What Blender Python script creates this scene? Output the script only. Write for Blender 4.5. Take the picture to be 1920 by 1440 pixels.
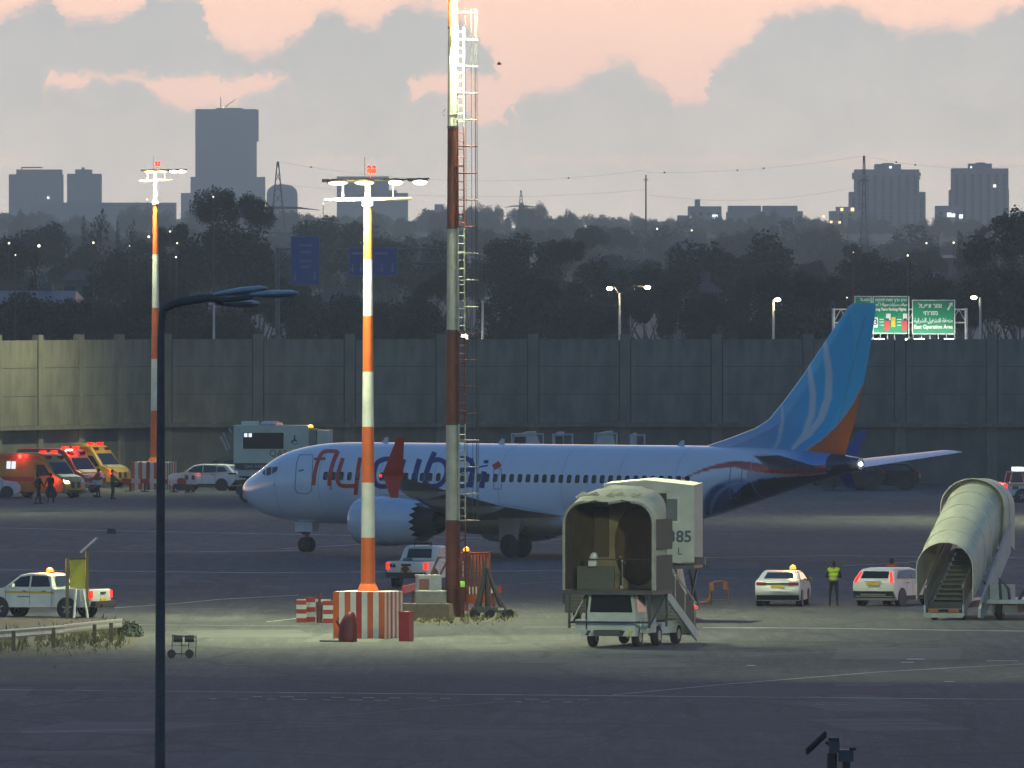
import bpy, bmesh, math, random
from mathutils import Vector, Matrix, noise
R = math.radians
rnd = random.Random(7)
for o in list(bpy.data.objects):
    bpy.data.objects.remove(o)
SC = bpy.context.scene
COL = SC.collection

# ---------------------------------------------------------------- camera
F = 24000.0      # focal length in photograph pixels (1920 wide)
CH = 13.2        # camera height above the apron
YH = 525.0       # row of the horizon
cam = bpy.data.cameras.new('camera')
cam.sensor_width = 36.0
cam.lens = F * 36.0 / 1920.0
cam.clip_start = 1.0
cam.clip_end = 60000.0
camo = bpy.data.objects.new('camera', cam)
camo.location = (0, 0, CH)
camo.rotation_euler = (R(90) - math.atan((720 - YH) / F), 0, 0)
COL.objects.link(camo)
SC.camera = camo

# ---------------------------------------------------------------- sky
world = bpy.data.worlds.new('World')
SC.world = world
world.use_nodes = True
nt = world.node_tree
nt.nodes.clear()


class NT:
    """small helper for node maths"""
    def __init__(s, t): s.t = t
    def n(s, typ, **kw):
        x = s.t.nodes.new(typ)
        for k, v in kw.items(): setattr(x, k, v)
        return x
    def l(s, a, b): s.t.links.new(a, b)
    def m(s, op, a, b=None, c=None, clamp=False):
        x = s.n('ShaderNodeMath', operation=op); x.use_clamp = clamp
        for i, q in enumerate((a, b, c)):
            if q is None: continue
            if isinstance(q, (int, float)): x.inputs[i].default_value = q
            else: s.l(q, x.inputs[i])
        return x.outputs[0]
    def ss(s, v, a, b):
        x = s.n('ShaderNodeMapRange', interpolation_type='SMOOTHSTEP')
        s.l(v, x.inputs[0]); x.inputs[1].default_value = a; x.inputs[2].default_value = b
        return x.outputs[0]
    def mix(s, f, a, b):
        x = s.n('ShaderNodeMix', data_type='RGBA')
        for i, q in ((0, f), (6, a), (7, b)):
            if isinstance(q, (int, float)): x.inputs[i].default_value = q
            elif isinstance(q, tuple): x.inputs[i].default_value = (*q[:3], 1)
            else: s.l(q, x.inputs[i])
        return x.outputs[2]
    def ramp(s, f, pts):
        x = s.n('ShaderNodeValToRGB'); e = x.color_ramp.elements
        while len(e) < len(pts): e.new(0.5)
        for i, (p, c) in enumerate(pts): e[i].position = p; e[i].color = (*c[:3], 1)
        s.l(f, x.inputs[0]); return x.outputs[0]
    def curve(s, f, pts):
        x = s.n('ShaderNodeFloatCurve'); c = x.mapping.curves[0]
        while len(c.points) < len(pts): c.points.new(0.5, 0.5)
        for i, (p, v) in enumerate(pts):
            c.points[i].location = (p, v); c.points[i].handle_type = 'VECTOR'
        x.mapping.update()
        s.l(f, x.inputs[1]); return x.outputs[0]


W = NT(nt)
tc = W.n('ShaderNodeTexCoord')
sep = W.n('ShaderNodeSeparateXYZ'); W.l(tc.outputs['Generated'], sep.inputs[0])
dx, dy, dz = sep.outputs
az = W.m('ARCTAN2', dx, dy)
hyp = W.m('SQRT', W.m('ADD', W.m('MULTIPLY', dx, dx), W.m('MULTIPLY', dy, dy)))
el = W.m('DIVIDE', dz, W.m('MAXIMUM', hyp, 1e-4))
cmb = W.n('ShaderNodeCombineXYZ'); W.l(az, cmb.inputs[0]); W.l(W.m('MULTIPLY', el, 1.25), cmb.inputs[1])
def wnoise(scale, detail, rough, off=0.0):
    x = W.n('ShaderNodeTexNoise'); x.inputs['Scale'].default_value = scale
    x.inputs['Detail'].default_value = detail; x.inputs['Roughness'].default_value = rough
    v = W.n('ShaderNodeVectorMath', operation='ADD'); W.l(cmb.outputs[0], v.inputs[0]); v.inputs[1].default_value = (off, off * 2, off)
    W.l(v.outputs[0], x.inputs['Vector']); return W.m('SUBTRACT', x.outputs[0], 0.5)
n1 = wnoise(520, 9, 0.78); n2 = wnoise(640, 9, 0.78, 3.7); n3 = wnoise(150, 6, 0.62, 9.1)
u = W.m('PINGPONG', W.m('ADD', W.m('ADD', W.m('MULTIPLY', az, F / 1920), 0.5), W.m('MULTIPLY', n2, 0.045)), 1.0)
v = W.m('MULTIPLY', el, F)                     # height above the horizon in photograph pixels
vn = W.m('ADD', v, W.m('MULTIPLY', n1, 84.0))
def cv(pts): return [(px / 1920.0, max(0.0, min(1.0, (YH - py) / 600.0))) for px, py in pts]
top = W.curve(u, cv([(0, 40), (45, 15), (95, -10), (120, 38), (200, 34), (250, 25), (285, -10), (375, -8), (392, 62), (430, 88), (480, 104), (520, 92), (575, 62), (600, 24), (635, 20), (660, 48), (700, 46), (745, 12), (800, 8), (850, 30), (890, 60), (925, 112), (940, 180), (962, 186), (1010, 172), (1060, 172), (1100, 146), (1140, 118), (1185, 118), (1205, 148), (1245, 168), (1262, 194), (1322, 196), (1334, 130), (1390, 84), (1440, 40), (1490, 16), (1590, 14), (1640, 34), (1690, 62), (1760, 46), (1830, 54), (1880, 26), (1920, 4)]))
gtop = W.curve(u, cv([(0, 300), (80, 300), (86, 142), (255, 140), (420, 148), (545, 140), (560, 300), (750, 300), (762, 152), (800, 144), (850, 134), (905, 140), (940, 150), (965, 170), (972, 300), (1920, 300)]))
gbot = W.curve(u, cv([(0, 300), (80, 300), (86, 160), (150, 168), (160, 150), (240, 150), (275, 158), (300, 190), (345, 206), (430, 196), (500, 166), (545, 143), (560, 300), (750, 300), (762, 160), (776, 196), (792, 182), (830, 174), (870, 200), (890, 232), (945, 232), (965, 184), (972, 300), (1920, 300)]))
cl_top = W.ss(W.m('SUBTRACT', W.m('MULTIPLY', top, 600.0), vn), -19.0, 19.0)
g1 = W.ss(W.m('SUBTRACT', W.m('MULTIPLY', gtop, 600.0), vn), -11.0, 11.0)
g2 = W.ss(W.m('SUBTRACT', vn, W.m('MULTIPLY', gbot, 600.0)), -12.0, 12.0)
cloud = W.m('MULTIPLY', cl_top, W.m('SUBTRACT', 1.0, W.m('MULTIPLY', g1, g2)))
vv = W.m('DIVIDE', v, 600.0)
clear = W.ramp(vv, [(0.0, (0.80, 0.66, 0.61)), (0.55, (0.92, 0.68, 0.60)), (0.88, (1.12, 0.76, 0.60)), (1.0, (1.12, 0.78, 0.62))])
vc = W.m('ADD', vv, W.m('MULTIPLY', n3, 0.7))
grey = W.ramp(vc, [(0.0, (0.71, 0.69, 0.70)), (0.25, (0.63, 0.63, 0.63)), (0.6, (0.545, 0.565, 0.57)), (0.9, (0.475, 0.510, 0.53))])
band0 = W.mix(cloud, clear, grey)
bsc = W.n('ShaderNodeVectorMath', operation='MULTIPLY'); W.l(band0, bsc.inputs[0]); bsc.inputs[1].default_value = (2.10, 1.80, 1.52)
n4 = wnoise(900, 7, 0.7, 21.0); n5 = wnoise(60, 5, 0.6, 33.0)
tx = W.n('ShaderNodeVectorMath', operation='SCALE'); W.l(bsc.outputs[0], tx.inputs[0]); W.l(W.m('ADD', 1.0, W.m('ADD', W.m('MULTIPLY', n4, 0.10), W.m('MULTIPLY', n5, 0.22))), tx.inputs['Scale'])
band = tx.outputs[0]
sky = W.n('ShaderNodeTexSky', sky_type='NISHITA', sun_disc=False)
SUN_EL, SUN_AZ = R(1.0), R(14)
sky.sun_elevation = SUN_EL; sky.sun_rotation = SUN_AZ; sky.air_density = 1.0; sky.dust_density = 1.5; sky.ozone_density = 3.0
SKYK = 0.66
skm = W.n('ShaderNodeVectorMath', operation='SCALE'); W.l(sky.outputs[0], skm.inputs[0]); skm.inputs['Scale'].default_value = SKYK
front = W.ss(W.m('COSINE', az), -0.1, 0.75)
low = W.m('SUBTRACT', 1.0, W.ss(el, 0.028, 0.20))
bw = W.n('ShaderNodeRGBToBW'); W.l(skm.outputs[0], bw.inputs[0])
veil = W.mix(0.0, skm.outputs[0], bw.outputs[0])        # thin high cloud takes some of the blue out
final = W.mix(W.m('MULTIPLY', front, low), veil, band)
bg = W.n('ShaderNodeBackground'); W.l(final, bg.inputs[0]); bg.inputs[1].default_value = 1.0
outw = W.n('ShaderNodeOutputWorld'); W.l(bg.outputs[0], outw.inputs[0])

sund = bpy.data.lights.new('sun', 'SUN'); sund.energy = 0.03; sund.angle = R(10); sund.color = (1.0, 0.72, 0.5)
suno = bpy.data.objects.new('sun', sund); COL.objects.link(suno)
suno.rotation_euler = (R(90) - SUN_EL, 0, math.pi - SUN_AZ); suno.location = (0, 400, 60)

SC.view_settings.view_transform = 'Standard'; SC.view_settings.look = 'None'
SC.view_settings.gamma = 1.0; SC.view_settings.exposure = 0.0; SC.view_settings.use_curve_mapping = False
SC.render.engine = 'CYCLES'
SC.cycles.use_denoising = True
SC.cycles.max_bounces = 5; SC.cycles.diffuse_bounces = 2; SC.cycles.glossy_bounces = 3
SC.cycles.transmission_bounces = 3; SC.cycles.volume_bounces = 0; SC.cycles.transparent_max_bounces = 6
SC.cycles.sample_clamp_indirect = 4.0; SC.cycles.sample_clamp_direct = 0.0

# ---------------------------------------------------------------- helpers
def P(px, py, Y):
    s = F / Y
    return Vector(((px - 960) / s, Y, CH - (py - YH) / s))
def GY(py): return F * CH / (py - YH)
def G(px, py):
    Y = GY(py); return Vector(((px - 960) * Y / F, Y, 0))
def V(*a): return Vector(a)


class MB:
    def __init__(s): s.v = []; s.f = []; s.mi = []
    def face(s, pts, m=0):
        b = len(s.v); s.v += [tuple(p) for p in pts]; s.f.append(list(range(b, b + len(pts)))); s.mi.append(m)
    def add(s, pts, faces, m=0):
        b = len(s.v); s.v += [tuple(p) for p in pts]
        for f in faces: s.f.append([b + i for i in f]); s.mi.append(m)
    def box(s, c, d, m=0, rz=0.0, M=None, taper=1.0):
        x, y, z = d[0] / 2, d[1] / 2, d[2] / 2
        T = M if M is not None else (Matrix.Translation(c) @ Matrix.Rotation(rz, 4, 'Z'))
        p = [T @ V(a * x * (taper if c_ > 0 else 1), b * y * (taper if c_ > 0 else 1), c_ * z) for c_ in (-1, 1) for a, b in ((-1, -1), (1, -1), (1, 1), (-1, 1))]
        s.add(p, [(3, 2, 1, 0), (4, 5, 6, 7), (0, 1, 5, 4), (1, 2, 6, 5), (2, 3, 7, 6), (3, 0, 4, 7)], m)
        return s
    def bx(s, x0, x1, y0, y1, z0, z1, m=0): return s.box(((x0 + x1) / 2, (y0 + y1) / 2, (z0 + z1) / 2), (abs(x1 - x0), abs(y1 - y0), abs(z1 - z0)), m)
    def ring(s, c, ax, r, n, up=None, ry=None):
        ax = Vector(ax).normalized()
        up = Vector(up) if up else (V(0, 0, 1) if abs(ax.z) < 0.95 else V(1, 0, 0))
        a = ax.cross(up).normalized(); b = a.cross(ax).normalized()
        ry = r if ry is None else ry
        return [Vector(c) + a * (math.cos(2 * math.pi * i / n) * r) + b * (math.sin(2 * math.pi * i / n) * ry) for i in range(n)]
    def loft(s, rings, m=0, cap=True, close=True, mc=None):
        b = len(s.v); n = len(rings[0])
        for r in rings: s.v += [tuple(p) for p in r]
        for k in range(len(rings) - 1):
            for i in range(n if close else n - 1):
                j = (i + 1) % n
                s.f.append([b + k * n + i, b + k * n + j, b + (k + 1) * n + j, b + (k + 1) * n + i])
                s.mi.append(m if not callable(m) else m(k, i))
        if cap:
            mc = (m if not callable(m) else 0) if mc is None else mc
            s.f.append([b + i for i in reversed(range(n))]); s.mi.append(mc)
            s.f.append([b + (len(rings) - 1) * n + i for i in range(n)]); s.mi.append(mc)
        return s
    def tube(s, p0, p1, r0, r1=None, n=8, m=0, cap=True):
        r1 = r0 if r1 is None else r1; p0 = Vector(p0); p1 = Vector(p1); ax = p1 - p0
        return s.loft([s.ring(p0, ax, r0, n), s.ring(p1, ax, r1, n)], m, cap)
    def path(s, pts, r, n=6, m=0, cap=True):
        pts = [Vector(p) for p in pts]; rings = []
        up = None
        for i, p in enumerate(pts):
            d = (pts[min(i + 1, len(pts) - 1)] - pts[max(i - 1, 0)])
            if up is None: up = V(0, 0, 1) if abs(d.normalized().z) < 0.9 else V(0, 1, 0)
            rr = r[i] if isinstance(r, (list, tuple)) else r
            rings.append(s.ring(p, d, rr, n, up))
        return s.loft(rings, m, cap)
    def lathe(s, prof, n=24, m=0, T=None, cap=False):
        T = T or Matrix.Identity(4)
        rings = [[T @ V(r * math.cos(2 * math.pi * i / n), r * math.sin(2 * math.pi * i / n), z) for i in range(n)] for r, z in prof]
        return s.loft(rings, m, cap)
    def prism(s, poly, y0, y1, m=0, ms=None, T=None):
        """poly in x,z extruded along y"""
        T = T or Matrix.Identity(4); n = len(poly)
        p = [T @ V(x, y0, z) for x, z in poly] + [T @ V(x, y1, z) for x, z in poly]
        s.add(p, [list(range(n)), list(reversed(range(n, 2 * n)))], m)
        s.add(p, [(i, i + n, (i + 1) % n + n, (i + 1) % n) for i in range(n)], m if ms is None else ms)
        return s
    def ball(s, c, r, n=10, k=6, m=0, sc=(1, 1, 1), T=None):
        rings = []
        for j in range(k + 1):
            t = math.pi * j / k
            rr = max(math.sin(t), 1e-3); z = -math.cos(t)
            ring = [V(r * rr * math.cos(2 * math.pi * i / n) * sc[0], r * rr * math.sin(2 * math.pi * i / n) * sc[1], r * z * sc[2]) for i in range(n)]
            rings.append([(T @ q if T else q) + Vector(c) for q in ring])
        return s.loft(rings, m, True)
    def mesh(s, name, mats, smooth=30):
        me = bpy.data.meshes.new(name); me.from_pydata(s.v, [], s.f)
        for m in (mats if isinstance(mats, (list, tuple)) else [mats]): me.materials.append(m)
        if len(me.materials) > 1: me.polygons.foreach_set('material_index', s.mi)
        bm = bmesh.new(); bm.from_mesh(me)
        bmesh.ops.remove_doubles(bm, verts=bm.verts, dist=1e-5)
        bmesh.ops.recalc_face_normals(bm, faces=bm.faces); bm.to_mesh(me); bm.free()
        if smooth:
            me.shade_smooth(); me.set_sharp_from_angle(angle=R(smooth))
        return me
    def build(s, name, mats, parent=None, loc=(0, 0, 0), rz=0.0, smooth=30):
        return inst(name, s.mesh(name, mats, smooth), parent, loc, rz)


def inst(name, me, parent=None, loc=(0, 0, 0), rz=0.0, rot=None, sc=None):
    o = bpy.data.objects.new(name, me); COL.objects.link(o)
    o.location = loc; o.rotation_euler = rot if rot is not None else (0, 0, rz)
    if sc is not None: o.scale = (sc, sc, sc) if isinstance(sc, (int, float)) else sc
    if parent: o.parent = parent
    return o
def tag(o, label, cat, group=None, kind=None):
    if label: o['label'] = label
    if cat: o['category'] = cat
    if group: o['group'] = group
    if kind: o['kind'] = kind
    return o
def thing(name, label, cat, loc=(0, 0, 0), rz=0.0, group=None, sc=None):
    return tag(inst(name, None, None, loc, rz, sc=sc), label, cat, group)
def struct(o): o['kind'] = 'structure'; return o
def copy_tree(o, parent=None):
    c = o.copy(); COL.objects.link(c); c.parent = parent
    for ch in list(o.children): copy_tree(ch, c)
    return c
def lamp(name, typ, loc, energy, color, parent=None, radius=0.1, rot=None, **kw):
    d = bpy.data.lights.new(name, typ); d.energy = energy; d.color = color
    if typ in ('POINT', 'SPOT'): d.shadow_soft_size = radius
    for k, v in kw.items(): setattr(d, k, v)
    return inst(name, d, parent, loc, rot=rot)


MATS = {}
def mat(name, col, rough=0.6, metal=0.0, var=0.12, scale=3.0, coat=0.0, emit=None, es=1.0, spec=0.5, stretch=(1, 1, 1), detail=5, bump=0.0, dirt=None):
    if name in MATS: return MATS[name]
    m = bpy.data.materials.new(name); m.use_nodes = True; t = NT(m.node_tree)
    b = m.node_tree.nodes['Principled BSDF']
    b.inputs['Base Color'].default_value = (*col, 1); b.inputs['Roughness'].default_value = rough
    b.inputs['Metallic'].default_value = metal; b.inputs['Specular IOR Level'].default_value = spec
    if coat: b.inputs['Coat Weight'].default_value = coat; b.inputs['Coat Roughness'].default_value = 0.08
    if emit: b.inputs['Emission Color'].default_value = (*emit, 1); b.inputs['Emission Strength'].default_value = es
    if var:
        c = t.n('ShaderNodeTexCoord'); mp = t.n('ShaderNodeMapping'); mp.inputs['Scale'].default_value = stretch
        t.l(c.outputs['Object'], mp.inputs[0])
        nz = t.n('ShaderNodeTexNoise'); nz.inputs['Scale'].default_value = scale; nz.inputs['Detail'].default_value = detail
        nz.inputs['Roughness'].default_value = 0.62; t.l(mp.outputs[0], nz.inputs['Vector'])
        f = t.ss(nz.outputs[0], 0.3, 0.7)
        lo = tuple(x * (1 - var) for x in col); hi = tuple(min(1, x * (1 + var)) for x in col)
        cc = t.mix(f, lo, hi)
        if dirt:
            n2 = t.n('ShaderNodeTexNoise'); n2.inputs['Scale'].default_value = scale * 0.35; n2.inputs['Detail'].default_value = 6
            t.l(mp.outputs[0], n2.inputs['Vector'])
            cc = t.mix(t.m('MULTIPLY', t.ss(n2.outputs[0], 0.5, 0.72), dirt[3]), cc, dirt[:3])
        t.l(cc, b.inputs['Base Color'])
        t.l(t.m('ADD', t.m('MULTIPLY', t.m('SUBTRACT', nz.outputs[0], 0.5), 0.25), rough, clamp=True), b.inputs['Roughness'])
        if bump:
            bp = t.n('ShaderNodeBump'); bp.inputs['Strength'].default_value = bump; bp.inputs['Distance'].default_value = 0.05
            t.l(nz.outputs[0], bp.inputs['Height']); t.l(bp.outputs[0], b.inputs['Normal'])
    MATS[name] = m
    return m
def emis(name, col, s, base=None): return mat(name, base or tuple(0.12 * c for c in col), 0.3, var=0, emit=col, es=s)
def vcmat(name, rough=0.35, coat=0.5, metal=0.0, spec=0.5):
    """paint whose livery is stored with the mesh"""
    if name in MATS: return MATS[name]
    m = bpy.data.materials.new(name); m.use_nodes = True; t = NT(m.node_tree); b = m.node_tree.nodes['Principled BSDF']
    a = t.n('ShaderNodeVertexColor', layer_name='paint')
    nz = t.n('ShaderNodeTexNoise'); nz.inputs['Scale'].default_value = 1.3; nz.inputs['Detail'].default_value = 6
    c = t.n('ShaderNodeTexCoord'); t.l(c.outputs['Object'], nz.inputs['Vector'])
    mul = t.n('ShaderNodeVectorMath', operation='SCALE'); t.l(a.outputs[0], mul.inputs[0])
    t.l(t.m('ADD', t.m('MULTIPLY', nz.outputs[0], 0.16), 0.92), mul.inputs['Scale'])
    t.l(mul.outputs[0], b.inputs['Base Color'])
    b.inputs['Roughness'].default_value = rough; b.inputs['Coat Weight'].default_value = coat; b.inputs['Coat Roughness'].default_value = 0.1
    b.inputs['Specular IOR Level'].default_value = spec
    MATS[name] = m; return m
def paint(me, fn):
    a = me.color_attributes.new('paint', 'FLOAT_COLOR', 'POINT')
    d = []
    for vtx in me.vertices: d += [*fn(vtx.co), 1.0]
    a.data.foreach_set('color', d)


# common materials
WHITE = mat('white_paint', (0.72, 0.72, 0.69), 0.35, var=0.07, scale=1.2, coat=0.4, dirt=(0.35, 0.32, 0.27, 0.35))
DULLW = mat('worn_white', (0.60, 0.60, 0.57), 0.6, var=0.14, scale=2.0, dirt=(0.25, 0.22, 0.18, 0.5))
BLACK = mat('black_rubber', (0.018, 0.018, 0.019), 0.75, var=0.2)
PLAST = mat('black_plastic', (0.03, 0.03, 0.032), 0.5, var=0.15)
DARKM = mat('dark_metal', (0.07, 0.07, 0.075), 0.45, metal=0.3, var=0.2)
STEEL = mat('galvanised_steel', (0.42, 0.43, 0.43), 0.42, metal=0.6, var=0.15, scale=4)
CHROME = mat('bright_metal', (0.6, 0.6, 0.62), 0.22, metal=0.9, var=0.05)
GLASS = mat('dark_glass', (0.012, 0.014, 0.017), 0.07, var=0, spec=0.6)
CONC = mat('concrete', (0.30, 0.29, 0.27), 0.9, var=0.2, scale=2.0, bump=0.3, dirt=(0.12, 0.11, 0.1, 0.5))
ORANGE = mat('orange_paint', (0.62, 0.115, 0.018), 0.5, var=0.12, scale=1.5, dirt=(0.3, 0.1, 0.04, 0.4))
REDP = mat('red_paint', (0.42, 0.03, 0.015), 0.5, var=0.18, scale=2, dirt=(0.16, 0.03, 0.02, 0.4))
MASTRED = mat('weathered_red', (0.15, 0.035, 0.022), 0.65, var=0.25, scale=2.5, dirt=(0.12, 0.05, 0.03, 0.5))
YELLOW = mat('yellow_paint', (0.62, 0.42, 0.03), 0.5, var=0.1)
BLUEP = mat('sign_blue', (0.02, 0.06, 0.28), 0.5, var=0.1)
GREENP = mat('sign_green', (0.0, 0.22, 0.10), 0.45, var=0.05)
CANVAS = mat('canvas', (0.50, 0.48, 0.38), 0.85, var=0.2, scale=1.3, bump=0.25, dirt=(0.33, 0.30, 0.22, 0.6))
AMBER_L = emis('amber_lit', (1.0, 0.33, 0.03), 2.4)
RED_L = emis('red_lit', (1.0, 0.05, 0.03), 6.0)
RED_D = emis('red_lit_soft', (1.0, 0.02, 0.012), 2.2, (0.4, 0.02, 0.01))
RED_U = mat('red_lens', (0.25, 0.01, 0.008), 0.15, var=0)
WHITE_L = emis('white_lit', (1.0, 0.97, 0.88), 30.0)
FLOOD_L = emis('flood_lit', (1.0, 0.96, 0.62), 1.9)
WARM_L = emis('warm_lit', (1.0, 0.80, 0.50), 40.0)
COOL_L = emis('cool_lit', (0.85, 0.93, 1.0), 30.0)
PLATE = mat('number_plate', (0.65, 0.40, 0.01), 0.5, var=0)


# ---------------------------------------------------------------- the ground
def ground_mat():
    m = bpy.data.materials.new('apron_asphalt'); m.use_nodes = True; t = NT(m.node_tree); b = m.node_tree.nodes['Principled BSDF']
    c = t.n('ShaderNodeTexCoord')
    def nz(scale, detail, st, rough=0.6):
        mp = t.n('ShaderNodeMapping'); mp.inputs['Scale'].default_value = st; t.l(c.outputs['Object'], mp.inputs[0])
        x = t.n('ShaderNodeTexNoise'); x.inputs['Scale'].default_value = scale; x.inputs['Detail'].default_value = detail
        x.inputs['Roughness'].default_value = rough; t.l(mp.outputs[0], x.inputs['Vector']); return x.outputs[0]
    a = nz(0.035, 6, (1, 0.30, 1)); s1 = nz(0.35, 7, (0.6, 0.25, 1)); g = nz(9.0, 3, (1, 0.12, 1), 0.7); st = nz(0.11, 5, (1, 0.22, 1))
    base = t.mix(t.ss(a, 0.36, 0.64), (0.050, 0.053, 0.056), (0.112, 0.115, 0.113))
    base = t.mix(t.m('MULTIPLY', t.ss(s1, 0.45, 0.75), 0.65), base, (0.046, 0.049, 0.054))
    base = t.mix(t.m('MULTIPLY', t.ss(st, 0.56, 0.70), 0.7), base, (0.165, 0.165, 0.155))
    base = t.mix(t.m('MULTIPLY', t.ss(g, 0.35, 0.75), 0.5), base, (0.17, 0.17, 0.165))
    bl = nz(2.0, 4, (1, 0.055, 1), 0.65); base = t.mix(t.m('MULTIPLY', t.ss(bl, 0.42, 0.62), 0.55), base, (0.055, 0.058, 0.062))
    b2 = nz(3.2, 4, (0.8, 0.035, 1), 0.7); base = t.mix(t.m('MULTIPLY', t.ss(b2, 0.54, 0.68), 0.5), base, (0.15, 0.153, 0.15))
    # oil and tyre stains, fine cracks
    oil = nz(0.55, 4, (1, 0.35, 1)); base = t.mix(t.m('MULTIPLY', t.ss(oil, 0.66, 0.74), 0.7), base, (0.03, 0.031, 0.034))
    vo = t.n('ShaderNodeTexVoronoi', feature='DISTANCE_TO_EDGE'); vo.inputs['Scale'].default_value = 0.12; mp = t.n('ShaderNodeMapping'); mp.inputs['Scale'].default_value = (1, 0.5, 1); wv = t.n('ShaderNodeVectorMath', operation='ADD'); t.l(c.outputs['Object'], wv.inputs[0])
    t.l(wv.outputs[0], mp.inputs[0]); t.l(mp.outputs[0], vo.inputs['Vector']); base = t.mix(t.m('MULTIPLY', t.m('SUBTRACT', 1.0, t.ss(vo.outputs['Distance'], 0.004, 0.03)), 0.5), base, (0.035, 0.036, 0.04))
    # far away the sheet is earth and dry grass
    sp = t.n('ShaderNodeSeparateXYZ'); t.l(c.outputs['Object'], sp.inputs[0])
    far = t.ss(sp.outputs[1], 835.0, 840.0)
    base = t.mix(far, base, (0.07, 0.065, 0.045))
    t.l(base, b.inputs['Base Color']); b.inputs['Roughness'].default_value = 0.9; b.inputs['Specular IOR Level'].default_value = 0.25
    return m
gm = MB()
gm.face([(-2500, -60, 0), (2500, -60, 0), (2500, 7000, 0), (-2500, 7000, 0)])
struct(gm.build('ground', ground_mat(), smooth=0))

# rising land beyond the wall
hl = MB()
nx, ny = 60, 60
def hill_z(x, y):
    t = min(1.0, max(0.0, (y - 1050) / 3600.0)); t = t * t * (3 - 2 * t)
    return -0.6 + 31 * t + 3.0 * min(1.0, max(0.0, (y - 1100) / 800)) * noise.noise(V(x * 0.004, y * 0.002, 0.3)) + 7 * t * noise.noise(V(x * 0.0012, y * 0.0007, 4.0))
for j in range(ny):
    for i in range(nx): pass
vs = [V(-900 + 1800 * i / nx, 1000 + 5900 * (j / ny) ** 1.5, 0) for j in range(ny + 1) for i in range(nx + 1)]
for q in vs: q.z = hill_z(q.x, q.y)
hl.add(vs, [(j * (nx + 1) + i, j * (nx + 1) + i + 1, (j + 1) * (nx + 1) + i + 1, (j + 1) * (nx + 1) + i) for j in range(ny) for i in range(nx)])
struct(hl.build('hills', mat('hill_earth', (0.055, 0.058, 0.035), 0.95, var=0.35, scale=0.02), smooth=80))

# painted lines on the apron
LINE_W = mat('line_white', (0.58, 0.58, 0.55), 0.8, var=0.3, scale=0.8, stretch=(1, 0.3, 1), dirt=(0.14, 0.14, 0.14, 0.75))
LINE_F = mat('line_faded', (0.20, 0.20, 0.195), 0.85, var=0.3, scale=0.8, stretch=(1, 0.3, 1), dirt=(0.085, 0.085, 0.085, 0.9))
def line(pts, w, m, name='painted_line'):
    b = MB(); q = [G(*p) for p in pts]
    z = 0.004
    for a, c in zip(q[:-1], q[1:]):
        n = max(1, int((c - a).length / 12))
        for k in range(n):
            p0 = a.lerp(c, k / n); p1 = a.lerp(c, (k + 1) / n)
            b.face([p0 + V(0, -w / 2, z), p1 + V(0, -w / 2, z), p1 + V(0, w / 2, z), p0 + V(0, w / 2, z)])
    return struct(b.build(name, m, smooth=0))
line([(-40, 989), (300, 997), (700, 1005), (1100, 1012)], 0.7, LINE_W)
line([(-40, 1030), (300, 1035)], 1.6, LINE_F)
line([(301, 1035), (440, 1034), (560, 1032)], 3.2, LINE_F)
line([(530, 1029), (690, 1020), (760, 1017)], 0.8, LINE_W)
line([(-40, 1068), (480, 1074), (900, 1071), (1060, 1070)], 0.7, LINE_W)
line([(1310, 1072), (1440, 1070), (1760, 1072)], 0.5, LINE_F)
line([(900, 1012), (1100, 1022)], 0.7, LINE_F)
line([(1300, 1046), (1560, 1042), (1950, 1046)], 0.55, LINE_W)
line([(1580, 1061), (1660, 1057), (1760, 1050), (1900, 1046)], 0.6, LINE_W)
line([(214, 1140), (330, 1132), (410, 1124), (560, 1116)], 0.6, LINE_W)
line([(500, 1166), (555, 1160), (640, 1150)], 0.5, LINE_W)
line([(900, 1100), (1060, 1089)], 0.7, LINE_F)
line([(1310, 1084), (1500, 1088)], 0.6, LINE_F)
line([(1318, 1177), (1540, 1178), (1727, 1181), (1950, 1184)], 0.5, LINE_W)
line([(250, 1171), (420, 1173), (600, 1174)], 0.5, LINE_F)
line([(-20, 1293), (960, 1303), (1940, 1312)], 0.32, LINE_W)
line([(300, 1366), (560, 1349), (820, 1325), (960, 1315)], 0.35, LINE_F)
line([(1150, 1303), (1350, 1284), (1650, 1260), (1940, 1244)], 0.35, LINE_W)
line([(1390, 1230), (1560, 1222), (1720, 1211)], 0.3, LINE_F)
line([(420, 1247), (520, 1246)], 0.3, LINE_F)
line([(40, 1373), (290, 1368)], 1.2, LINE_F)
for px in range(40, 1900, 51):       # worn broken double line
    for k in (0, 1):
        if rnd.random() < 0.22: continue
        x0 = px + 26 * k + rnd.uniform(-6, 6)
        y0 = 1302 + px * 0.0095 + (0 if k else 4.5)
        line([(x0, y0), (x0 + rnd.uniform(14, 28), y0 + 0.2)], 0.34, LINE_W if 380 < px < 1100 else LINE_F, 'road_dash')
for x0, y0, L_, w_ in ((1700, 1236, 34, .5), (1690, 1242, 24, .5), (1850, 1239, 60, .3), (1770, 1278, 20, .4), (1400, 1248, 16, .5), (1500, 1306, 40, .3)):
    line([(x0, y0), (x0 + L_, y0)], w_, LINE_W, 'road_dash')
SEAM = mat('tar_seam', (0.028, 0.028, 0.03), 0.8, var=0.2)
for pts, w_ in (([(80, 1233), (300, 1221), (420, 1212)], .5), ([(250, 1303), (1100, 1288)], .3), ([(1450, 1414), (1920, 1420)], .25), ([(1100, 1247), (1500, 1238)], .4), ([(600, 1318), (900, 1306)], .3)):
    line(pts, w_, SEAM, 'tar_seam')

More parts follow.
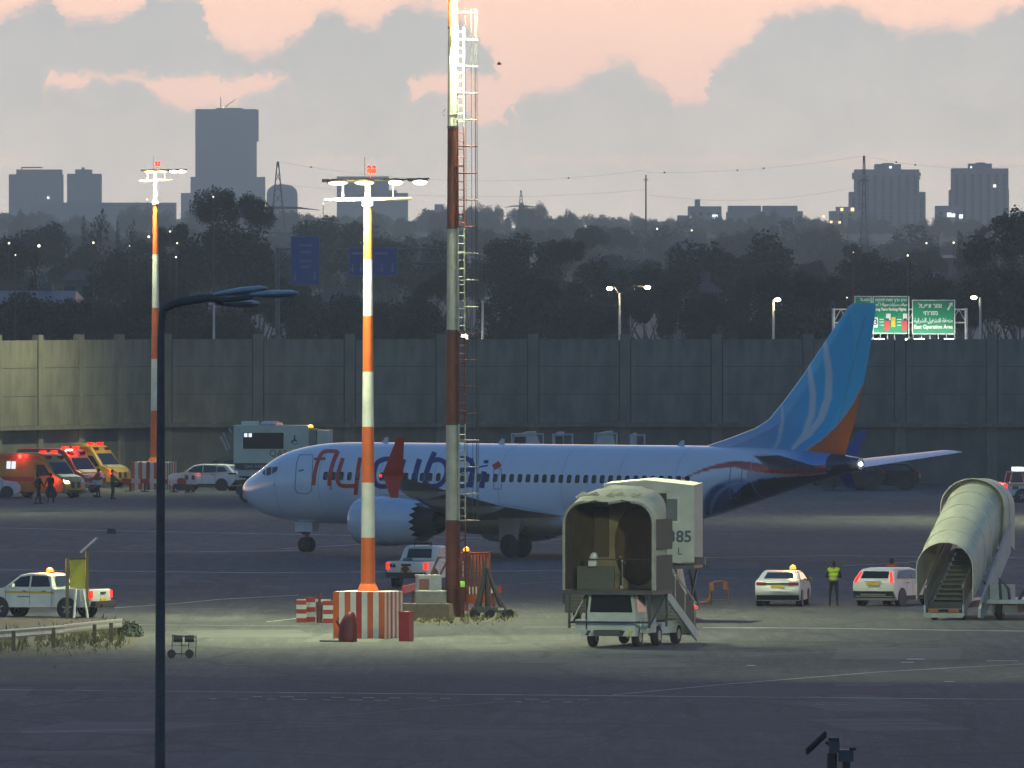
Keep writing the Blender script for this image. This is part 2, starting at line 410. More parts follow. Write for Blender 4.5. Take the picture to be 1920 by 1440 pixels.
# repair patches and concrete slabs let into the asphalt
PATCH = [mat('patch_dark', (0.05, 0.053, 0.058), 0.9, var=0.25, scale=0.8), mat('patch_pale', (0.098, 0.10, 0.10), 0.9, var=0.25, scale=0.8, dirt=(0.07, 0.07, 0.07, 0.6))]
for i in range(46):
    py = rnd.choice((rnd.uniform(955, 1130), rnd.uniform(1150, 1430), rnd.uniform(1240, 1430))); px = rnd.uniform(-100, 2000); q = G(px, py); w_ = rnd.uniform(1.2, 6.0); d_ = rnd.uniform(3, 14); a = R(rnd.uniform(-12, 12))
    b = MB(); c_, s_ = math.cos(a), math.sin(a)
    b.face([q + V(x * c_ - y * s_, x * s_ + y * c_, 0.002 + 0.00003 * i) for x, y in ((-w_ / 2, -d_ / 2), (w_ / 2, -d_ / 2), (w_ / 2, d_ / 2), (-w_ / 2, d_ / 2))])
    struct(b.build('asphalt_patch', PATCH[i % 2], smooth=0))
TYRE = mat('tyre_mark', (0.035, 0.036, 0.039), 0.85, var=0.3, scale=1.0, stretch=(1, 0.2, 1))
for pts in ([(1000, 1440), (1250, 1330), (1900, 1250)], [(200, 1440), (700, 1290), (1500, 1240)], [(-20, 1020), (500, 1058), (1000, 1085), (1300, 1100)], [(1900, 1030), (1500, 1062), (1320, 1100)], [(-20, 1338), (900, 1360), (1920, 1352)], [(1400, 1216), (1700, 1190), (1900, 1180)]):
    line(pts, 0.5, TYRE, 'tyre_mark'); line([(x + 6, y + 7) for x, y in pts], 0.5, TYRE, 'tyre_mark')

# ---------------------------------------------------------------- perimeter wall
WALLC = mat('wall_concrete', (0.205, 0.188, 0.152), 0.92, var=0.24, scale=1.1, bump=0.3, stretch=(1, 1, 0.3), dirt=(0.12, 0.115, 0.10, 0.8))
WALLD = mat('wall_concrete_low', (0.15, 0.14, 0.12), 0.92, var=0.2, scale=0.7, bump=0.3, stretch=(1, 1, 0.5), dirt=(0.09, 0.085, 0.07, 0.7))
def wall_run(name, label, p0, p1, n, bulge=0):
    p0 = Vector(p0); p1 = Vector(p1); d = p1 - p0; L = d.length; a = math.atan2(d.y, d.x)
    t = thing(name, label, 'wall', p0, a)
    w = L / n
    rows = [(3.98, 5.815), (5.85, 7.605), (7.64, 9.38)]
    pm = [MB().bx(0.40, w - 0.40, -0.06, 0.11, z0, z1).mesh('panel', WALLC, 0) for z0, z1 in rows]
    lm = MB().bx(0.02, w - 0.02, 0.04, 0.30, -0.3, 3.68).mesh('plinth', WALLD, 0)
    bk = MB().bx(0.33, w - 0.33, 0.12, 0.2, 3.98, 9.3).mesh('backing', mat('wall_joint', (0.07, 0.07, 0.065), 0.95), 0)
    cm = MB().bx(0, w, -0.42, 0.3, 3.70, 3.96).mesh('ledge', WALLC, 0)
    sm = MB().bx(-0.33, 0.33, -0.10, 0.36, -0.3, 9.72).mesh('post', WALLC, 0)
    for k in range(n):
        for me in pm: inst('panel', me, t, (k * w, rnd.uniform(-0.025, 0.025), 0))
        inst('plinth', lm, t, (k * w, 0, 0)); inst('backing', bk, t, (k * w, 0, 0)); inst('ledge', cm, t, (k * w, 0, 0)); inst('post', sm, t, (k * w, 0.0, 0))
    return t
WY = 827.0
ws = F / WY
def wx(px): return (px - 960) / ws
wall_run('perimeter_wall', 'long grey concrete perimeter wall of tall panels behind the airliner', (wx(312), WY, 0), (wx(2032), WY, 0), 10)
wall_run('perimeter_wall', 'angled run of concrete wall behind the ambulances at the left edge', (wx(312) - 14.9, WY - 30.5, 0), (wx(312) - 0.35, WY - 0.3, 0), 6)

# ---------------------------------------------------------------- floodlight masts
FCOL = (0.88, 0.95, 0.52)
FW = mat('pole_white', (0.66, 0.66, 0.62), 0.5, var=0.1, scale=2, dirt=(0.4, 0.38, 0.32, 0.4))
def striped_block(name, label, loc, rz, w=2.0, h=1.72, n=5):
    t = thing(name, label, 'base', loc, rz, None)
    b = MB(); b.bx(-w / 2, w / 2, -w / 2, w / 2, 0, h)
    b.build('block', FW, t, smooth=0)
    sw = w / (2 * n - 1)
    for a in range(4):
        k0 = 0 if a in (0, 2) else 1
        for k in range(n if k0 == 0 else n - 1):
            x = -w / 2 + sw * (2 * k + k0)
            e = 0.004 if k0 == 0 else 0.0
            s = MB().bx(x - (e if k == 0 else 0), x + sw + (e if k == n - 1 and k0 == 0 else 0), -w / 2 - 0.006, -w / 2 + 0.01, 0.0, h + 0.004)
            o = s.build('stripe', (REDP if (a + k) % 3 == 2 else ORANGE), t, smooth=0); o.rotation_euler = (0, 0, a * math.pi / 2)
    return t
def flood_head(parent, loc, rz, on=1.0, wid=0.62, tilt=-32):
    """flat LED head on a short bent arm"""
    h = MB(); h.loft([h.ring((0, 0, z), (0, 0, 1), wid * k, 14, (0, 1, 0), 0.30 * k) for z, k in ((0.0, 0.5), (0.05, 0.52), (0.11, 0.42), (0.14, 0.15))])
    h.box((-wid * 0.55, 0, 0.1), (0.28, 0.12, 0.07))
    o = h.build('lamp_head', DARKM, parent, loc, rz); o.rotation_euler = (R(tilt), 0, rz)
    l = MB(); l.loft([l.ring((0, 0, z), (0, 0, 1), wid * k, 14, (0, 1, 0), 0.26 * k) for z, k in ((-0.002, 0.46), (-0.045, 0.40), (-0.06, 0.2))])
    l.build('lens', FLOOD_L if on > 0.5 else WHITE_L, o)
    return o
def flood_mast(name, label, loc, z0, bands, radii, arm_z, arm, lamps_z, lamps, power, first=0, spot=R(135), aim=0.0, glow=420.0):
    t = thing(name, label, 'light mast', loc)
    b = MB(); b.tube((0, 0, z0), (0, 0, z0 + 0.28), radii[0] * 1.5, radii[0] * 1.06, 16); b.build('flange', ORANGE if first == 0 else FW, t)
    zs = bands; n = len(zs) - 1
    for k in range(n):
        f0 = (zs[k] - zs[0]) / (zs[-1] - zs[0]); f1 = (zs[k + 1] - zs[0]) / (zs[-1] - zs[0])
        s = MB(); s.tube((0, 0, zs[k]), (0, 0, zs[k + 1]), radii[0] * (1 - f0) + radii[1] * f0, radii[0] * (1 - f1) + radii[1] * f1, 16)
        s.build('pole_section', (ORANGE, FW)[(k + first) % 2], t)
    c = MB(); c.tube((0, 0, zs[-1] - 0.08), (0, 0, zs[-1] + 0.1), radii[1] * 1.5, n=14); c.tube((0, 0, zs[-1]), (0, 0, lamps_z), radii[1] * 0.72, n=10); c.build('top_tube', FW, t)
    a = MB(); a.tube((arm[0], 0, arm_z), (arm[1], 0, arm_z + 0.05), 0.06, n=8)
    for x in arm[2]: a.tube((x, 0, arm_z), (x, 0, lamps_z), 0.035, n=6)
    a.build('crossarm', FW, t)
    r = MB(); r.path([(lamps[0] - 0.5, 0, lamps_z + 0.06), (lamps[0], 0, lamps_z + 0.1), (0, 0, lamps_z + 0.1), (lamps[-2], 0, lamps_z + 0.12), (lamps[-1] + 0.35, 0, lamps_z + 0.16)], 0.035, 6); r.build('lamp_rail', DARKM, t)
    for k, x in enumerate(lamps):
        flood_head(t, (x, 0.0, lamps_z + 0.01 * k), 0.0, 1.0 if k < 2 else 0.3, 0.8 if k < 2 else 0.58)
    rr = MB(); rr.tube((-0.12, 0, lamps_z), (-0.12, 0, lamps_z + 0.95), 0.012, n=5); rr.build('lightning_rod', DARKM, t)
    ob = MB(); ob.bx(-0.03, 0.3, -0.06, 0.06, lamps_z + 0.36, lamps_z + 0.5); ob.tube((0.1, 0, lamps_z + 0.1), (0.1, 0, lamps_z + 0.4), 0.02, n=5); ob.build('obstruction_light_base', REDP, t)
    for x in (0.04, 0.22):
        q = MB(); q.ball((x, 0, lamps_z + 0.57), 0.075); q.build('obstruction_light', RED_D, t)
    lamp('floodlight', 'SPOT', (-0.5, -0.75, lamps_z - 0.1), power, FCOL, t, 0.35, rot=(aim, 0, 0), spot_size=spot, spot_blend=1.0)
    lamp('pole_glow', 'POINT', (-0.35, -0.7, lamps_z - 0.25), glow, (1.0, 0.78, 0.32), t, 0.3)
    return t

A0 = G(690, 1196); sA = F / A0.y
def zA(py): return CH - (py - YH) / sA
striped_block('striped_base', 'large red and white striped concrete block under the nearest light mast', (A0.x, A0.y, 0), R(-19))
flood_mast('floodlight_mast', 'nearest orange and white banded light mast standing on the big striped block', (A0.x, A0.y, 0), 1.72,
           [zA(y) for y in (1110, 1008, 905, 800, 697, 592, 487, 382)], (0.27, 0.145), zA(375), (-1.62, 1.6, (-0.93, 0.93)), zA(343),
           (-1.12, -0.13, 1.02, 1.92), 30000.0)
B0 = G(288, 918); sB = F / B0.y
def zB(py): return CH - (py - YH) / sB
striped_block('striped_base', 'striped concrete block under the light mast near the wall', (B0.x, B0.y, 0), R(-16), 2.3, 1.75)
flood_mast('floodlight_mast', 'taller banded light mast near the wall beside the beige box', (B0.x + 0.12, B0.y, 0), 1.75,
           [zB(y) for y in (868, 770, 673, 577, 477, 380)], (0.34, 0.15), zB(339), (-0.95, 1.05, (-0.5, 0.6)), zB(322),
           (-0.35, 0.4, 1.15, 1.65), 18000.0)
# a further mast of the row stands beyond the left edge of the view, one beyond the right
C0 = G(-70, 962)
striped_block('striped_base', 'striped block of the light mast standing beyond the left edge', (C0.x, C0.y, 0), R(-16), 2.3, 1.75)
flood_mast('floodlight_mast', 'banded light mast lighting the angled wall from beyond the left edge', (C0.x, C0.y, 0), 1.75,
           [zB(y) for y in (868, 770, 673, 577, 477, 380)], (0.34, 0.15), zB(339), (-0.95, 1.05, (-0.5, 0.6)), zB(322),
           (-0.35, 0.4, 1.15, 1.65), 15000.0)
D0 = G(2060, 975)
striped_block('striped_base', 'striped block of the light mast standing beyond the right edge', (D0.x, D0.y, 0), R(-16), 2.3, 1.75)
flood_mast('floodlight_mast', 'banded light mast lighting the apron from beyond the right edge', (D0.x, D0.y, 0), 1.75,
           [zB(y) for y in (868, 770, 673, 577, 477, 380)], (0.34, 0.15), zB(339), (-0.95, 1.05, (-0.5, 0.6)), zB(322),
           (-0.35, 0.4, 1.15, 1.65), 34000.0)

E0 = V(20.5, 404.0, 0); F0 = V(-20.5, 404.0, 0)
for q_, lab, pw, yaw in ((E0, 'nearer right hand', 60000.0, R(14)), (F0, 'nearer left hand', 26000.0, R(-13))):
    striped_block('striped_base', 'striped block of the %s light mast outside the view' % lab, q_, R(-16), 2.0, 1.72)
    t_ = flood_mast('floodlight_mast', 'banded light mast on the %s side outside the view' % lab, q_, 1.72, [1.72 + 2.02 * k for k in range(8)], (0.27, 0.145), 16.1, (-1.62, 1.6, (-0.93, 0.93)), 16.75, (-1.12, -0.13, 1.02, 1.92), pw, aim=R(46), spot=R(66))
    for o_ in t_.children:
        if o_.type == 'LIGHT' and o_.data.type == 'SPOT': o_.rotation_euler = (R(74), 0, yaw)
# tall mast with caged ladder
M0 = G(849, 1157); sM = F / M0.y
def zM(py): return CH - (py - YH) / sM
def tall_mast():
    t = thing('ladder_mast', 'tall weathered red and white pole with a caged ladder beside the nearest light mast', 'light mast', (M0.x, M0.y, 0))
    zs = [0.0, zM(977), zM(795), zM(620), zM(427), zM(238), zM(52), zM(-60)]
    ztop = zs[-1]
    MW = mat('mast_white', (0.42, 0.42, 0.38), 0.6, var=0.15, scale=2, dirt=(0.24, 0.23, 0.19, 0.5))
    def rad(z): return 0.30 * (1 - z / ztop) + 0.175 * z / ztop
    for k in range(7):
        s = MB(); s.tube((0, 0, zs[k]), (0, 0, zs[k + 1]), rad(zs[k]), rad(zs[k + 1]), 12)
        s.build('pole_section', (MASTRED, MW)[k % 2] if k < 6 else ORANGE, t)
        if k: c = MB(); c.tube((0, 0, zs[k] - 0.04), (0, 0, zs[k] + 0.04), rad(zs[k]) + 0.02, n=12); c.build('joint_collar', DARKM, t)
    # ladder turned so that both rails show
    a = R(-32); ca, sa = math.cos(a), math.sin(a)
    def LP(x, y, z): return V(x * ca - y * sa, x * sa + y * ca, z)
    for k in range(6):
        z0, z1 = max(zs[k], 0.6), zs[k + 1]; mm = (MASTRED, MW)[k % 2]
        for yy in (-0.22, 0.22):
            b = MB(); b.tube(LP(rad(z0) + 0.16, yy, z0), LP(rad(z1) + 0.16, yy, z1), 0.035, n=6); b.build('ladder_rail', mm, t)
        b = MB(); z = z0 + 0.2
        while z < z1:
            r_ = rad(z) + 0.16; b.tube(LP(r_, -0.22, z), LP(r_, 0.22, z), 0.02, n=5); z += 0.32
        o = b.build('rungs', mm, t); o['kind'] = 'stuff'
        b = MB(); z = z0 + 0.5
        while z < z1:
            for yy in (-0.2, 0.2): b.tube(LP(rad(z) * 0.8, yy * 0.6, z), LP(rad(z) + 0.16, yy, z), 0.022, n=5)
            z += 1.9
        b.build('ladder_bracket', mm, t)
    zc = zM(975); hoop = 0
    while zc < ztop:
        k = max(i for i in range(7) if zs[i] <= zc); mm = (MASTRED, MW)[k % 2]
        b = MB(); r0 = rad(zc) + 0.16
        pts = [LP(r0 + 0.36 - 0.36 * math.cos(q) if False else r0 + 0.34 + 0.36 * math.sin(q), 0.36 * math.cos(q), zc) for q in [math.pi * (i / 10) for i in range(11)]]
        b.path([LP(r0, 0.24, zc)] + pts + [LP(r0, -0.24, zc)], 0.024, 5); b.build('cage_hoop', mm, t); zc += 50 / sM
    for i in range(5):
        q = math.pi * (0.1 + 0.2 * i); b = MB()
        z = zM(975); pts = []
        while z < ztop: pts.append(LP(rad(z) + 0.5 + 0.36 * math.sin(q), 0.36 * math.cos(q), z)); z += 2.0
        b.path(pts, 0.010, 4); b.build('cage_bar', DARKM, t)
    b = MB(); b.box((0.0, -0.4, zM(218)), (0.35, 0.2, 0.12)); b.path([(-0.3, -0.3, zM(218)), (-0.42, -0.3, zM(214)), (-0.3, -0.3, zM(205))], 0.015, 5); b.build('small_bracket_lamp', DARKM, t)
    b = MB(); b.bx(-0.02, 0.2, -0.42, -0.28, zM(60), zM(48)); b.build('junction_box', FW, t)
    # crown with floodlights just above the picture
    zc = ztop + 0.2; b = MB()
    for i in range(6):
        q = i * math.pi / 3 + 0.3; b.path([(0, 0, zM(12)), (0.35 * math.cos(q), 0.35 * math.sin(q), zM(12) + 0.6), (1.5 * math.cos(q), 1.5 * math.sin(q), zc)], 0.045, 5)
    b.lathe([(1.5, zc - 0.05), (1.6, zc - 0.05), (1.6, zc + 0.05), (1.5, zc + 0.05), (1.5, zc - 0.05)], 24)
    b.build('crown_frame', YELLOW, t)
    for i in range(8):
        q = i * math.pi / 4
        flood_head(t, (1.55 * math.cos(q), 1.55 * math.sin(q), zc - 0.35), q, tilt=0)
    lamp('floodlight', 'SPOT', (0.9, -0.9, zc - 0.5), 70000.0, FCOL, t, 0.6, rot=(R(-4), R(8), 0), spot_size=R(140), spot_blend=1.0)
    lamp('floodlight', 'POINT', (-0.5, -0.9, zc - 0.3), 900.0, (1.0, 0.86, 0.22), t, 0.4)
    return t
tall_mast()

# near lamp post, unlit, dark against the scene
def near_post():
    Y = 250.0; q = P(300, 525, Y); s = F / Y
    def z(py): return CH - (py - YH) / s
    t = thing('street_lamp', 'near dark grey lamp post with bent arm and unlit heads at left', 'lamp post', (q.x, Y, 0))
    m = mat('post_grey', (0.115, 0.105, 0.10), 0.75, var=0.15, spec=0.2)
    b = MB(); b.tube((0, 0, 0), (0, 0, 0.5), 0.16, n=14); b.path([(0, 0, 0.5), (0, 0, 4), (0.02, 0, z(640)), (0.04, 0, z(585))], [0.115, 0.105, 0.072, 0.062], 14); b.build('pole', m, t)
    b = MB(); x = lambda px: (px - 300) / s
    b.path([(0.04, 0, z(592)), (x(308), 0, z(578)), (x(330), -0.1, z(568)), (x(370), -0.3, z(561)), (x(400), -0.5, z(558))], [0.07, 0.08, 0.085, 0.085, 0.07], 10); b.build('arm', m, t)
    def head(cx, cy, dyy, L, tilt, name):
        h = MB(); T = Matrix.Translation((x(cx), dyy, z(cy))) @ Matrix.Rotation(R(tilt), 4, 'Y')
        h.loft([[T @ q_ for q_ in h.ring((px_ * L, 0, 0.01 * k), (1, 0, 0), w, 12, (0, 0, 1), hh)] for k, (px_, w, hh) in enumerate(((-0.5, 0.03, 0.03), (-0.35, 0.1, 0.05), (0.0, 0.17, 0.08), (0.35, 0.15, 0.07), (0.5, 0.05, 0.02)))])
        h.build(name, STEEL, t)
    head(452, 548, -0.55, 1.05, -5, 'lamp_head'); head(515, 553, -0.9, 0.95, 0, 'lamp_head'); head(446, 571, -0.2, 0.85, 3, 'lamp_head')
    b = MB(); b.path([(x(395), -0.5, z(560)), (x(430), -0.6, z(562)), (x(475), -0.85, z(557))], 0.05, 8); b.path([(x(395), -0.5, z(560)), (x(420), -0.25, z(570))], 0.04, 8); b.build('bracket', m, t)
near_post()

# ---------------------------------------------------------------- the airliner
PTH = R(39.0); PK = 0.99
pxd = V(math.cos(PTH), -math.sin(PTH), 0); pyd = V(math.sin(PTH), math.cos(PTH), 0)
PN = G(575, 1035) - pxd * (4.0 * PK)
plane = thing('airliner', 'white and blue twin engined airliner with large flydubai lettering and blue tail', 'airplane', PN, -PTH, sc=PK)
def to_local(px, py, yl):
    d = V((px - 960) / F, 1.0, -(py - YH) / F); c = V(0, 0, CH)
    t = (yl * PK - (c - PN).dot(pyd)) / d.dot(pyd)
    q = c + d * t - PN
    return q.dot(pxd) / PK, q.z / PK
def to_px(co):
    q = PN + (pxd * co[0] + pyd * co[1]) * PK; q.z += co[2] * PK
    return 960 + q.x * F / q.y, YH + (CH - q.z) * F / q.y
STA = [(0.0, 3.06, 3.04, 0.01), (0.06, 3.24, 2.84, 0.20), (0.2, 3.40, 2.64, 0.38), (0.5, 3.62, 2.34, 0.66), (0.9, 3.84, 2.08, 0.92), (1.4, 4.08, 1.86, 1.17), (1.75, 4.27, 1.76, 1.31), (2.25, 4.60, 1.66, 1.47), (2.8, 4.84, 1.58, 1.60), (3.5, 5.05, 1.50, 1.71), (4.4, 5.22, 1.44, 1.80), (5.4, 5.34, 1.41, 1.855), (6.6, 5.40, 1.395, 1.88), (8.0, 5.41, 1.39, 1.88),
       (24.5, 5.41, 1.39, 1.88), (26.0, 5.41, 1.46, 1.87), (28.0, 5.41, 1.76, 1.79), (30.0, 5.40, 2.22, 1.63), (32.0, 5.37, 2.78, 1.40), (34.0, 5.30, 3.34, 1.11), (35.5, 5.22, 3.74, 0.86), (37.0, 5.08, 4.10, 0.56), (37.8, 4.97, 4.27, 0.38), (38.2, 4.86, 4.40, 0.22)]
def sta(x):
    x = max(0.0, min(38.2, x))
    for a, b in zip(STA[:-1], STA[1:]):
        if x <= b[0]:
            f = (x - a[0]) / (b[0] - a[0])
            if b[0] <= 8.0 and b[0] > 0.3: pass
            return tuple(a[i] * (1 - f) + b[i] * f for i in (1, 2, 3))
    return STA[-1][1:]
def smooth_sta(x):
    w = 0.0 if x < 0.12 else min(0.35, x * 0.3) if x < 10 else 0.6
    a = sta(x - w); b = sta(x); c = sta(x + w)
    return tuple((a[i] + 2 * b[i] + c[i]) / 4 for i in range(3))
def fus_y(x, z):
    t, b, w = smooth_sta(x); zc = (t + b) / 2; h = (t - b) / 2
    q = max(-1, min(1, (z - zc) / max(h, 1e-3)))
    return w * math.sqrt(max(0.0, 1 - q * q))
xs = [0.0, 0.02, 0.06, 0.12, 0.2, 0.3, 0.42, 0.56, 0.72, 0.9] + [1.1 + 0.2 * i for i in range(35)]
x = xs[-1] + 0.3
while x < 24.9: xs.append(x); x += 0.4
while x < 38.2: xs.append(x); x += 0.075
xs.append(38.2)
NSEG = 112
def poly_y(pts, x):
    if x <= pts[0][0]: return pts[0][1]
    for a, b in zip(pts[:-1], pts[1:]):
        if x <= b[0]: return a[1] + (b[1] - a[1]) * (x - a[0]) / (b[0] - a[0])
    return pts[-1][1]
def poly_d(pts, x, y):
    best = 1e9; bt = 0; n = len(pts) - 1
    for i in range(n):
        ax, ay = pts[i]; bx_, by = pts[i + 1]; dx_, dy_ = bx_ - ax, by - ay
        t = max(0, min(1, ((x - ax) * dx_ + (y - ay) * dy_) / (dx_ * dx_ + dy_ * dy_)))
        d = math.hypot(x - ax - t * dx_, y - ay - t * dy_)
        if d < best: best = d; bt = (i + t) / n
    return best, bt
def lerp3(a, b, f):
    f = max(0.0, min(1.0, f)); return tuple(a[i] * (1 - f) + b[i] * f for i in range(3))
C_WH = (0.75, 0.79, 0.90); C_RED = (0.58, 0.06, 0.015); C_NAVY = (0.006, 0.011, 0.040); C_BL = (0.05, 0.15, 0.45); C_LB = (0.16, 0.29, 0.60)
SW_U = [(1262, 905), (1290, 892), (1320, 878), (1350, 869), (1380, 864), (1410, 867), (1440, 871), (1480, 874), (1530, 873), (1600, 868)]
SW_L = [(1262, 908), (1300, 890), (1340, 878), (1380, 876), (1400, 882), (1430, 886), (1470, 889), (1520, 889), (1560, 885), (1600, 878)]
NAV = [(1320, 1000), (1366, 985), (1367, 955), (1376, 928), (1395, 909), (1425, 899), (1470, 895), (1520, 892), (1560, 888), (1600, 884)]
def fus_paint(co):
    x, y = to_px((co.x, -abs(co.y), co.z))
    if x < 1255 or co.x < 24: return C_WH
    if co.x > 37.7: return (0.05, 0.05, 0.055)
    if co.x > 36.6: return C_NAVY
    c = C_WH
    f = (x - 1390) / 130.0
    if f > 0: c = lerp3(C_WH, (0.10, 0.26, 0.62), f * f * 1.2)
    e_ = min(y - poly_y(SW_U, x), poly_y(SW_L, x) - y)
    if 1262 < x and e_ > 0.4: return C_RED
    if 1262 < x and e_ > -1.0: return lerp3(c, C_RED, (e_ + 1.0) / 1.4)
    if y > poly_y(SW_L, x):
        # blue swirl and navy belly
        ex = (x - 1385) / 78.0; ey = (y - 960) / 66.0; e = math.hypot(ex, ey)
        if x < 1400:
            if e < 1: c = lerp3(C_WH, C_LB, (1 - e) * 9)
            d1 = math.hypot((x - 1353) / 34.0, (y - 948) / 42.0)
            if d1 < 1: c = lerp3(c, (0.03, 0.085, 0.28), (1 - d1) * 9)
            d2 = abs(math.hypot((x - 1395) / 62.0, (y - 962) / 58.0) - 1) * 60
            if d2 < 3.5 and y > 900: c = lerp3((0.35, 0.42, 0.62), c, d2 / 3.5)
        elif y < poly_y(NAV, x): c = lerp3(C_LB, (0.45, 0.50, 0.66), (poly_y(NAV, x) - y) / 5)
        inn = False
        if x >= 1366 and y >= poly_y(NAV[2:], x): inn = True
        if inn: c = C_NAVY
    if x > 1590: c = C_NAVY
    return c
fm = MB(); rings = []
for x in xs:
    t, b, w = smooth_sta(x); zc = (t + b) / 2; h = (t - b) / 2
    rings.append([V(x, w * math.cos(2 * math.pi * i / NSEG), zc + h * math.sin(2 * math.pi * i / NSEG)) for i in range(NSEG)])
fm.loft(rings)
me = fm.mesh('fuselage', vcmat('airliner_paint', 0.24, 1.0), 50); paint(me, fus_paint)
fuse = inst('fuselage', me, plane)

def px_fus(px, py):
    yl = -1.8
    for _ in range(12):
        x, z = to_local(px, py, yl); yl = -fus_y(x, z)
    return x, z, yl
def spline(pts, n=5):
    if len(pts) < 3: return pts
    P_ = [pts[0]] + list(pts) + [pts[-1]]; out = []
    for i in range(1, len(P_) - 2):
        a, b, c, d = P_[i - 1:i + 3]
        for k in range(n):
            t = k / n; out.append(tuple(0.5 * (2 * b[j] + (c[j] - a[j]) * t + (2 * a[j] - 5 * b[j] + 4 * c[j] - d[j]) * t * t + (3 * b[j] - a[j] - 3 * c[j] + d[j]) * t ** 3) for j in (0, 1)))
    return out + [pts[-1]]
def px_strip(name, pts, w, m, parent=plane, off=0.012, step=3.0, cross=4):
    """a painted stroke that follows the fuselage skin; pts in photograph pixels"""
    if name == 'letter': pts = spline(pts)
    q = []
    for a, b in zip(pts[:-1], pts[1:]):
        n = max(1, int(math.hypot(b[0] - a[0], b[1] - a[1]) / step))
        for k in range(n): q.append((a[0] + (b[0] - a[0]) * k / n, a[1] + (b[1] - a[1]) * k / n))
    q.append(pts[-1]); rows = []
    for i, p in enumerate(q):
        a = q[max(0, i - 1)]; b = q[min(len(q) - 1, i + 1)]
        dx_, dy_ = b[0] - a[0], b[1] - a[1]; l = math.hypot(dx_, dy_) or 1; nx_, ny_ = -dy_ / l, dx_ / l
        row = []
        for k in range(cross + 1):
            o = (k / cross - 0.5) * w; x, z, y = px_fus(p[0] + nx_ * o, p[1] + ny_ * o)
            t, b_, _w = smooth_sta(x); zc = (t + b_) / 2
            nrm = V(0, y, (z - zc)).normalized(); row.append(V(x, y, z) + nrm * off)
        rows.append(row)
    s = MB()
    return s, rows
def strokes(name, lst, m, off=0.012):
    s = MB()
    for pts, w in lst:
        _, rows = px_strip(name, pts, w, m, off=off); s.loft(rows, 0, cap=False, close=False); off += 0.002
    return s.build(name, m, plane, smooth=60)
L_RED = mat('lettering_red', (0.62, 0.05, 0.02), 0.35, var=0.05); L_BLU = mat('lettering_blue', (0.015, 0.03, 0.19), 0.35, var=0.05)
def arc(cx, cy, rx, ry, a0, a1, n=14, sh=0.0):
    return [(cx + rx * math.cos(R(a0 + (a1 - a0) * i / n)) - sh * (ry * math.sin(R(a0 + (a1 - a0) * i / n))), cy + ry * math.sin(R(a0 + (a1 - a0) * i / n))) for i in range(n + 1)]
strokes('letter', [([(588, 910), (591, 884), (598, 860), (604, 850), (613, 846), (634, 847)], 7), ([(589, 861), (611, 860)], 5)], L_RED)
strokes('letter', [([(634, 846), (626, 864), (619, 890), (618, 911)], 8)], L_RED)
strokes('letter', [([(643, 859), (637, 878), (633, 896), (635, 906), (643, 911), (668, 911)], 7.5), ([(676, 858), (671, 884), (667, 928)], 7.5)], L_RED)
strokes('letter', [([(746, 847), (739, 870), (732, 892), (730, 914)], 10), (arc(716, 888, 17, 24, 300, 60, 14, 0.2)[::-1] if False else [(738, 862), (722, 861), (708, 868), (702, 884), (702, 900), (708, 910), (722, 912), (732, 908)], 9)], L_BLU)
strokes('letter', [([(757, 861), (751, 884), (750, 900), (756, 911), (768, 912), (777, 906)], 9.5), ([(787, 861), (780, 886), (777, 914)], 10)], L_BLU)
strokes('letter', [([(815, 848), (804, 874), (797, 898), (799, 909)], 10), ([(806, 866), (822, 862), (834, 868), (838, 882), (834, 898), (824, 909), (808, 912), (799, 907)], 9)], L_BLU)
strokes('letter', [([(852, 861), (874, 860), (884, 867), (886, 880), (883, 914)], 9), ([(886, 880), (866, 882), (853, 890), (852, 904), (860, 911), (874, 910), (884, 904)], 8.5)], L_BLU)
strokes('letter', [([(908, 884), (903, 915)], 10), ([(864, 878), (890, 877), (915, 873)], 3)], L_BLU)
strokes('letter', [([(907, 866), (916, 866)], 6)], L_BLU)
strokes('letter', [([(864, 862), (888, 862)], 6)], L_BLU)
strokes('logo_dot', [([(925, 877), (938, 869)], 11)], L_RED)
LN = mat('panel_line', (0.16, 0.18, 0.25), 0.5, var=0)
def outline(name, pts, w=1.3, m=LN): return strokes(name, [(pts + [pts[0]], w)], m, 0.009)
outline('door_outline', [(562, 853), (587, 853), (584, 921), (575, 926), (557, 924), (553, 915), (556, 868)])
outline('door_outline', [(926, 878), (940, 878), (940, 917), (926, 917)])
outline('door_outline', [(1372, 866), (1393, 866), (1390, 902), (1386, 936), (1369, 934), (1367, 905)], 1.6)
for p_ in ([(560, 883), (570, 881)], [(514, 907), (514, 909)], [(620, 913), (620, 918)], [(740, 965), (760, 965)]):
    strokes('panel_mark', [(p_, 3)], LN, 0.01)
# cockpit glazing
for pts in ([(511, 876), (521, 875), (519, 883), (510, 889)], [(499, 878), (509, 875), (508, 890), (500, 892)], [(492, 886), (497, 879), (498, 892), (493, 889)]):
    a, b, c, d = pts; rows = []
    for i in range(6):
        row = []
        for j in range(6):
            f, g = i / 5, j / 5
            qx = (a[0] * (1 - f) + b[0] * f) * (1 - g) + (d[0] * (1 - f) + c[0] * f) * g; qy = (a[1] * (1 - f) + b[1] * f) * (1 - g) + (d[1] * (1 - f) + c[1] * f) * g
            x, z, y = px_fus(qx, qy); t_, b_, _w = smooth_sta(x); nr = V(-0.5, y, z - (t_ + b_) / 2).normalized(); row.append(V(x, y, z) + nr * 0.012)
        rows.append(row)
    s = MB(); s.loft(rows, 0, False, False); s.build('cockpit_window', GLASS, plane, smooth=60)
    s = MB(); s.loft([[V(q.x, -q.y, q.z) for q in r_] for r_ in rows], 0, False, False); s.build('cockpit_window', GLASS, plane, smooth=60)
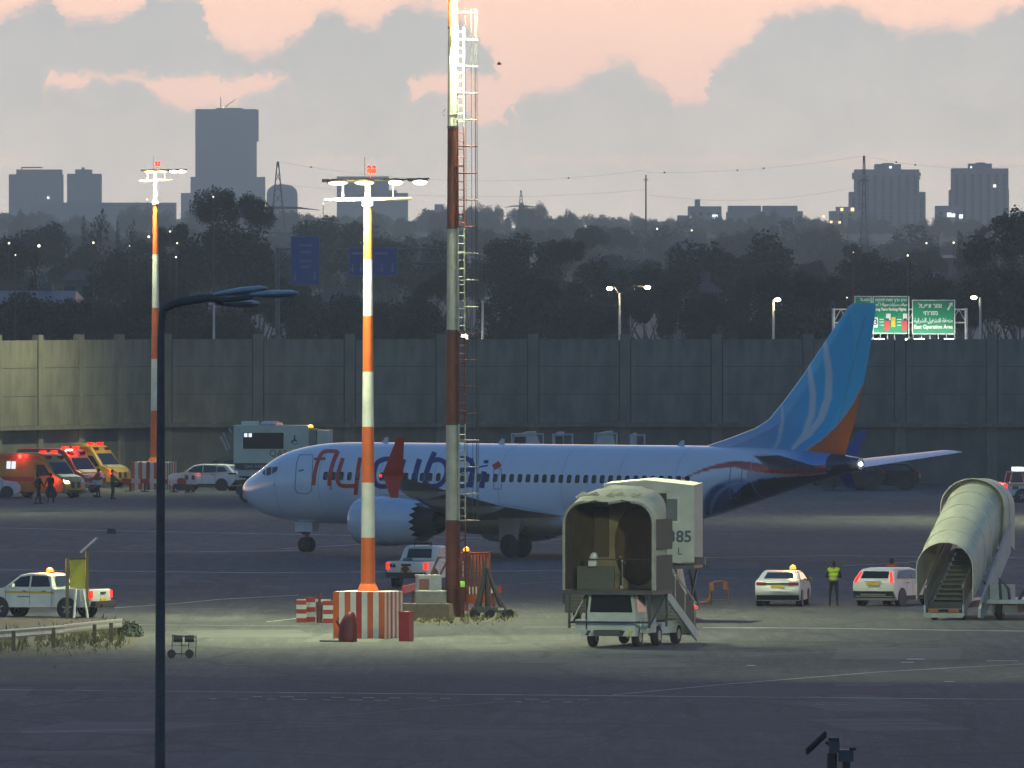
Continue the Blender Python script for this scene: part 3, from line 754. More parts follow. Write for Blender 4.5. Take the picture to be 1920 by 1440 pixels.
# cabin windows
wm = MB()
for yy, k in ((0.0, 1.0), (-0.012, 0.86)): pass
def rrect(w, h, k):
    pts = []
    for cx, cz, a0 in ((w, h, 0), (-w, h, 90), (-w, -h, 180), (w, -h, 270)):
        for a in (0, 30, 60, 90):
            pts.append(((abs(cx) - 0.09) * (1 if cx > 0 else -1) * k + 0.09 * k * math.cos(R(a0 + a)), (abs(cz) - 0.1) * (1 if cz > 0 else -1) * k + 0.1 * k * math.sin(R(a0 + a))))
    return pts
wf = MB(); wf.loft([[V(x, 0.0, z) for x, z in rrect(0.15, 0.21, 1.0)], [V(x, -0.02, z) for x, z in rrect(0.15, 0.21, 0.96)], [V(x, -0.006, z) for x, z in rrect(0.15, 0.21, 0.80)]], lambda k, i: 0 if k == 0 else 1, cap=True, mc=1)
wmesh = wf.mesh('cabin_window', [mat('window_rim', (0.55, 0.56, 0.6), 0.4, var=0), GLASS], 40)
WZ = 3.78; x = 6.75; wi = 0
while x < 31.0:
    if not (29.55 < x < 30.9):
        y = fus_y(x, WZ); t_, b_, w_ = smooth_sta(x); e = 0.05
        slope = (fus_y(x + e, WZ) - fus_y(x - e, WZ)) / (2 * e)
        tilt = math.atan2(WZ - (t_ + b_) / 2, y)
        inst('cabin_window', wmesh, plane, (x, -y - 0.002, WZ), rot=(-tilt, 0, math.atan(-slope)))
    x += 0.508; wi += 1

# aerofoils
def foil(t, n=14):
    up = []; lo = []
    for i in range(n + 1):
        c = (1 - math.cos(math.pi * i / n)) / 2
        y = 5 * t * (0.2969 * math.sqrt(c) - 0.126 * c - 0.3516 * c * c + 0.2843 * c ** 3 - 0.1036 * c ** 4)
        up.append((c, y + 0.012 * math.sin(math.pi * c))); lo.append((c, -y * 0.9 + 0.012 * math.sin(math.pi * c)))
    return up + lo[-2:0:-1]
def surface(sections):
    """sections: (le x, y, z, chord, thickness, twist-normal (ny,nz))"""
    rr = []
    for (lx, y, z, c, t, nv) in sections:
        rr.append([V(lx + cx * c, y + nv[0] * cz * c, z + nv[1] * cz * c) for cx, cz in foil(t)])
    return rr
WGREY = mat('wing_grey', (0.34, 0.35, 0.37), 0.4, var=0.08, scale=1.0, coat=0.2)
WLET_B = mat('winglet_blue', (0.02, 0.05, 0.26), 0.35, var=0.05); WLET_R = mat('winglet_red', (0.62, 0.045, 0.015), 0.4, var=0.05, spec=0.3)
for sgn in (-1, 1):
    U = (0, 1)
    rr = surface([(13.3, sgn * 1.2, 1.95, 8.0, 0.13, U), (15.3, sgn * 4.0, 2.26, 5.9, 0.125, U), (16.5, sgn * 5.9, 2.52, 4.55, 0.12, U), (19.6, sgn * 11.4, 3.25, 3.0, 0.11, U), (22.3, sgn * 16.4, 3.96, 1.7, 0.10, U), (22.75, sgn * 16.95, 4.04, 1.5, 0.10, U)])
    s = MB(); s.loft(rr); wing = s.build('wing', WGREY, plane, smooth=40)
    s = MB()
    prev = surface([(22.75, sgn * 16.95, 4.04, 1.5, 0.10, U), (23.0, sgn * 17.2, 4.14, 1.4, 0.09, (-sgn * 0.5, 0.86)), (23.3, sgn * 17.4, 4.4, 1.15, 0.08, (-sgn * 0.95, 0.3)), (24.2, sgn * 17.75, 5.6, 0.6, 0.07, (-sgn * 0.98, 0.2)), (24.5, sgn * 17.85, 6.0, 0.4, 0.06, (-sgn * 0.98, 0.2))])
    s.loft(prev); ob = s.build('winglet', [WLET_R, WLET_B], wing, smooth=50)
    low = surface([(23.1, sgn * 17.15, 4.14, 1.2, 0.08, U), (23.35, sgn * 17.4, 3.85, 0.95, 0.08, (sgn * 0.9, 0.45)), (23.9, sgn * 17.65, 3.1, 0.45, 0.07, (sgn * 0.95, 0.3))])
    s = MB(); s.loft(low); ob2 = s.build('lower_winglet', [WLET_R, WLET_B], wing, smooth=50)
    for q in (ob, ob2):
        for pl in q.data.polygons: pl.material_index = 0 if pl.normal.y * sgn > 0 else 1
    for k, yy in enumerate((6.6, 9.6, 12.6)):
        xte = [20.9, 21.0, 22.3][k] ; zz = 2.55 + (yy - 5.9) * 0.137
        s = MB(); s.loft([s.ring((xx, sgn * yy, zz - 0.16 - dz), (1, 0, 0), r_, 10, (0, 0, 1), r_ * 1.3) for xx, r_, dz in ((xte - 1.9, 0.02, 0.0), (xte - 1.3, 0.16, 0.1), (xte - 0.4, 0.2, 0.16), (xte + 0.4, 0.12, 0.1), (xte + 0.9, 0.02, 0.02))])
        s.build('flap_fairing', WGREY, wing)
    # engine
    ey, ez = sgn * 4.9, 1.70
    T = Matrix.Translation((11.55, ey, ez)) @ Matrix.Rotation(R(90), 4, 'Y')
    n = 36
    prof = [(0.98, 0.02), (1.03, -0.03), (1.09, 0.02), (1.15, 0.2), (1.19, 0.6), (1.21, 1.3), (1.19, 2.2), (1.12, 3.0), (1.05, 3.5)]
    s = MB(); rings = [[T @ V(-r_ * math.sin(2 * math.pi * i / n), r_ * math.cos(2 * math.pi * i / n), z_) for i in range(n)] for r_, z_ in prof]
    rings.append([T @ V(-(0.97 if i % 2 else 1.0) * math.sin(2 * math.pi * i / n), (0.97 if i % 2 else 1.0) * math.cos(2 * math.pi * i / n), 4.05 if i % 2 else 3.72) for i in range(n)])
    s.loft(rings, 0, cap=False)
    eng = s.build('engine_cowl', mat('engine_white', (0.62, 0.68, 0.80), 0.28, var=0.05, scale=0.8, coat=0.6), plane, smooth=50)
    s = MB(); s.lathe([(0.97, 0.03), (0.9, 0.6), (0.86, 1.0), (0.05, 1.0)], n, 0, T); s.build('intake', DARKM, eng, smooth=40)
    s = MB(); s.lathe([(0.93, 3.5), (0.86, 3.6), (0.80, 3.62), (0.72, 4.1), (0.62, 4.7), (0.55, 4.9), (0.50, 4.88), (0.35, 4.6), (0.3, 4.9), (0.12, 5.5), (0.02, 5.7)], n, 0, T); s.build('exhaust_nozzle', mat('exhaust_dark', (0.02, 0.02, 0.022), 0.5, metal=0.4, var=0.2), eng, smooth=40)
    s = MB(); s.loft([[V(xx, ey - w_, ez + z0), V(xx, ey + w_, ez + z0), V(xx, ey + w_ * 0.7, z1), V(xx, ey - w_ * 0.7, z1)] for xx, w_, z0, z1 in ((12.6, 0.05, 1.12, 2.9), (13.4, 0.2, 1.0, 3.02), (15.0, 0.24, 0.8, 2.9), (16.6, 0.2, 0.55, 2.75), (18.0, 0.04, 0.5, 2.4))]); s.build('pylon', WGREY, eng)
    # tailplane
    rr = surface([(33.2, sgn * 0.5, 4.30, 3.6, 0.10, U), (37.3, sgn * 7.17, 5.12, 1.55, 0.09, U)])
    s = MB(); s.loft(rr); s.build('tailplane', mat('tail_white', (0.6, 0.62, 0.68), 0.3, var=0.05, coat=0.4), plane, smooth=40)
    # main gear
    s = MB(); s.tube((19.5, sgn * 2.86, 0.55), (19.5, sgn * 2.7, 2.1), 0.14, n=10); s.tube((19.5, sgn * 2.86, 0.7), (19.3, sgn * 1.3, 1.9), 0.07, n=8); s.tube((19.5, sgn * 2.3, 0.565), (19.5, sgn * 3.42, 0.565), 0.09, n=8)
    leg = s.build('landing_gear_leg', DARKM, plane)
    for dy_ in (-0.43, 0.43):
        T2 = Matrix.Translation((19.5, sgn * 2.86 + dy_, 0.565)) @ Matrix.Rotation(R(90), 4, 'X')
        s = MB(); s.lathe([(0.26, -0.17), (0.45, -0.19), (0.54, -0.14), (0.565, -0.06), (0.565, 0.06), (0.54, 0.14), (0.45, 0.19), (0.26, 0.17)], 24, 0, T2, True); wh = s.build('tyre', BLACK, leg, smooth=50)
        s = MB(); s.lathe([(0.02, -0.13), (0.24, -0.175), (0.25, 0.175), (0.02, 0.13)], 18, 0, T2, True); s.build('rim', DARKM, leg)
    s = MB(); s.prism([(18.9, 0.75), (20.0, 0.75), (20.2, 1.9), (18.8, 1.9)], sgn * 3.32, sgn * 3.36); s.build('gear_door', WGREY, plane)
# wing to body fairing
s = MB(); s.loft([s.ring((xx, 0, zz), (1, 0, 0), w_, 20, (0, 0, 1), h_) for xx, w_, h_, zz in ((11.6, 0.3, 0.1, 1.5), (13.0, 1.6, 0.45, 1.65), (15.0, 2.05, 0.75, 1.75), (19.0, 2.1, 0.8, 1.75), (21.5, 1.8, 0.6, 1.7), (23.5, 0.9, 0.25, 1.55), (24.6, 0.2, 0.08, 1.45))]); s.build('belly_fairing', mat('belly_grey', (0.5, 0.51, 0.54), 0.4, var=0.1), plane, smooth=50)
# nose gear
s = MB(); s.tube((4.0, 0, 0.36), (4.05, 0, 1.6), 0.09, n=10); s.tube((4.0, 0, 0.75), (3.3, 0, 1.55), 0.05, n=6); s.tube((4.0, -0.32, 0.36), (4.0, 0.32, 0.36), 0.05, n=8); s.box((3.96, 0, 0.95), (0.3, 0.26, 0.2)); s.box((3.86, -0.18, 1.0), (0.08, 0.2, 0.16))
leg = s.build('nose_gear_leg', DARKM, plane)
for dy_ in (-0.21, 0.21):
    T2 = Matrix.Translation((4.0, dy_, 0.37)) @ Matrix.Rotation(R(90), 4, 'X')
    s = MB(); s.lathe([(0.16, -0.09), (0.3, -0.1), (0.37, -0.04), (0.37, 0.04), (0.3, 0.1), (0.16, 0.09)], 22, 0, T2, True); s.build('tyre', BLACK, leg, smooth=50)
    s = MB(); s.lathe([(0.02, -0.07), (0.16, -0.095), (0.16, 0.095), (0.02, 0.07)], 14, 0, T2, True); s.build('rim', DARKM, leg)
for yy in (-0.28, 0.28): s = MB(); s.bx(3.5, 4.6, yy - 0.015, yy + 0.015, 1.0, 1.5); s.build('gear_door', mat('engine_white', (0, 0, 0)), plane)
# fin
FLE = [(1325, 836), (1372, 820), (1418, 802), (1442, 786), (1470, 752), (1508, 700), (1556, 627), (1590, 576), (1600, 568)]
FTE = [(1583, 862), (1590, 832), (1603, 790), (1617, 730), (1629, 670), (1640, 600), (1643, 574), (1641, 569)]
le = [to_local(a, b, 0) for a, b in FLE]; te = [to_local(a, b, 0) for a, b in FTE]
zt = max(le[-1][1], te[-1][1]); zb = 4.7
def at_z(lst, z):
    p = sorted(lst, key=lambda q: q[1])
    if z <= p[0][1]: return p[0][0]
    for a, b in zip(p[:-1], p[1:]):
        if z <= b[1]: return a[0] + (b[0] - a[0]) * (z - a[1]) / max(1e-6, b[1] - a[1])
    return p[-1][0]
NZ, NC = 150, 60
rings = []
for j in range(NZ + 1):
    z = zb + (zt - zb) * j / NZ; x0 = at_z(le, z); x1 = at_z(te, z); c = x1 - x0
    if z < le[0][1] + 0.3: x0 = max(x0, le[0][0])
    half = []
    tk = min(0.34, 0.05 * c + 0.06) * (1.0 - 0.45 * j / NZ)
    for i in range(NC + 1):
        f = i / NC; h = tk * min(1.0, 2.2 * math.sqrt(f)) * (1 - f) ** 0.8 * 1.15
        half.append((x0 + c * f, h + 0.004))
    rings.append([V(x, -h, z) for x, h in half] + [V(x, h, z) for x, h in reversed(half[1:-1])])
ST_A = [(1540, 622), (1552, 655), (1558, 700), (1556, 745), (1543, 785), (1520, 815), (1492, 838)]
ST_B = [(1516, 675), (1524, 705), (1529, 740), (1526, 778), (1514, 812), (1490, 842)]
ST_C = [(1470, 760), (1474, 790), (1466, 825), (1452, 850)]
OB = [(1650, 680), (1617, 725), (1600, 760), (1575, 795), (1545, 825), (1508, 850), (1465, 872)]
LT = [(1592, 560), (1602, 620), (1600, 690), (1586, 745), (1560, 795)]
def fin_paint(co):
    x, y = to_px((co.x, 0, co.z))
    c = lerp3((0.12, 0.36, 0.66), (0.0, 0.50, 0.86), (x - 1430) / 110.0 + (740 - y) / 300.0)
    if x < 1470: c = lerp3((0.42, 0.47, 0.66), c, (x - 1330) / 140.0)
    if x > poly_y([(b, a) for a, b in LT], y): c = lerp3(c, (0.03, 0.58, 0.88), 0.9)
    for st, w in ((ST_A, 6.8), (ST_B, 6.0), (ST_C, 3.0)):
        d, t = poly_d(st, x, y); ww = w * (0.55 + 0.9 * math.sin(math.pi * min(1, max(0, t))) * 0.6)
        if d < ww: c = lerp3((0.60, 0.68, 0.76), c, max(0, d - ww + 1.5) / 1.5)
    d, t = poly_d(OB, x, y)
    yo = poly_y(list(reversed(OB)), x)
    if y > yo: c = (0.66, 0.13, 0.012)
    elif d < 6: c = lerp3((0.38, 0.46, 0.60), c, d / 6.0)
    return c
s = MB(); s.loft(rings); me = s.mesh('fin', vcmat('airliner_paint'), 40); paint(me, fin_paint); fin = inst('fin', me, plane)
ru = MB(); xh = [to_local(a, b, 0) for a, b in ((1563, 845), (1605, 690), (1624, 590))]
for yy in (-1, 1):
    ru.tube(V(xh[0][0], yy * 0.15, xh[0][1]), V(xh[2][0], yy * 0.055, xh[2][1]), 0.012, n=4)
ru.build('rudder_hinge_line', LN, fin)
# skin joints
for xx in (3.4, 6.3, 10.2, 13.6, 17.6, 21.5, 25.0, 28.4, 32.6):
    t_, b_, w_ = smooth_sta(xx); s = MB(); rg = []
    for dx_ in (-0.016, 0.016): rg.append([V(xx + dx_, (w_ + 0.004) * math.cos(2 * math.pi * i / 48), (t_ + b_) / 2 + ((t_ - b_) / 2 + 0.004) * math.sin(2 * math.pi * i / 48)) for i in range(49)])
    s.loft(rg, 0, False, False); s.build('skin_joint', mat('joint_grey', (0.42, 0.46, 0.54), 0.5, var=0), plane, smooth=60)
# small fittings
for px in (720, 938, 1275):
    xx, zz = to_local(px, 832, 0); s = MB(); s.prism([(xx - 0.2, 5.36), (xx + 0.25, 5.36), (xx + 0.25, 5.66), (xx + 0.1, 5.66)], -0.02, 0.02); s.build('antenna', C_M if False else mat('tail_white', (0, 0, 0)), plane)
s = MB(); s.ball((38.22, -0.02, 4.62), 0.09); s.build('tail_light', COOL_L, plane)
lamp('tail_lamp', 'POINT', (38.6, -0.3, 4.6), 40.0, (0.9, 0.95, 1.0), plane, 0.05)
s = MB(); s.ball((22.85, -17.1, 4.12), 0.07); s.build('wing_tip_light', RED_D, plane)
s = MB(); s.prism([(27.4, 1.62), (28.6, 1.85), (28.7, 1.68), (28.2, 1.6)], -0.1, 0.1); s.build('tail_skid', DARKM, plane)
s = MB(); s.prism([(9.0, 1.4), (9.4, 1.4), (9.45, 1.15), (9.3, 1.15)], -0.02, 0.02); s.build('antenna', MATS['tail_white'], plane)

# ---------------------------------------------------------------- vehicles
def poly_cut(poly, z):
    r = []
    for (x0, z0), (x1, z1) in zip(poly, poly[1:] + poly[:1]):
        if (z0 - z) * (z1 - z) <= 0 and z0 != z1: r.append(x0 + (x1 - x0) * (z - z0) / (z1 - z0))
    return (min(r), max(r)) if r else (0, 0)
class Veh:
    def __init__(s, name, label, cat, px, py, rz, off, prof, W_, belt, tumble, body, group=None, sc=1.0, rnd_=0.05):
        d = V(math.cos(R(rz)), math.sin(R(rz)), 0)
        s.t = thing(name, label, cat, G(px, py) + d * off * sc, R(rz), group, sc)
        s.prof = prof; s.W = W_; s.belt = belt; s.tum = tumble; s.H = max(z for _, z in prof)
        cx = sum(x for x, _ in prof) / len(prof); cz = sum(z for _, z in prof) / len(prof)
        b = MB(); rings = []
        for yf, sh in ((-1, rnd_), (-0.965, rnd_ * 0.35), (-0.9, 0.0), (0, 0.0), (0.9, 0.0), (0.965, rnd_ * 0.35), (1, rnd_)):
            ring = []
            for x, z in prof:
                l = math.hypot(x - cx, z - cz); k = 1 - sh / l
                xx, zz = cx + (x - cx) * k, cz + (z - cz) * k
                bulge = 0.10 * (1 - abs(yf)) if z < belt + 0.02 and abs(x - cx) > 0.8 * max(abs(q - cx) for q, _ in prof) else 0.0
                ring.append(V(xx + math.copysign(bulge, x - cx), yf * s.hw(zz), zz))
            rings.append(ring)
        b.loft(rings); s.body = b.build('body', body, s.t, smooth=32)
    def hw(s, z):
        return s.W / 2 * (1 - s.tum * max(0.0, z - s.belt) / max(0.01, s.H - s.belt)) * (1 - 0.05 * max(0, 0.55 - z))
    def side(s, name, poly, m, parent=None, off=0.008, both=True):
        for sg in ((-1, 1) if both is True else (both,)):
            b = MB(); b.face([V(x, sg * (s.hw(z) + off), z) for x, z in poly]); b.build(name, m, parent or s.t, smooth=0)
    def end(s, name, pts, m, rear=True, off=0.012, depth=0.0, bow=0.10):
        b = MB(); q = []
        for y, z in pts:
            x = poly_cut(s.prof, z)[0 if rear else 1]; bl = bow * (1 - abs(y) / (s.W / 2))
            q.append(V(x - off - bl if rear else x + off + bl, y, z))
        b.face(q)
        if depth: b.face([p + V(0.03 if rear else -0.03, 0, 0) for p in q])
        return b.build(name, m, s.t, smooth=0)
    def wheels(s, xs, r, w=0.22, rim=CHROME, arch=PLAST, arch_r=1.22, track=None):
        tr = track or s.W / 2 - 0.12
        am = MB(); am.loft([am.ring((0, -0.02, 0), (0, 1, 0), r * arch_r, 20), am.ring((0, 0.035, 0), (0, 1, 0), r * arch_r * 0.985, 20)]); ame = am.mesh('wheel_arch', arch, 30)
        T = Matrix.Rotation(R(90), 4, 'X')
        tm = MB(); tm.lathe([(r * 0.6, -w / 2), (r * 0.92, -w / 2), (r, -w / 4), (r, w / 4), (r * 0.92, w / 2), (r * 0.6, w / 2)], 24, 0, T, True); tme = tm.mesh('tyre', BLACK, 45)
        rm = MB(); rm.lathe([(0.05, 0.012 - w / 2), (r * 0.2, -w / 2 - 0.012), (r * 0.58, -w / 2 + 0.01), (r * 0.64, -w / 2 - 0.012), (r * 0.66, w / 2 + 0.012), (r * 0.58, w / 2 - 0.01), (0.05, w / 2)], 20, 0, T, True)
        for k in range(5):
            a = 2 * math.pi * k / 5
            for sg in (-1, 1): rm.box((0, 0, 0), (r * 0.16, 0.02, r * 0.5), M=Matrix.Rotation(a, 4, 'Y') @ Matrix.Translation((0, sg * (w / 2 + 0.004), r * 0.34)))
        rme = rm.mesh('rim', rim, 30)
        for x in xs:
            for sg in (-1, 1):
                if arch: inst('wheel_arch', ame, s.t, (x, sg * (s.W / 2 * (1 - 0.012)), r), rz=0 if sg > 0 else math.pi)
                wh = inst('wheel', tme, s.t, (x, sg * tr, r)); inst('rim', rme, wh, (0, 0, 0), rz=0 if sg > 0 else math.pi)
    def seams(s, xs, z0, z1, hz=None):
        for x in xs: s.side('door_seam', [(x, z0), (x + 0.018, z0), (x + 0.018, z1), (x, z1)], PLAST, off=0.006)
        for x in (hz or ()): s.side('door_handle', [(x, z1 - 0.13), (x + 0.2, z1 - 0.13), (x + 0.2, z1 - 0.09), (x, z1 - 0.09)], PLAST, off=0.012)
    def mirrors(s, x, z, m):
        for sg in (-1, 1):
            b = MB(); b.box((x, sg * (s.hw(z) + 0.13), z), (0.12, 0.2, 0.15)); b.box((x, sg * (s.hw(z) + 0.03), z - 0.04), (0.05, 0.1, 0.05)); b.build('mirror', m, s.t)
def rect(y0, y1, z0, z1): return [(y0, z0), (y1, z0), (y1, z1), (y0, z1)]
def beacon(t, loc, power, lit=True, col=(1.0, 0.42, 0.06), m=AMBER_L, r=0.09):
    b = MB(); b.tube(V(*loc) - V(0, 0, 0.02), V(*loc) + V(0, 0, 0.04), r * 1.1, n=10); o = b.build('beacon_base', PLAST, t)
    b = MB(); b.lathe([(r, 0.04), (r, 0.12), (r * 0.8, 0.18), (r * 0.3, 0.21), (0.01, 0.215)], 12, 0, Matrix.Translation(loc)); b.build('beacon', m, t)
    if power: lamp('beacon_lamp', 'POINT', V(*loc) + V(0, 0, 0.35), power, col, t, 0.1)

# white saloon with a flashing beacon
v = Veh('saloon_car', 'white saloon car with a flashing amber beacon on its roof seen from behind', 'car', 1459, 1137, 83, 2.0,
        [(-2.2, 0.42), (-2.27, 0.62), (-2.22, 0.95), (-2.14, 1.06), (-1.72, 1.10), (-1.0, 1.38), (-0.5, 1.43), (0.1, 1.42), (0.5, 1.36), (1.15, 1.0), (2.0, 0.84), (2.25, 0.66), (2.28, 0.4), (2.1, 0.22), (-1.95, 0.22)], 1.82, 0.98, 0.24, WHITE)
v.wheels((-1.35, 1.35), 0.31, arch_r=1.16)
v.end('rear_window', [(-0.62, 1.12), (0.62, 1.12), (0.52, 1.36), (-0.52, 1.36)], GLASS, bow=0.0, off=0.02)
v.side('side_window', [(-1.5, 1.08), (-0.2, 1.06), (-0.2, 1.36), (-0.9, 1.34)], GLASS); v.side('side_window', [(-0.14, 1.06), (0.98, 1.02), (0.45, 1.32), (-0.14, 1.36)], GLASS)
v.end('windshield', [(-0.68, 1.02), (0.68, 1.02), (0.56, 1.34), (-0.56, 1.34)], GLASS, False, bow=0.0, off=0.02)
v.end('tail_light', rect(0.46, 0.86, 0.86, 0.98), RED_U); v.end('tail_light', rect(-0.86, -0.46, 0.86, 0.98), RED_U)
v.end('rear_garnish', rect(-0.46, 0.46, 0.885, 0.96), PLAST); v.end('number_plate', rect(-0.27, 0.27, 0.755, 0.865), PLATE, off=0.02)
v.end('rear_bumper', rect(-0.86, 0.86, 0.26, 0.46), PLAST, off=0.03); v.mirrors(0.8, 1.06, PLAST)
v.seams((-0.9, -0.16, 1.0), 0.35, 1.0, (-0.85, 0.0)); beacon(v.t, (-0.2, -0.42, 1.42), 110, r=0.13)
# white crossover
v = Veh('crossover_car', 'white crossover car with boomerang shaped red tail lights parked beside the stairs', 'car', 1641, 1137, 66, 2.0,
        [(-2.1, 0.4), (-2.2, 0.62), (-2.18, 0.98), (-2.08, 1.12), (-1.82, 1.42), (-1.7, 1.5), (-1.0, 1.55), (0.1, 1.54), (0.6, 1.45), (1.25, 1.08), (2.0, 0.95), (2.18, 0.75), (2.22, 0.4), (2.05, 0.24), (-1.9, 0.24)], 1.83, 1.02, 0.24, WHITE)
v.wheels((-1.33, 1.37), 0.34, rim=STEEL)
v.end('rear_window', [(-0.60, 1.14), (0.60, 1.14), (0.55, 1.42), (-0.55, 1.42)], GLASS, bow=0.0, off=0.02)
for sg in (-1, 1):
    v.end('tail_light', [(sg * 0.68, 1.40), (sg * 0.60, 1.40), (sg * 0.68, 1.16), (sg * 0.72, 0.98), (sg * 0.84, 0.98), (sg * 0.82, 1.12)], RED_D, off=0.03)
v.side('side_window', [(-1.55, 1.14), (-0.25, 1.10), (-0.25, 1.46), (-1.3, 1.44)], GLASS); v.side('side_window', [(-0.18, 1.10), (1.1, 1.08), (0.55, 1.4), (-0.18, 1.46)], GLASS)
v.end('windshield', [(-0.68, 1.12), (0.68, 1.12), (0.56, 1.42), (-0.56, 1.42)], GLASS, False, bow=0.0, off=0.02)
v.end('number_plate', rect(-0.27, 0.27, 0.86, 0.98), PLATE, off=0.02); v.end('rear_bumper', rect(-0.88, 0.88, 0.34, 0.62), PLAST, off=0.03); v.end('skid_plate', rect(-0.55, 0.55, 0.44, 0.52), STEEL, off=0.05)
v.end('plate_lamp', rect(-0.36, 0.36, 0.985, 1.01), PLAST, off=0.025); v.side('sill', [(-0.9, 0.26), (0.95, 0.26), (0.95, 0.42), (-0.9, 0.42)], PLAST); v.seams((-0.85, -0.2, 1.05), 0.45, 1.05, (-0.8, 0.0)); v.mirrors(0.95, 1.1, PLAST)

# pickups
PU = [(-2.55, 0.5), (-2.6, 0.62), (-2.58, 1.12), (-2.5, 1.16), (-0.98, 1.16), (-0.86, 1.22), (-0.72, 1.70), (-0.5, 1.79), (0.3, 1.80), (0.72, 1.72), (1.4, 1.20), (2.3, 1.08), (2.58, 0.92), (2.62, 0.55), (2.45, 0.38), (-2.3, 0.42)]
def pickup(label, px, py, rz, off, sc, lit=RED_D, tailtxt=True):
    v = Veh('pickup_truck', label, 'pickup', px, py, rz, off, PU, 1.86, 1.16, 0.20, WHITE, sc=sc, group=None)
    v.wheels((-1.5, 1.62), 0.385, 0.26, rim=STEEL, arch_r=1.2)
    b = MB(); b.bx(-2.46, -1.02, -0.78, 0.78, 1.08, 1.166); b.build('bed_liner', PLAST, v.t, smooth=0)
    v.end('rear_window', [(-0.6, 1.25), (0.6, 1.25), (0.54, 1.66), (-0.54, 1.66)], GLASS, bow=0.0) if False else None
    b = MB(); b.face([(-0.885, -0.6, 1.28), (-0.885, 0.6, 1.28), (-0.765, 0.54, 1.68), (-0.765, -0.54, 1.68)]); b.build('rear_window', GLASS, v.t, smooth=0)
    v.side('side_window', [(-0.72, 1.26), (0.16, 1.24), (0.16, 1.70), (-0.58, 1.68)], GLASS); v.side('side_window', [(0.24, 1.24), (1.18, 1.24), (0.68, 1.64), (0.24, 1.70)], GLASS)
    v.end('windshield', [(-0.7, 1.26), (0.7, 1.26), (0.56, 1.68), (-0.56, 1.68)], GLASS, False, bow=0.0, off=0.02)
    for sg in (-1, 1):
        b = MB(); b.bx(-2.63, -2.42, sg * 0.80, sg * 0.945, 0.80, 1.10); b.build('tail_light', lit, v.t, smooth=0)
    b = MB(); b.bx(-2.82, -2.56, -0.9, 0.9, 0.48, 0.68); b.bx(-2.86, -2.7, -0.4, 0.4, 0.44, 0.56); b.build('rear_bumper', PLAST, v.t, smooth=0)
    b = MB(); b.box((-2.70, 0, 0.72), (0.02, 0.5, 0.13)); b.build('number_plate', PLATE, v.t, smooth=0)
    b = MB(); b.bx(-2.71, -2.66, -0.22, 0.22, 0.96, 1.05); b.build('tailgate_handle', PLAST, v.t, smooth=0)
    b = MB(); b.bx(-2.76, -2.70, -0.9, 0.9, 0.42, 0.47) ; b.build('hitch', DARKM, v.t, smooth=0)
    v.seams((-0.82, 0.2, 1.3), 0.5, 1.18, (-0.55, 0.35)); v.mirrors(0.95, 1.3, WHITE)
    return v
def text(body, size, m, parent, M, name='lettering', extr=0.0, font=None, align='CENTER', shear=0.0, bold=0.0):
    c = bpy.data.curves.new(name, 'FONT'); c.body = body; c.size = size; c.align_x = align; c.align_y = 'CENTER'; c.extrude = extr; c.shear = shear; c.offset = bold
    c.resolution_u = 3
    o = bpy.data.objects.new(name, c); COL.objects.link(o)
    dg = bpy.context.evaluated_depsgraph_get(); me = bpy.data.meshes.new_from_object(o.evaluated_get(dg))
    bpy.data.objects.remove(o); me.materials.clear(); me.materials.append(m)
    ob = inst(name, me, parent); ob.matrix_local = M
    return ob
def wallM(x, y, z, rz):  # text on a vertical plane facing local direction rz (0: facing -y)
    return Matrix.Translation((x, y, z)) @ Matrix.Rotation(rz, 4, 'Z') @ Matrix.Rotation(R(90), 4, 'X')
INK = mat('print_dark', (0.03, 0.035, 0.05), 0.6, var=0)
v = pickup('white pickup truck seen from behind with a hazard diamond on its tailgate', 768, 1102, 71, 2.2, 0.98)
b = MB(); b.box((-2.73, 0, 0.78), (0.01, 0.2, 0.2), M=Matrix.Translation((-2.735, 0.02, 0.83)) @ Matrix.Rotation(R(45), 4, 'X') @ Matrix.Diagonal((1, 1.5, 1.5, 1)) @ Matrix.Identity(4)); b.build('hazard_diamond', mat('diamond', (0.16, 0.04, 0.02), 0.5, var=0.2), v.t, smooth=0)
b = MB(); b.face([(-2.70, 0.72, 0.9), (-2.70, 0.46, 0.9), (-2.70, 0.52, 1.05), (-2.70, 0.78, 1.05)]); b.build('fleet_number_panel', INK, v.t, smooth=0)
text('7', 0.17, FW, v.t, wallM(-2.708, 0.62, 0.97, R(-90)))
b = MB(); b.bx(-0.5, -0.35, -0.45, 0.45, 1.86, 1.96); b.bx(-0.44, -0.41, -0.4, -0.36, 1.78, 1.9); b.bx(-0.44, -0.41, 0.36, 0.4, 1.78, 1.9); b.build('light_bar', PLAST, v.t, smooth=0)
b = MB(); b.ball((-1.2, 0.45, 1.2), 0.22, sc=(1.2, 1, 0.5)); b.build('load_cover', mat('tarp', (0.2, 0.19, 0.13), 0.9, var=0.3), v.t)
b = MB(); b.path([(-1.02, 0.62, 1.16), (-0.95, 0.62, 1.75), (-0.95, -0.62, 1.75), (-1.02, -0.62, 1.16)], 0.03, 6); b.build('roll_bar', WHITE, v.t)
v2 = pickup('white pickup truck with a yellow side stripe and flashing beacon behind the guardrail', 196, 1158, 155, 2.75, 0.96)
v2.side('side_stripe', [(-0.9, 0.98), (1.35, 0.98), (1.35, 1.06), (-0.9, 1.06)], YELLOW, off=0.012)
v2.side('side_marking', [(0.2, 0.82), (0.75, 0.82), (0.78, 0.87), (0.23, 0.87)], mat('marking_grey', (0.2, 0.2, 0.2), 0.6), off=0.012)
beacon(v2.t, (-0.35, 0.2, 1.80), 300, r=0.15)
v3 = pickup('white airport pickup with open load frame and red rear lights at the right edge', 1876, 942, 12, 2.6, 1.0)
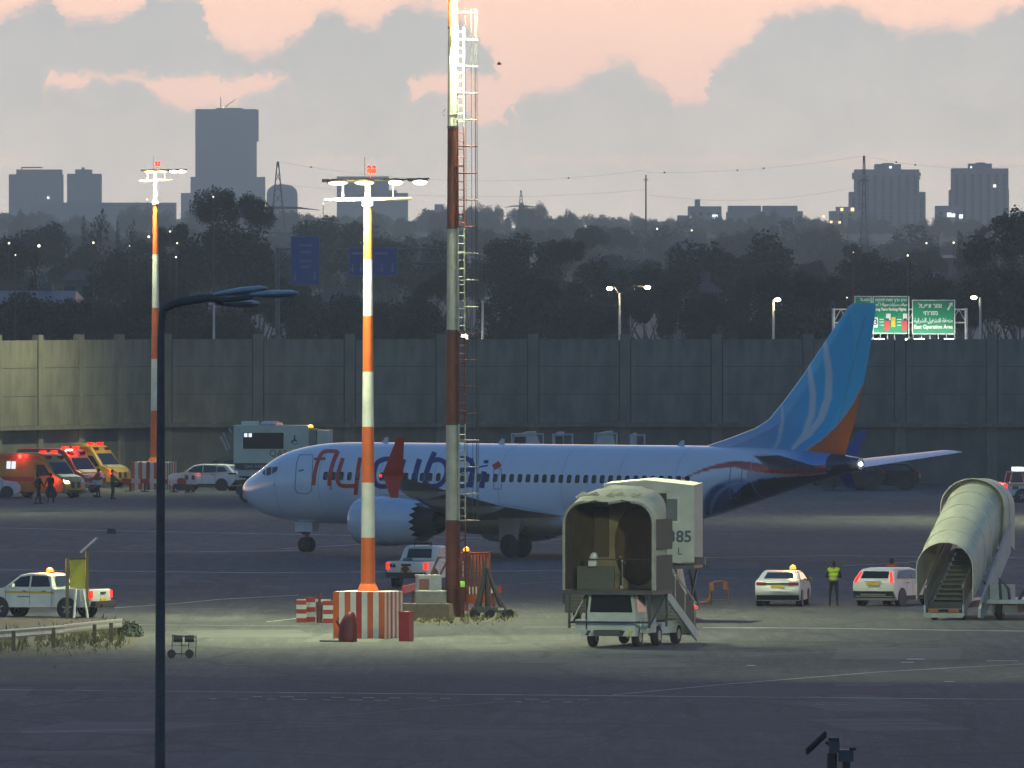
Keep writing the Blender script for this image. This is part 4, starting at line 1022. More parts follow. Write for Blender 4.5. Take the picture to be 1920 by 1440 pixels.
v3.side('side_stripe', [(-2.3, 1.02), (-0.9, 1.02), (-0.9, 1.10), (-2.3, 1.10)], YELLOW, off=0.012)
b = MB(); b.face([(-2.1, -0.945, 0.78), (-1.75, -0.945, 0.78), (-1.75, -0.945, 0.98), (-2.1, -0.945, 0.98)]); b.build('fleet_number_panel', INK, v3.t, smooth=0)
text('17', 0.19, FW, v3.t, wallM(-1.92, -0.952, 0.88, 0))
b = MB()
for yy in (-0.7, 0.7): b.path([(-2.2, yy, 1.15), (-2.05, yy, 1.8), (-1.1, yy, 1.8), (-1.0, yy, 1.15)], 0.03, 5)
for xx in (-2.05, -1.1): b.tube((xx, -0.7, 1.8), (xx, 0.7, 1.8), 0.03, n=5)
b.build('load_frame', STEEL, v3.t)
b = MB(); b.bx(-1.8, -1.3, -0.5, 0.5, 1.85, 2.1); b.build('work_light', COOL_L if False else emis('lit_panel', (0.9, 1.0, 0.9), 1.6), v3.t, smooth=0)
for sg in (0.55, 0.0): b = MB(); b.bx(-2.68, -2.62, sg - 0.22, sg + 0.12, 1.13, 1.2); b.build('rear_strobe', RED_L, v3.t, smooth=0)
lamp('strobe_lamp', 'POINT', (-2.95, -0.5, 1.2), 120.0, (1.0, 0.06, 0.04), v3.t, 0.1)

# parked cars near the wall
SUV = [(-2.15, 0.48), (-2.28, 0.7), (-2.26, 1.05), (-2.12, 1.2), (-1.78, 1.52), (-1.6, 1.62), (-0.8, 1.68), (0.1, 1.67), (0.6, 1.58), (1.25, 1.15), (2.05, 1.04), (2.28, 0.85), (2.32, 0.5), (2.1, 0.28), (-1.95, 0.28)]
def suv(name, label, px, py, rz, off, body, sc=1.0, glass=GLASS):
    v = Veh(name, label, 'car', px, py, rz, off, SUV, 1.86, 1.1, 0.22, body, sc=sc)
    v.wheels((-1.38, 1.4), 0.36, rim=CHROME, arch_r=1.2)
    v.side('side_window', [(-1.75, 1.22), (-1.05, 1.18), (-1.05, 1.52), (-1.5, 1.5)], glass); v.side('side_window', [(-0.98, 1.18), (-0.1, 1.15), (-0.1, 1.58), (-0.98, 1.55)], glass); v.side('side_window', [(-0.03, 1.15), (1.08, 1.14), (0.55, 1.5), (-0.03, 1.58)], glass)
    v.end('rear_window', [(-0.6, 1.24), (0.6, 1.24), (0.55, 1.55), (-0.55, 1.55)], glass, bow=0.0, off=0.02); v.end('windshield', [(-0.7, 1.2), (0.7, 1.2), (0.58, 1.55), (-0.58, 1.55)], glass, False, bow=0.0, off=0.02)
    for sg in (-1, 1):
        b = MB(); b.bx(-2.3, -1.85, sg * 0.66, sg * (0.945), 1.03, 1.13); b.build('tail_light', RED_U, v.t, smooth=0)
        v.end('headlight', [(sg * 0.5, 0.86), (sg * 0.86, 0.88), (sg * 0.86, 0.98), (sg * 0.5, 0.95)], CHROME, False)
    v.end('rear_bumper', rect(-0.88, 0.88, 0.36, 0.68), PLAST, off=0.03); v.side('sill', [(-0.95, 0.3), (0.95, 0.3), (0.95, 0.44), (-0.95, 0.44)], PLAST)
    v.seams((-0.95, -0.06, 1.12), 0.48, 1.12, (-0.85, 0.05)); v.mirrors(0.92, 1.2, body); return v
suv('estate_car', 'white sport utility car parked side on between the striped block and the aircraft nose', 431, 920, 158, 1.55, WHITE)
DKC = mat('dark_car_paint', (0.007, 0.008, 0.009), 0.4, var=0.1, spec=0.3)
suv('estate_car', 'dark green car parked between the white sport utility car and the lift truck', 476, 912, 200, 1.6, mat('green_car_paint', (0.015, 0.035, 0.033), 0.3, var=0.1, coat=0.5), 1.08)
BLK = mat('black_car_paint', (0.005, 0.005, 0.006), 0.4, var=0.1, spec=0.3)
suv('estate_car', 'black car parked by the wall behind the tail with its near wheel glinting', 1606, 919, 176, 0.4, BLK)
suv('estate_car', 'black car at the right of the pair parked behind the tail', 1672, 918, 174, 0.5, DKC)

# ambulances
AY = mat('ambulance_yellow', (0.55, 0.30, 0.03), 0.4, var=0.1, coat=0.3, dirt=(0.3, 0.16, 0.03, 0.4)); AO = mat('ambulance_orange', (0.60, 0.07, 0.02), 0.4, var=0.08, coat=0.3); AW = mat('ambulance_cream', (0.62, 0.55, 0.28), 0.4, var=0.08, coat=0.3)
AMB = [(-2.95, 0.42), (-3.0, 0.7), (-2.96, 2.3), (-2.85, 2.62), (-2.6, 2.72), (0.6, 2.74), (1.15, 2.62), (1.45, 2.30), (2.18, 1.42), (2.75, 1.22), (2.98, 0.98), (3.02, 0.5), (2.85, 0.32), (-2.8, 0.34)]
def ambulance(label, px, py, rz, off, body, hood, lit):
    v = Veh('ambulance', label, 'ambulance', px, py, rz, off, AMB, 2.02, 1.3, 0.10, body, rnd_=0.08, group='ambulances parked by the wall')
    v.wheels((-1.75, 1.95), 0.36, 0.24, rim=STEEL)
    v.side('side_window', [(0.75, 1.36), (1.95, 1.36), (1.38, 2.02), (0.75, 2.02)], GLASS); v.end('windshield', [(-0.86, 1.46), (0.86, 1.46), (0.76, 2.16), (-0.76, 2.16)], GLASS, False, bow=0.0, off=0.02)
    v.side('side_band', [(-2.8, 2.3), (1.2, 2.3), (0.9, 2.56), (-2.8, 2.56)], AO, off=0.01); v.side('lower_band', [(-2.85, 1.0), (0.55, 1.0), (0.55, 1.28), (-2.85, 1.28)], AO, off=0.01)
    v.side('cab_door_line', [(0.62, 0.5), (0.65, 0.5), (0.65, 2.1), (0.62, 2.1)], PLAST, off=0.011)
    b = MB(); q = [V(2.2, -0.8, 1.42), V(2.2, 0.8, 1.42), V(2.74, 0.86, 1.25), V(2.74, -0.86, 1.25)]; b.face([p + V(0.04, 0, 0.03) for p in q]); b.build('bonnet', hood, v.t, smooth=0)
    v.end('grille', rect(-0.42, 0.42, 0.62, 0.98), PLAST, False, off=0.03); v.end('front_bumper', rect(-0.95, 0.95, 0.36, 0.55), hood, False, off=0.05)
    for sg in (-1, 1):
        v.end('headlight', [(sg * 0.56, 0.9), (sg * 0.92, 0.94), (sg * 0.92, 1.1), (sg * 0.56, 1.02)], WHITE_L if sg == lit else CHROME, False, off=0.03)
        b = MB(); b.bx(0.75, 0.98, sg * 0.3, sg * 0.7, 2.72, 2.86); b.build('roof_light', RED_D, v.t, smooth=0)
        b = MB(); b.bx(1.22, 1.42, sg * 0.35, sg * 0.75, 2.36, 2.55); b.build('front_flasher', RED_U, v.t, smooth=0)
    v.mirrors(1.55, 1.5, PLAST)
    return v
v = ambulance('nearest yellow ambulance with a glaring red light on its roof side at the left edge', 138, 934, -40, -2.9, AY, AW, -1)
b = MB(); b.ball((-0.55, -1.02, 2.50), 0.13); b.build('side_strobe', RED_L, v.t); lamp('strobe_lamp', 'POINT', (-0.55, -1.35, 2.55), 22.0, (1.0, 0.05, 0.04), v.t, 0.1)
b = MB(); b.ball((2.2, -1.02, 1.16), 0.12); b.build('side_strobe', RED_L, v.t); lamp('strobe_lamp', 'POINT', (2.2, -1.35, 1.16), 20.0, (1.0, 0.05, 0.04), v.t, 0.1)
b = MB(); b.ball((-0.9, -1.02, 0.52), 0.05); b.build('side_marker', AMBER_L, v.t)
v.side('rear_side_window', [(-1.7, 1.75), (-0.95, 1.75), (-0.95, 2.2), (-1.7, 2.2)], emis('lit_ward', (0.8, 0.85, 1.0), 1.2), both=-1)
v.side('window_bars', [(-1.36, 1.75), (-1.3, 1.75), (-1.3, 2.2), (-1.36, 2.2)], PLAST, both=-1, off=0.012)
v = ambulance('middle ambulance with an orange roof band and pale windscreen', 178, 924, -40, -2.9, AO, AW, 0)
b = MB(); b.bx(0.95, 1.12, -0.55, -0.1, 2.56, 2.68); b.build('roof_strobe', emis('peach_lit', (1.0, 0.5, 0.3), 25.0), v.t); lamp('strobe_lamp', 'POINT', (1.5, -0.6, 2.75), 45.0, (1.0, 0.12, 0.06), v.t, 0.1)
v = ambulance('rearmost ambulance with a cream roof and red front flashers beside the beige box', 226, 914, -36, -2.9, AY, AW, 0)
b = MB(); b.ball((2.7, -0.85, 1.02), 0.09); b.build('front_strobe', RED_L, v.t); lamp('strobe_lamp', 'POINT', (2.95, -1.0, 1.0), 30.0, (1.0, 0.05, 0.04), v.t, 0.1)
b = MB(); b.bx(-2.7, 0.7, -0.9, 0.9, 2.735, 2.79); b.build('roof_cap', AW, v.t, smooth=0)
# nose of a further parked car at the very edge
suv('estate_car', 'pale car whose bonnet just shows at the left edge below the nearest ambulance', -32, 934, 10, 0.0, WHITE, 0.95)

# ---------------------------------------------------------------- people
def person(label, loc, rz, top, trousers, vest=None, skin=(0.25, 0.15, 0.10), hair=(0.012, 0.010, 0.009), pose='stand', h=1.76, cap=None):
    t = thing('person', label, 'person', loc, rz)
    k = h / 1.76; pr = []
    def pp(a, b, r0, r1, m): pr.append((V(*a) * k, V(*b) * k, r0 * k, r1 * k, m))
    SK, TP, TR, SH, HR, VS = 0, 1, 2, 3, 4, 5
    TQ = VS if vest else TP
    sp = 0.11 if pose != 'walk' else 0.09
    fw = 0.26 if pose == 'walk' else 0.03
    for sg in (-1, 1):
        f = fw * sg
        hip = (sg * 0.095, 0, 0.93); kn = (sg * (sp + 0.02), -f * 0.5 - 0.02, 0.50); an = (sg * (sp + 0.04), f * (-0.9) + (0.06 if pose == 'walk' else 0.02), 0.09)
        pp(hip, kn, 0.092, 0.062, TR); pp(kn, an, 0.06, 0.042, TR); pp(an, (an[0], an[1] - 0.02, 0.05), 0.042, 0.045, SH); pp((an[0], an[1] + 0.03, 0.04), (an[0] + sg * 0.02, an[1] - 0.17, 0.035), 0.042, 0.034, SH)
        sh = (sg * 0.19, 0.0, 1.42)
        if pose == 'fold': el_ = (sg * 0.29, -0.02, 1.14); wr = (sg * 0.06, -0.2, 1.16)
        elif pose == 'walk': el_ = (sg * 0.25, f * 0.5, 1.15); wr = (sg * 0.26, f * 0.5 - 0.16, 0.95)
        elif pose == 'reach': el_ = (sg * 0.25, -0.16, 1.2); wr = (sg * 0.2, -0.38, 1.08)
        else: el_ = (sg * 0.26, 0.02, 1.13); wr = (sg * 0.27, -0.05, 0.88)
        pp((sg * 0.12, 0, 1.44), sh, 0.07, 0.068, TQ); pp(sh, el_, 0.058, 0.045, TP); pp(el_, wr, 0.043, 0.030, TP)
        d = (V(*wr) - V(*el_)).normalized(); side = V(0, -1, 0) if abs(d.y) < 0.7 else V(0, 0, 1)
        ac = d.cross(side).normalized(); p0 = V(*wr); p1 = p0 + d * 0.09
        pp(p0, p1, 0.026, 0.032, SK)
        for i, (o, l) in enumerate(((-0.028, 0.07), (-0.009, 0.08), (0.010, 0.075), (0.028, 0.058))):
            b0 = p1 + side * o; m1 = b0 + d * l * 0.55 + ac * 0.008 * sg; pp(b0, m1, 0.0105, 0.0095, SK); pp(m1, m1 + d * l * 0.4 + ac * 0.022 * sg, 0.0095, 0.008, SK)
        tb = p0 + d * 0.03 + side * 0.026; tm = tb + d * 0.035 + side * 0.03; pp(tb, tm, 0.013, 0.011, SK); pp(tm, tm + d * 0.032, 0.011, 0.009, SK)
    pp((-0.06, 0, 0.95), (0.06, 0, 0.95), 0.118, 0.118, TR); pp((-0.05, 0, 1.06), (0.05, 0, 1.06), 0.118, 0.118, TQ); pp((-0.065, 0, 1.2), (0.065, 0, 1.2), 0.122, 0.122, TQ); pp((-0.1, 0.0, 1.36), (0.1, 0.0, 1.36), 0.112, 0.112, TQ)
    pp((0, 0.01, 1.42), (0, 0, 1.55), 0.062, 0.055, SK); pp((0, 0.012, 1.655), (0, -0.012, 1.60), 0.095, 0.078, SK); pp((0, 0.02, 1.665), (0, 0.02, 1.672), 0.102, 0.1, HR); pp((0, 0.05, 1.60), (0, 0.045, 1.66), 0.07, 0.08, HR)
    pp((0, -0.095, 1.635), (0, -0.112, 1.605), 0.012, 0.017, SK)
    for sg in (-1, 1): pp((sg * 0.088, 0.005, 1.645), (sg * 0.085, 0.005, 1.605), 0.018, 0.014, SK)
    b = MB()
    for p0, p1, r0, r1, m in pr:
        ax = p1 - p0; n = 10
        if ax.length < 1e-4: continue
        u_ = ax.normalized(); rr = []
        for a in (80, 50, 20): rr.append(b.ring(p0 - u_ * r0 * math.sin(R(a)), ax, r0 * math.cos(R(a)), n))
        rr += [b.ring(p0, ax, r0, n), b.ring(p1, ax, r1, n)]
        for a in (20, 50, 80): rr.append(b.ring(p1 + u_ * r1 * math.sin(R(a)), ax, r1 * math.cos(R(a)), n))
        b.loft(rr)
    cols = [skin, top, trousers, (0.02, 0.018, 0.016), hair if cap is None else cap, vest or top]
    ms = [mat('cloth_%d_%s' % (i, '_'.join('%d' % int(x * 999) for x in c)), c, 0.85 if i else 0.55, var=0.15, scale=9) for i, c in enumerate(cols)]
    me = b.mesh('body_raw', ms, 0); o = inst('body_raw', me)
    md = o.modifiers.new('r', 'REMESH'); md.mode = 'VOXEL'; md.voxel_size = 0.012
    dg = bpy.context.evaluated_depsgraph_get(); m2 = bpy.data.meshes.new_from_object(o.evaluated_get(dg)); bpy.data.objects.remove(o)
    m2.materials.clear()
    for m in ms: m2.materials.append(m)
    import numpy as np
    nf = len(m2.polygons); C = np.empty(nf * 3); m2.polygons.foreach_get('center', C); C = C.reshape(-1, 3); best = np.full(nf, 1e9); idx = np.zeros(nf, int)
    for p0, p1, r0, r1, m in pr:
        a = np.array(p0); d = np.array(p1) - a; L = max(1e-9, d @ d); tt = np.clip((C - a) @ d / L, 0, 1); ds = np.linalg.norm(C - a - tt[:, None] * d, axis=1) - (r0 + (r1 - r0) * tt)
        w = ds < best; best[w] = ds[w]; idx[w] = m
    m2.polygons.foreach_set('material_index', idx.astype(np.int32)); m2.shade_smooth()
    m2.name = 'body'
    inst('body', m2, t)
    return t
NAVYC = (0.012, 0.014, 0.022); DK = (0.016, 0.016, 0.018)
pt = person('person in a bright yellow vest standing with arms folded between the two white cars', G(1563, 1136), R(180), DK, DK, (0.45, 0.62, 0.02), pose='fold', h=1.82)
b = MB(); b.loft([b.ring((0, 0, z), (0, 0, 1), 0.185, 20, (0, 1, 0), 0.128) for z in (1.10, 1.145)]); b.build('reflective_band', mat('reflective', (0.5, 0.5, 0.46), 0.4, var=0), pt)
person('person in an orange vest standing behind the white crossover car', G(1672, 1127), R(150), (0.5, 0.06, 0.01), DK, (0.62, 0.09, 0.015), cap=(0.05, 0.03, 0.02))
person('dark clothed person walking in front of the nearest ambulance, the left one of two', G(72, 945), R(120), NAVYC, NAVYC, pose='walk', h=1.8)
person('dark clothed person in front of the nearest ambulance, the right one of two', G(95, 943), R(200), (0.05, 0.012, 0.012), NAVYC, pose='reach', h=1.78)
person('medic in a red jacket bending over the stretcher by the middle ambulance', G(184, 933), R(250), (0.42, 0.06, 0.02), NAVYC, pose='reach', h=1.78)
person('medic in a green jacket at the right end of the ambulance group', G(211, 936), R(80), (0.10, 0.13, 0.05), DK, (0.13, 0.17, 0.05), pose='reach', h=1.8)
# stretcher
q = G(162, 933); t = thing('stretcher', 'wheeled stretcher with a white mattress standing beside the middle ambulance', 'stretcher', q, R(-12))
b = MB(); b.bx(-0.95, 0.95, -0.28, 0.28, 0.78, 0.90); b.build('mattress', DULLW, t); b = MB(); b.bx(0.45, 0.95, -0.26, 0.26, 0.9, 1.06); b.build('bundle', DULLW, t)
b = MB()
for x0, x1 in ((-0.8, 0.6), (0.8, -0.6)):
    for yy in (-0.25, 0.25): b.tube((x0, yy, 0.76), (x1, yy, 0.12), 0.02, n=6)
b.build('frame', STEEL, t)
for xx in (-0.6, 0.6):
    for yy in (-0.25, 0.25): b = MB(); b.loft([b.ring((xx, yy - 0.02, 0.09), (0, 1, 0), 0.09, 12), b.ring((xx, yy + 0.02, 0.09), (0, 1, 0), 0.09, 12)]); b.build('wheel', BLACK, t)

# ---------------------------------------------------------------- boarding stairs
def arch_ring(x, zf, w, h, rise, n=12, T=None):
    """half-round tunnel section in the plane x = const: floor zf, wall height h, roof rise"""
    pts = [V(x, -w / 2, zf), V(x, -w / 2, zf + h)]
    for i in range(1, n): a = math.pi - math.pi * i / n; pts.append(V(x, w / 2 * math.cos(a), zf + h + rise * math.sin(a)))
    pts += [V(x, w / 2, zf + h), V(x, w / 2, zf)]
    return [T @ p for p in pts] if T else pts
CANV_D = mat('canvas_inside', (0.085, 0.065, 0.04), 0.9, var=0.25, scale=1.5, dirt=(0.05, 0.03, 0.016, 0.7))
TRUCKW = mat('truck_white', (0.50, 0.54, 0.54), 0.5, var=0.12, scale=1.5, dirt=(0.2, 0.2, 0.18, 0.5))
ALU = mat('aluminium', (0.45, 0.48, 0.50), 0.45, metal=0.3, var=0.15, scale=2)
def wheel(parent, x, y, r, w=0.25):
    T = Matrix.Rotation(R(90), 4, 'X'); b = MB()
    b.lathe([(r * 0.55, -w / 2), (r * 0.92, -w / 2), (r, -w / 4), (r, w / 4), (r * 0.92, w / 2), (r * 0.55, w / 2)], 22, 0, T, True); o = b.build('wheel', BLACK, parent, (x, y, r), smooth=45)
    b = MB(); b.lathe([(0.04, -w / 2), (r * 0.5, -w / 2 - 0.01), (r * 0.58, -w / 2 + 0.01), (r * 0.58, w / 2 - 0.01), (r * 0.5, w / 2 + 0.01), (0.04, w / 2)], 16, 0, T, True); b.build('rim', STEEL, o)
def stair_flight(t, x0, z0, x1, z1, w, n, yc=0.0, m=ALU):
    """n treads from (x0,z0) at the top to (x1,z1) at the foot"""
    tm = MB(); dx_ = (x1 - x0) / n; dz_ = (z1 - z0) / n
    tm.box((0, 0, 0), (abs(dx_) * 1.1, w, 0.04)); tm.box((-abs(dx_) * 0.5 if dx_ > 0 else abs(dx_) * 0.5, 0, dz_ * -0.45 - 0.02 if False else -abs(dz_) * 0.5), (0.02, w, abs(dz_)))
    me = tm.mesh('tread', m, 0)
    for i in range(n): inst('tread', me, t, (x0 + dx_ * (i + 0.5), yc, z0 + dz_ * (i + 0.5)))

def near_stairs():
    t = thing('stairs_truck', 'boarding stairs truck with a tan canvas hood gaping towards the viewer and a small cab', 'stairs truck', G(1160, 1212), R(-107))
    # chassis: x forward towards the viewer
    b = MB(); b.bx(-5.2, 1.5, -0.5, 0.5, 0.42, 0.62); b.build('chassis', DARKM, t, smooth=0)
    b = MB(); b.bx(-5.0, -0.6, -1.05, 1.05, 0.62, 0.86); b.build('deck', TRUCKW, t, smooth=0)
    b = MB(); b.bx(-4.2, -1.6, 1.0, 1.12, 0.42, 0.86); b.build('side_skirt', TRUCKW, t, smooth=0)
    cab = MB(); cab.loft([[V(x, y, z) for y, z in ((-0.92, 0.5), (0.92, 0.5), (0.92, 1.25), (0.84, 2.0), (-0.84, 2.0), (-0.92, 1.25))] for x in (-0.5, 0.75)] + [[V(x, y, z) for y, z, x in ((-0.9, 0.5, 0.92), (0.9, 0.5, 0.92), (0.9, 1.22, 0.95), (0.8, 1.97, 0.95), (-0.8, 1.97, 0.95), (-0.9, 1.22, 0.95))]]); c = cab.build('cab', TRUCKW, t, smooth=20)
    g = MB(); g.face([(0.96, -0.8, 1.25), (0.96, 0.8, 1.25), (0.965, 0.72, 1.92), (0.965, -0.72, 1.92)]); g.build('windshield', GLASS, t, smooth=0)
    g = MB(); g.face([(-0.35, 0.925, 1.25), (0.7, 0.925, 1.25), (0.66, 0.86, 1.88), (-0.35, 0.86, 1.88)]); g.build('side_window', GLASS, t, smooth=0)
    for yy in (-0.35, 0.3):
        g = MB(); g.bx(0.1, 0.3, yy - 0.2, yy + 0.2, 1.15, 1.72); g.ball((0.2, yy, 1.8), 0.1); g.build('seat', mat('seat_green', (0.08, 0.14, 0.13), 0.8), t)
    b = MB(); b.bx(0.9, 1.25, -1.0, 1.0, 0.40, 0.62); b.build('front_bumper', TRUCKW, t, smooth=0)
    for i in range(6):
        b = MB(); y = -0.9 + 0.32 * i; b.face([(1.256, y, 0.42), (1.256, y + 0.14, 0.42), (1.256, y + 0.24, 0.60), (1.256, y + 0.10, 0.60)]); b.build('hazard_stripe', YELLOW if i % 2 else INK, t, smooth=0)
    b = MB(); b.bx(0.55, 0.95, -1.35, -0.96, 0.5, 0.98); b.build('side_locker', ALU, t, smooth=0); b = MB(); b.bx(-0.55, 0.5, 0.94, 1.25, 0.5, 1.0); b.build('step_box', TRUCKW, t, smooth=0)
    for x, y in ((0.35, -0.86), (0.35, 0.8), (-1.4, 1.0), (-3.9, -0.95), (-3.9, 1.0)): wheel(t, x, y, 0.36)
    # platform and canvas hood
    fl = 2.05
    b = MB(); b.bx(-1.2, 1.3, -1.66, 1.66, fl - 0.16, fl); b.build('platform', DARKM, t, smooth=0)
    b = MB(); 
    for x, y in ((1.2, -1.5), (1.2, 1.5), (-1.0, -1.5), (-1.0, 1.5)): b.tube((x, y, 0.7), (x, y, fl - 0.16), 0.05, n=6)
    b.tube((1.2, -1.5, 0.9), (1.2, 1.5, 0.9), 0.04, n=6); b.tube((-1.0, -1.5, 0.9), (-1.0, 1.5, 0.9), 0.04, n=6); b.tube((1.2, -1.5, 0.7), (-1.0, -1.5, fl - 0.2), 0.04, n=6); b.tube((1.2, 1.5, 0.75), (-1.0, 1.5, fl - 0.2), 0.04, n=6); b.build('lift_frame', DARKM, t)
    def hood_ring(x, w, top, sag, rr=0.75):
        n = 6; pts = [V(x, -w / 2, fl), V(x, -w / 2, fl + (top - fl) * 0.5), V(x, -w / 2, top - rr)]
        for i in range(1, n + 1): a = math.pi - (math.pi / 2) * i / n; pts.append(V(x, -w / 2 + rr + rr * math.cos(a), top - rr + rr * math.sin(a)))
        for yy in (-0.5, 0.0, 0.5): pts.append(V(x, yy, top + sag + 0.05 * math.sin(yy * 5 + x * 4)))
        for i in range(0, n): a = math.pi / 2 - (math.pi / 2) * i / n; pts.append(V(x, w / 2 - rr + rr * math.cos(a), top - rr + rr * math.sin(a)))
        pts += [V(x, w / 2, top - rr), V(x, w / 2, fl + (top - fl) * 0.5), V(x, w / 2, fl)]
        return pts
    rings = [hood_ring(1.3, 3.34, 5.22, 0.0), hood_ring(1.0, 3.36, 5.34, 0.06), hood_ring(0.6, 3.34, 5.42, -0.04), hood_ring(0.2, 3.3, 5.55, 0.10), hood_ring(-0.3, 3.22, 5.62, 0.0), hood_ring(-0.8, 3.1, 5.68, 0.10), hood_ring(-1.5, 2.7, 5.6, 0.12)]
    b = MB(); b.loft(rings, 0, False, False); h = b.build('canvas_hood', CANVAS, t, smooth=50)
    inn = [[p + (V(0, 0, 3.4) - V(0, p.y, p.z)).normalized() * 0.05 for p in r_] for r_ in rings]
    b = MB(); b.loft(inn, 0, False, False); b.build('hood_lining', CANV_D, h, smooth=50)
    b = MB(); b.path(rings[0], 0.055, 6); b.build('front_hoop', mat('hoop_grey', (0.33, 0.32, 0.28), 0.7, var=0.2), t)
    b = MB()
    for k in (2, 4, 6): b.path([p * 1.0 for p in inn[k]], 0.03, 5)
    b.build('hood_hoop', DARKM, t)
    # folds of canvas sagging over the frame
    for (y0, x0, L_) in ((-0.9, 0.75, 0.9), (0.1, 0.7, 0.8), (0.9, 0.72, 0.5)):
        b = MB(); b.path([(x0 + 0.12, y0 - L_ / 2, 5.37), (x0 + 0.05, y0 - L_ * 0.2, 5.50), (x0, y0, 5.47), (x0 + 0.02, y0 + L_ * 0.3, 5.52), (x0 + 0.1, y0 + L_ / 2, 5.42)], [0.03, 0.09, 0.05, 0.08, 0.03], 7); b.build('canvas_fold', CANVAS, h)
    # inside: rear bulkhead with round opening towards the stairs, waist rail, clutter
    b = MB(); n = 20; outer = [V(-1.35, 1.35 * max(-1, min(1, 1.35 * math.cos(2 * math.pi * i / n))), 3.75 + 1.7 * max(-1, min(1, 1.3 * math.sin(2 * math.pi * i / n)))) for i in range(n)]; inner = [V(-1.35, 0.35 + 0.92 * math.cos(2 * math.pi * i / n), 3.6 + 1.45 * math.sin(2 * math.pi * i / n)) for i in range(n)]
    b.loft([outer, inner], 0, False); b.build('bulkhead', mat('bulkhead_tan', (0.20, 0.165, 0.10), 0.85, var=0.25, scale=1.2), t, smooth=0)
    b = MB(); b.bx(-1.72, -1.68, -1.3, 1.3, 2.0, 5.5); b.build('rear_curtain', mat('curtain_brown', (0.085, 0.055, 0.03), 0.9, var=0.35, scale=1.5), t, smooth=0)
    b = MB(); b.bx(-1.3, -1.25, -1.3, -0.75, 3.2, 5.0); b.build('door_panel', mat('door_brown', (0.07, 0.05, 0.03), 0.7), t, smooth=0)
    b = MB(); b.tube((0.9, -0.9, 3.15), (0.9, 1.4, 3.15), 0.03, n=6); b.build('waist_rail', DARKM, t)
    b = MB(); b.bx(0.5, 0.55, -1.4, 0.0, fl, 2.9); b.build('side_gate', mat('gate_tan', (0.09, 0.09, 0.075), 0.7), t, smooth=0)
    b = MB(); b.ball((0.7, -0.72, 3.2), 0.16, sc=(1, 1, 1.3)); b.bx(0.6, 0.8, -0.9, -0.6, 2.9, 3.1); b.build('equipment_bag', DULLW, t)
    b = MB(); b.bx(0.3, 1.2, -0.2, 0.5, fl + 0.004, fl + 0.03); b.build('mat', mat('mat_rust', (0.25, 0.10, 0.03), 0.9), t, smooth=0)
    b = MB(); b.bx(-1.1, 0.9, 1.655, 1.70, fl, 3.3); b.bx(-1.1, 0.9, 1.655, 1.70, 3.5, 4.6); b.build('side_panel', mat('panel_dark', (0.06, 0.06, 0.055), 0.6), t, smooth=0)
    # stairs to the rear with side rails
    stair_flight(t, -1.2, fl - 0.1, -5.2, 0.35, 1.5, 12, 0.55)
    for yy, nm in ((1.36, 'near'), (-0.26, 'far')):
        b = MB(); b.prism([(-1.2, fl - 0.25), (-1.2, fl + 0.12), (-5.4, 0.45), (-5.4, 0.05)], yy - 0.04, yy + 0.04); b.build('stringer', TRUCKW, t, smooth=0)
        b = MB(); b.prism([(-1.2, fl + 0.1), (-1.2, fl + 1.0), (-5.2, 1.25), (-5.3, 0.45)], yy - 0.015, yy + 0.015); b.build('balustrade_panel', mat('panel_dark', (0, 0, 0)), t, smooth=0)
        b = MB(); b.tube((-1.1, yy, fl + 1.15), (-5.3, yy, 1.42), 0.045, n=6); b.build('handrail', STEEL, t)
        for f in (0.05, 0.35, 0.65, 0.95):
            b = MB(); x = -1.1 - 4.2 * f; z = fl + 1.15 - (fl - 0.27) * f; b.tube((x, yy, z), (x, yy, z - 1.1), 0.03, n=5); b.build('rail_post', STEEL, t)
    b = MB(); b.ball((-5.15, 1.42, 1.3), 0.06); b.build('tail_light', RED_D, t)
near_stairs()

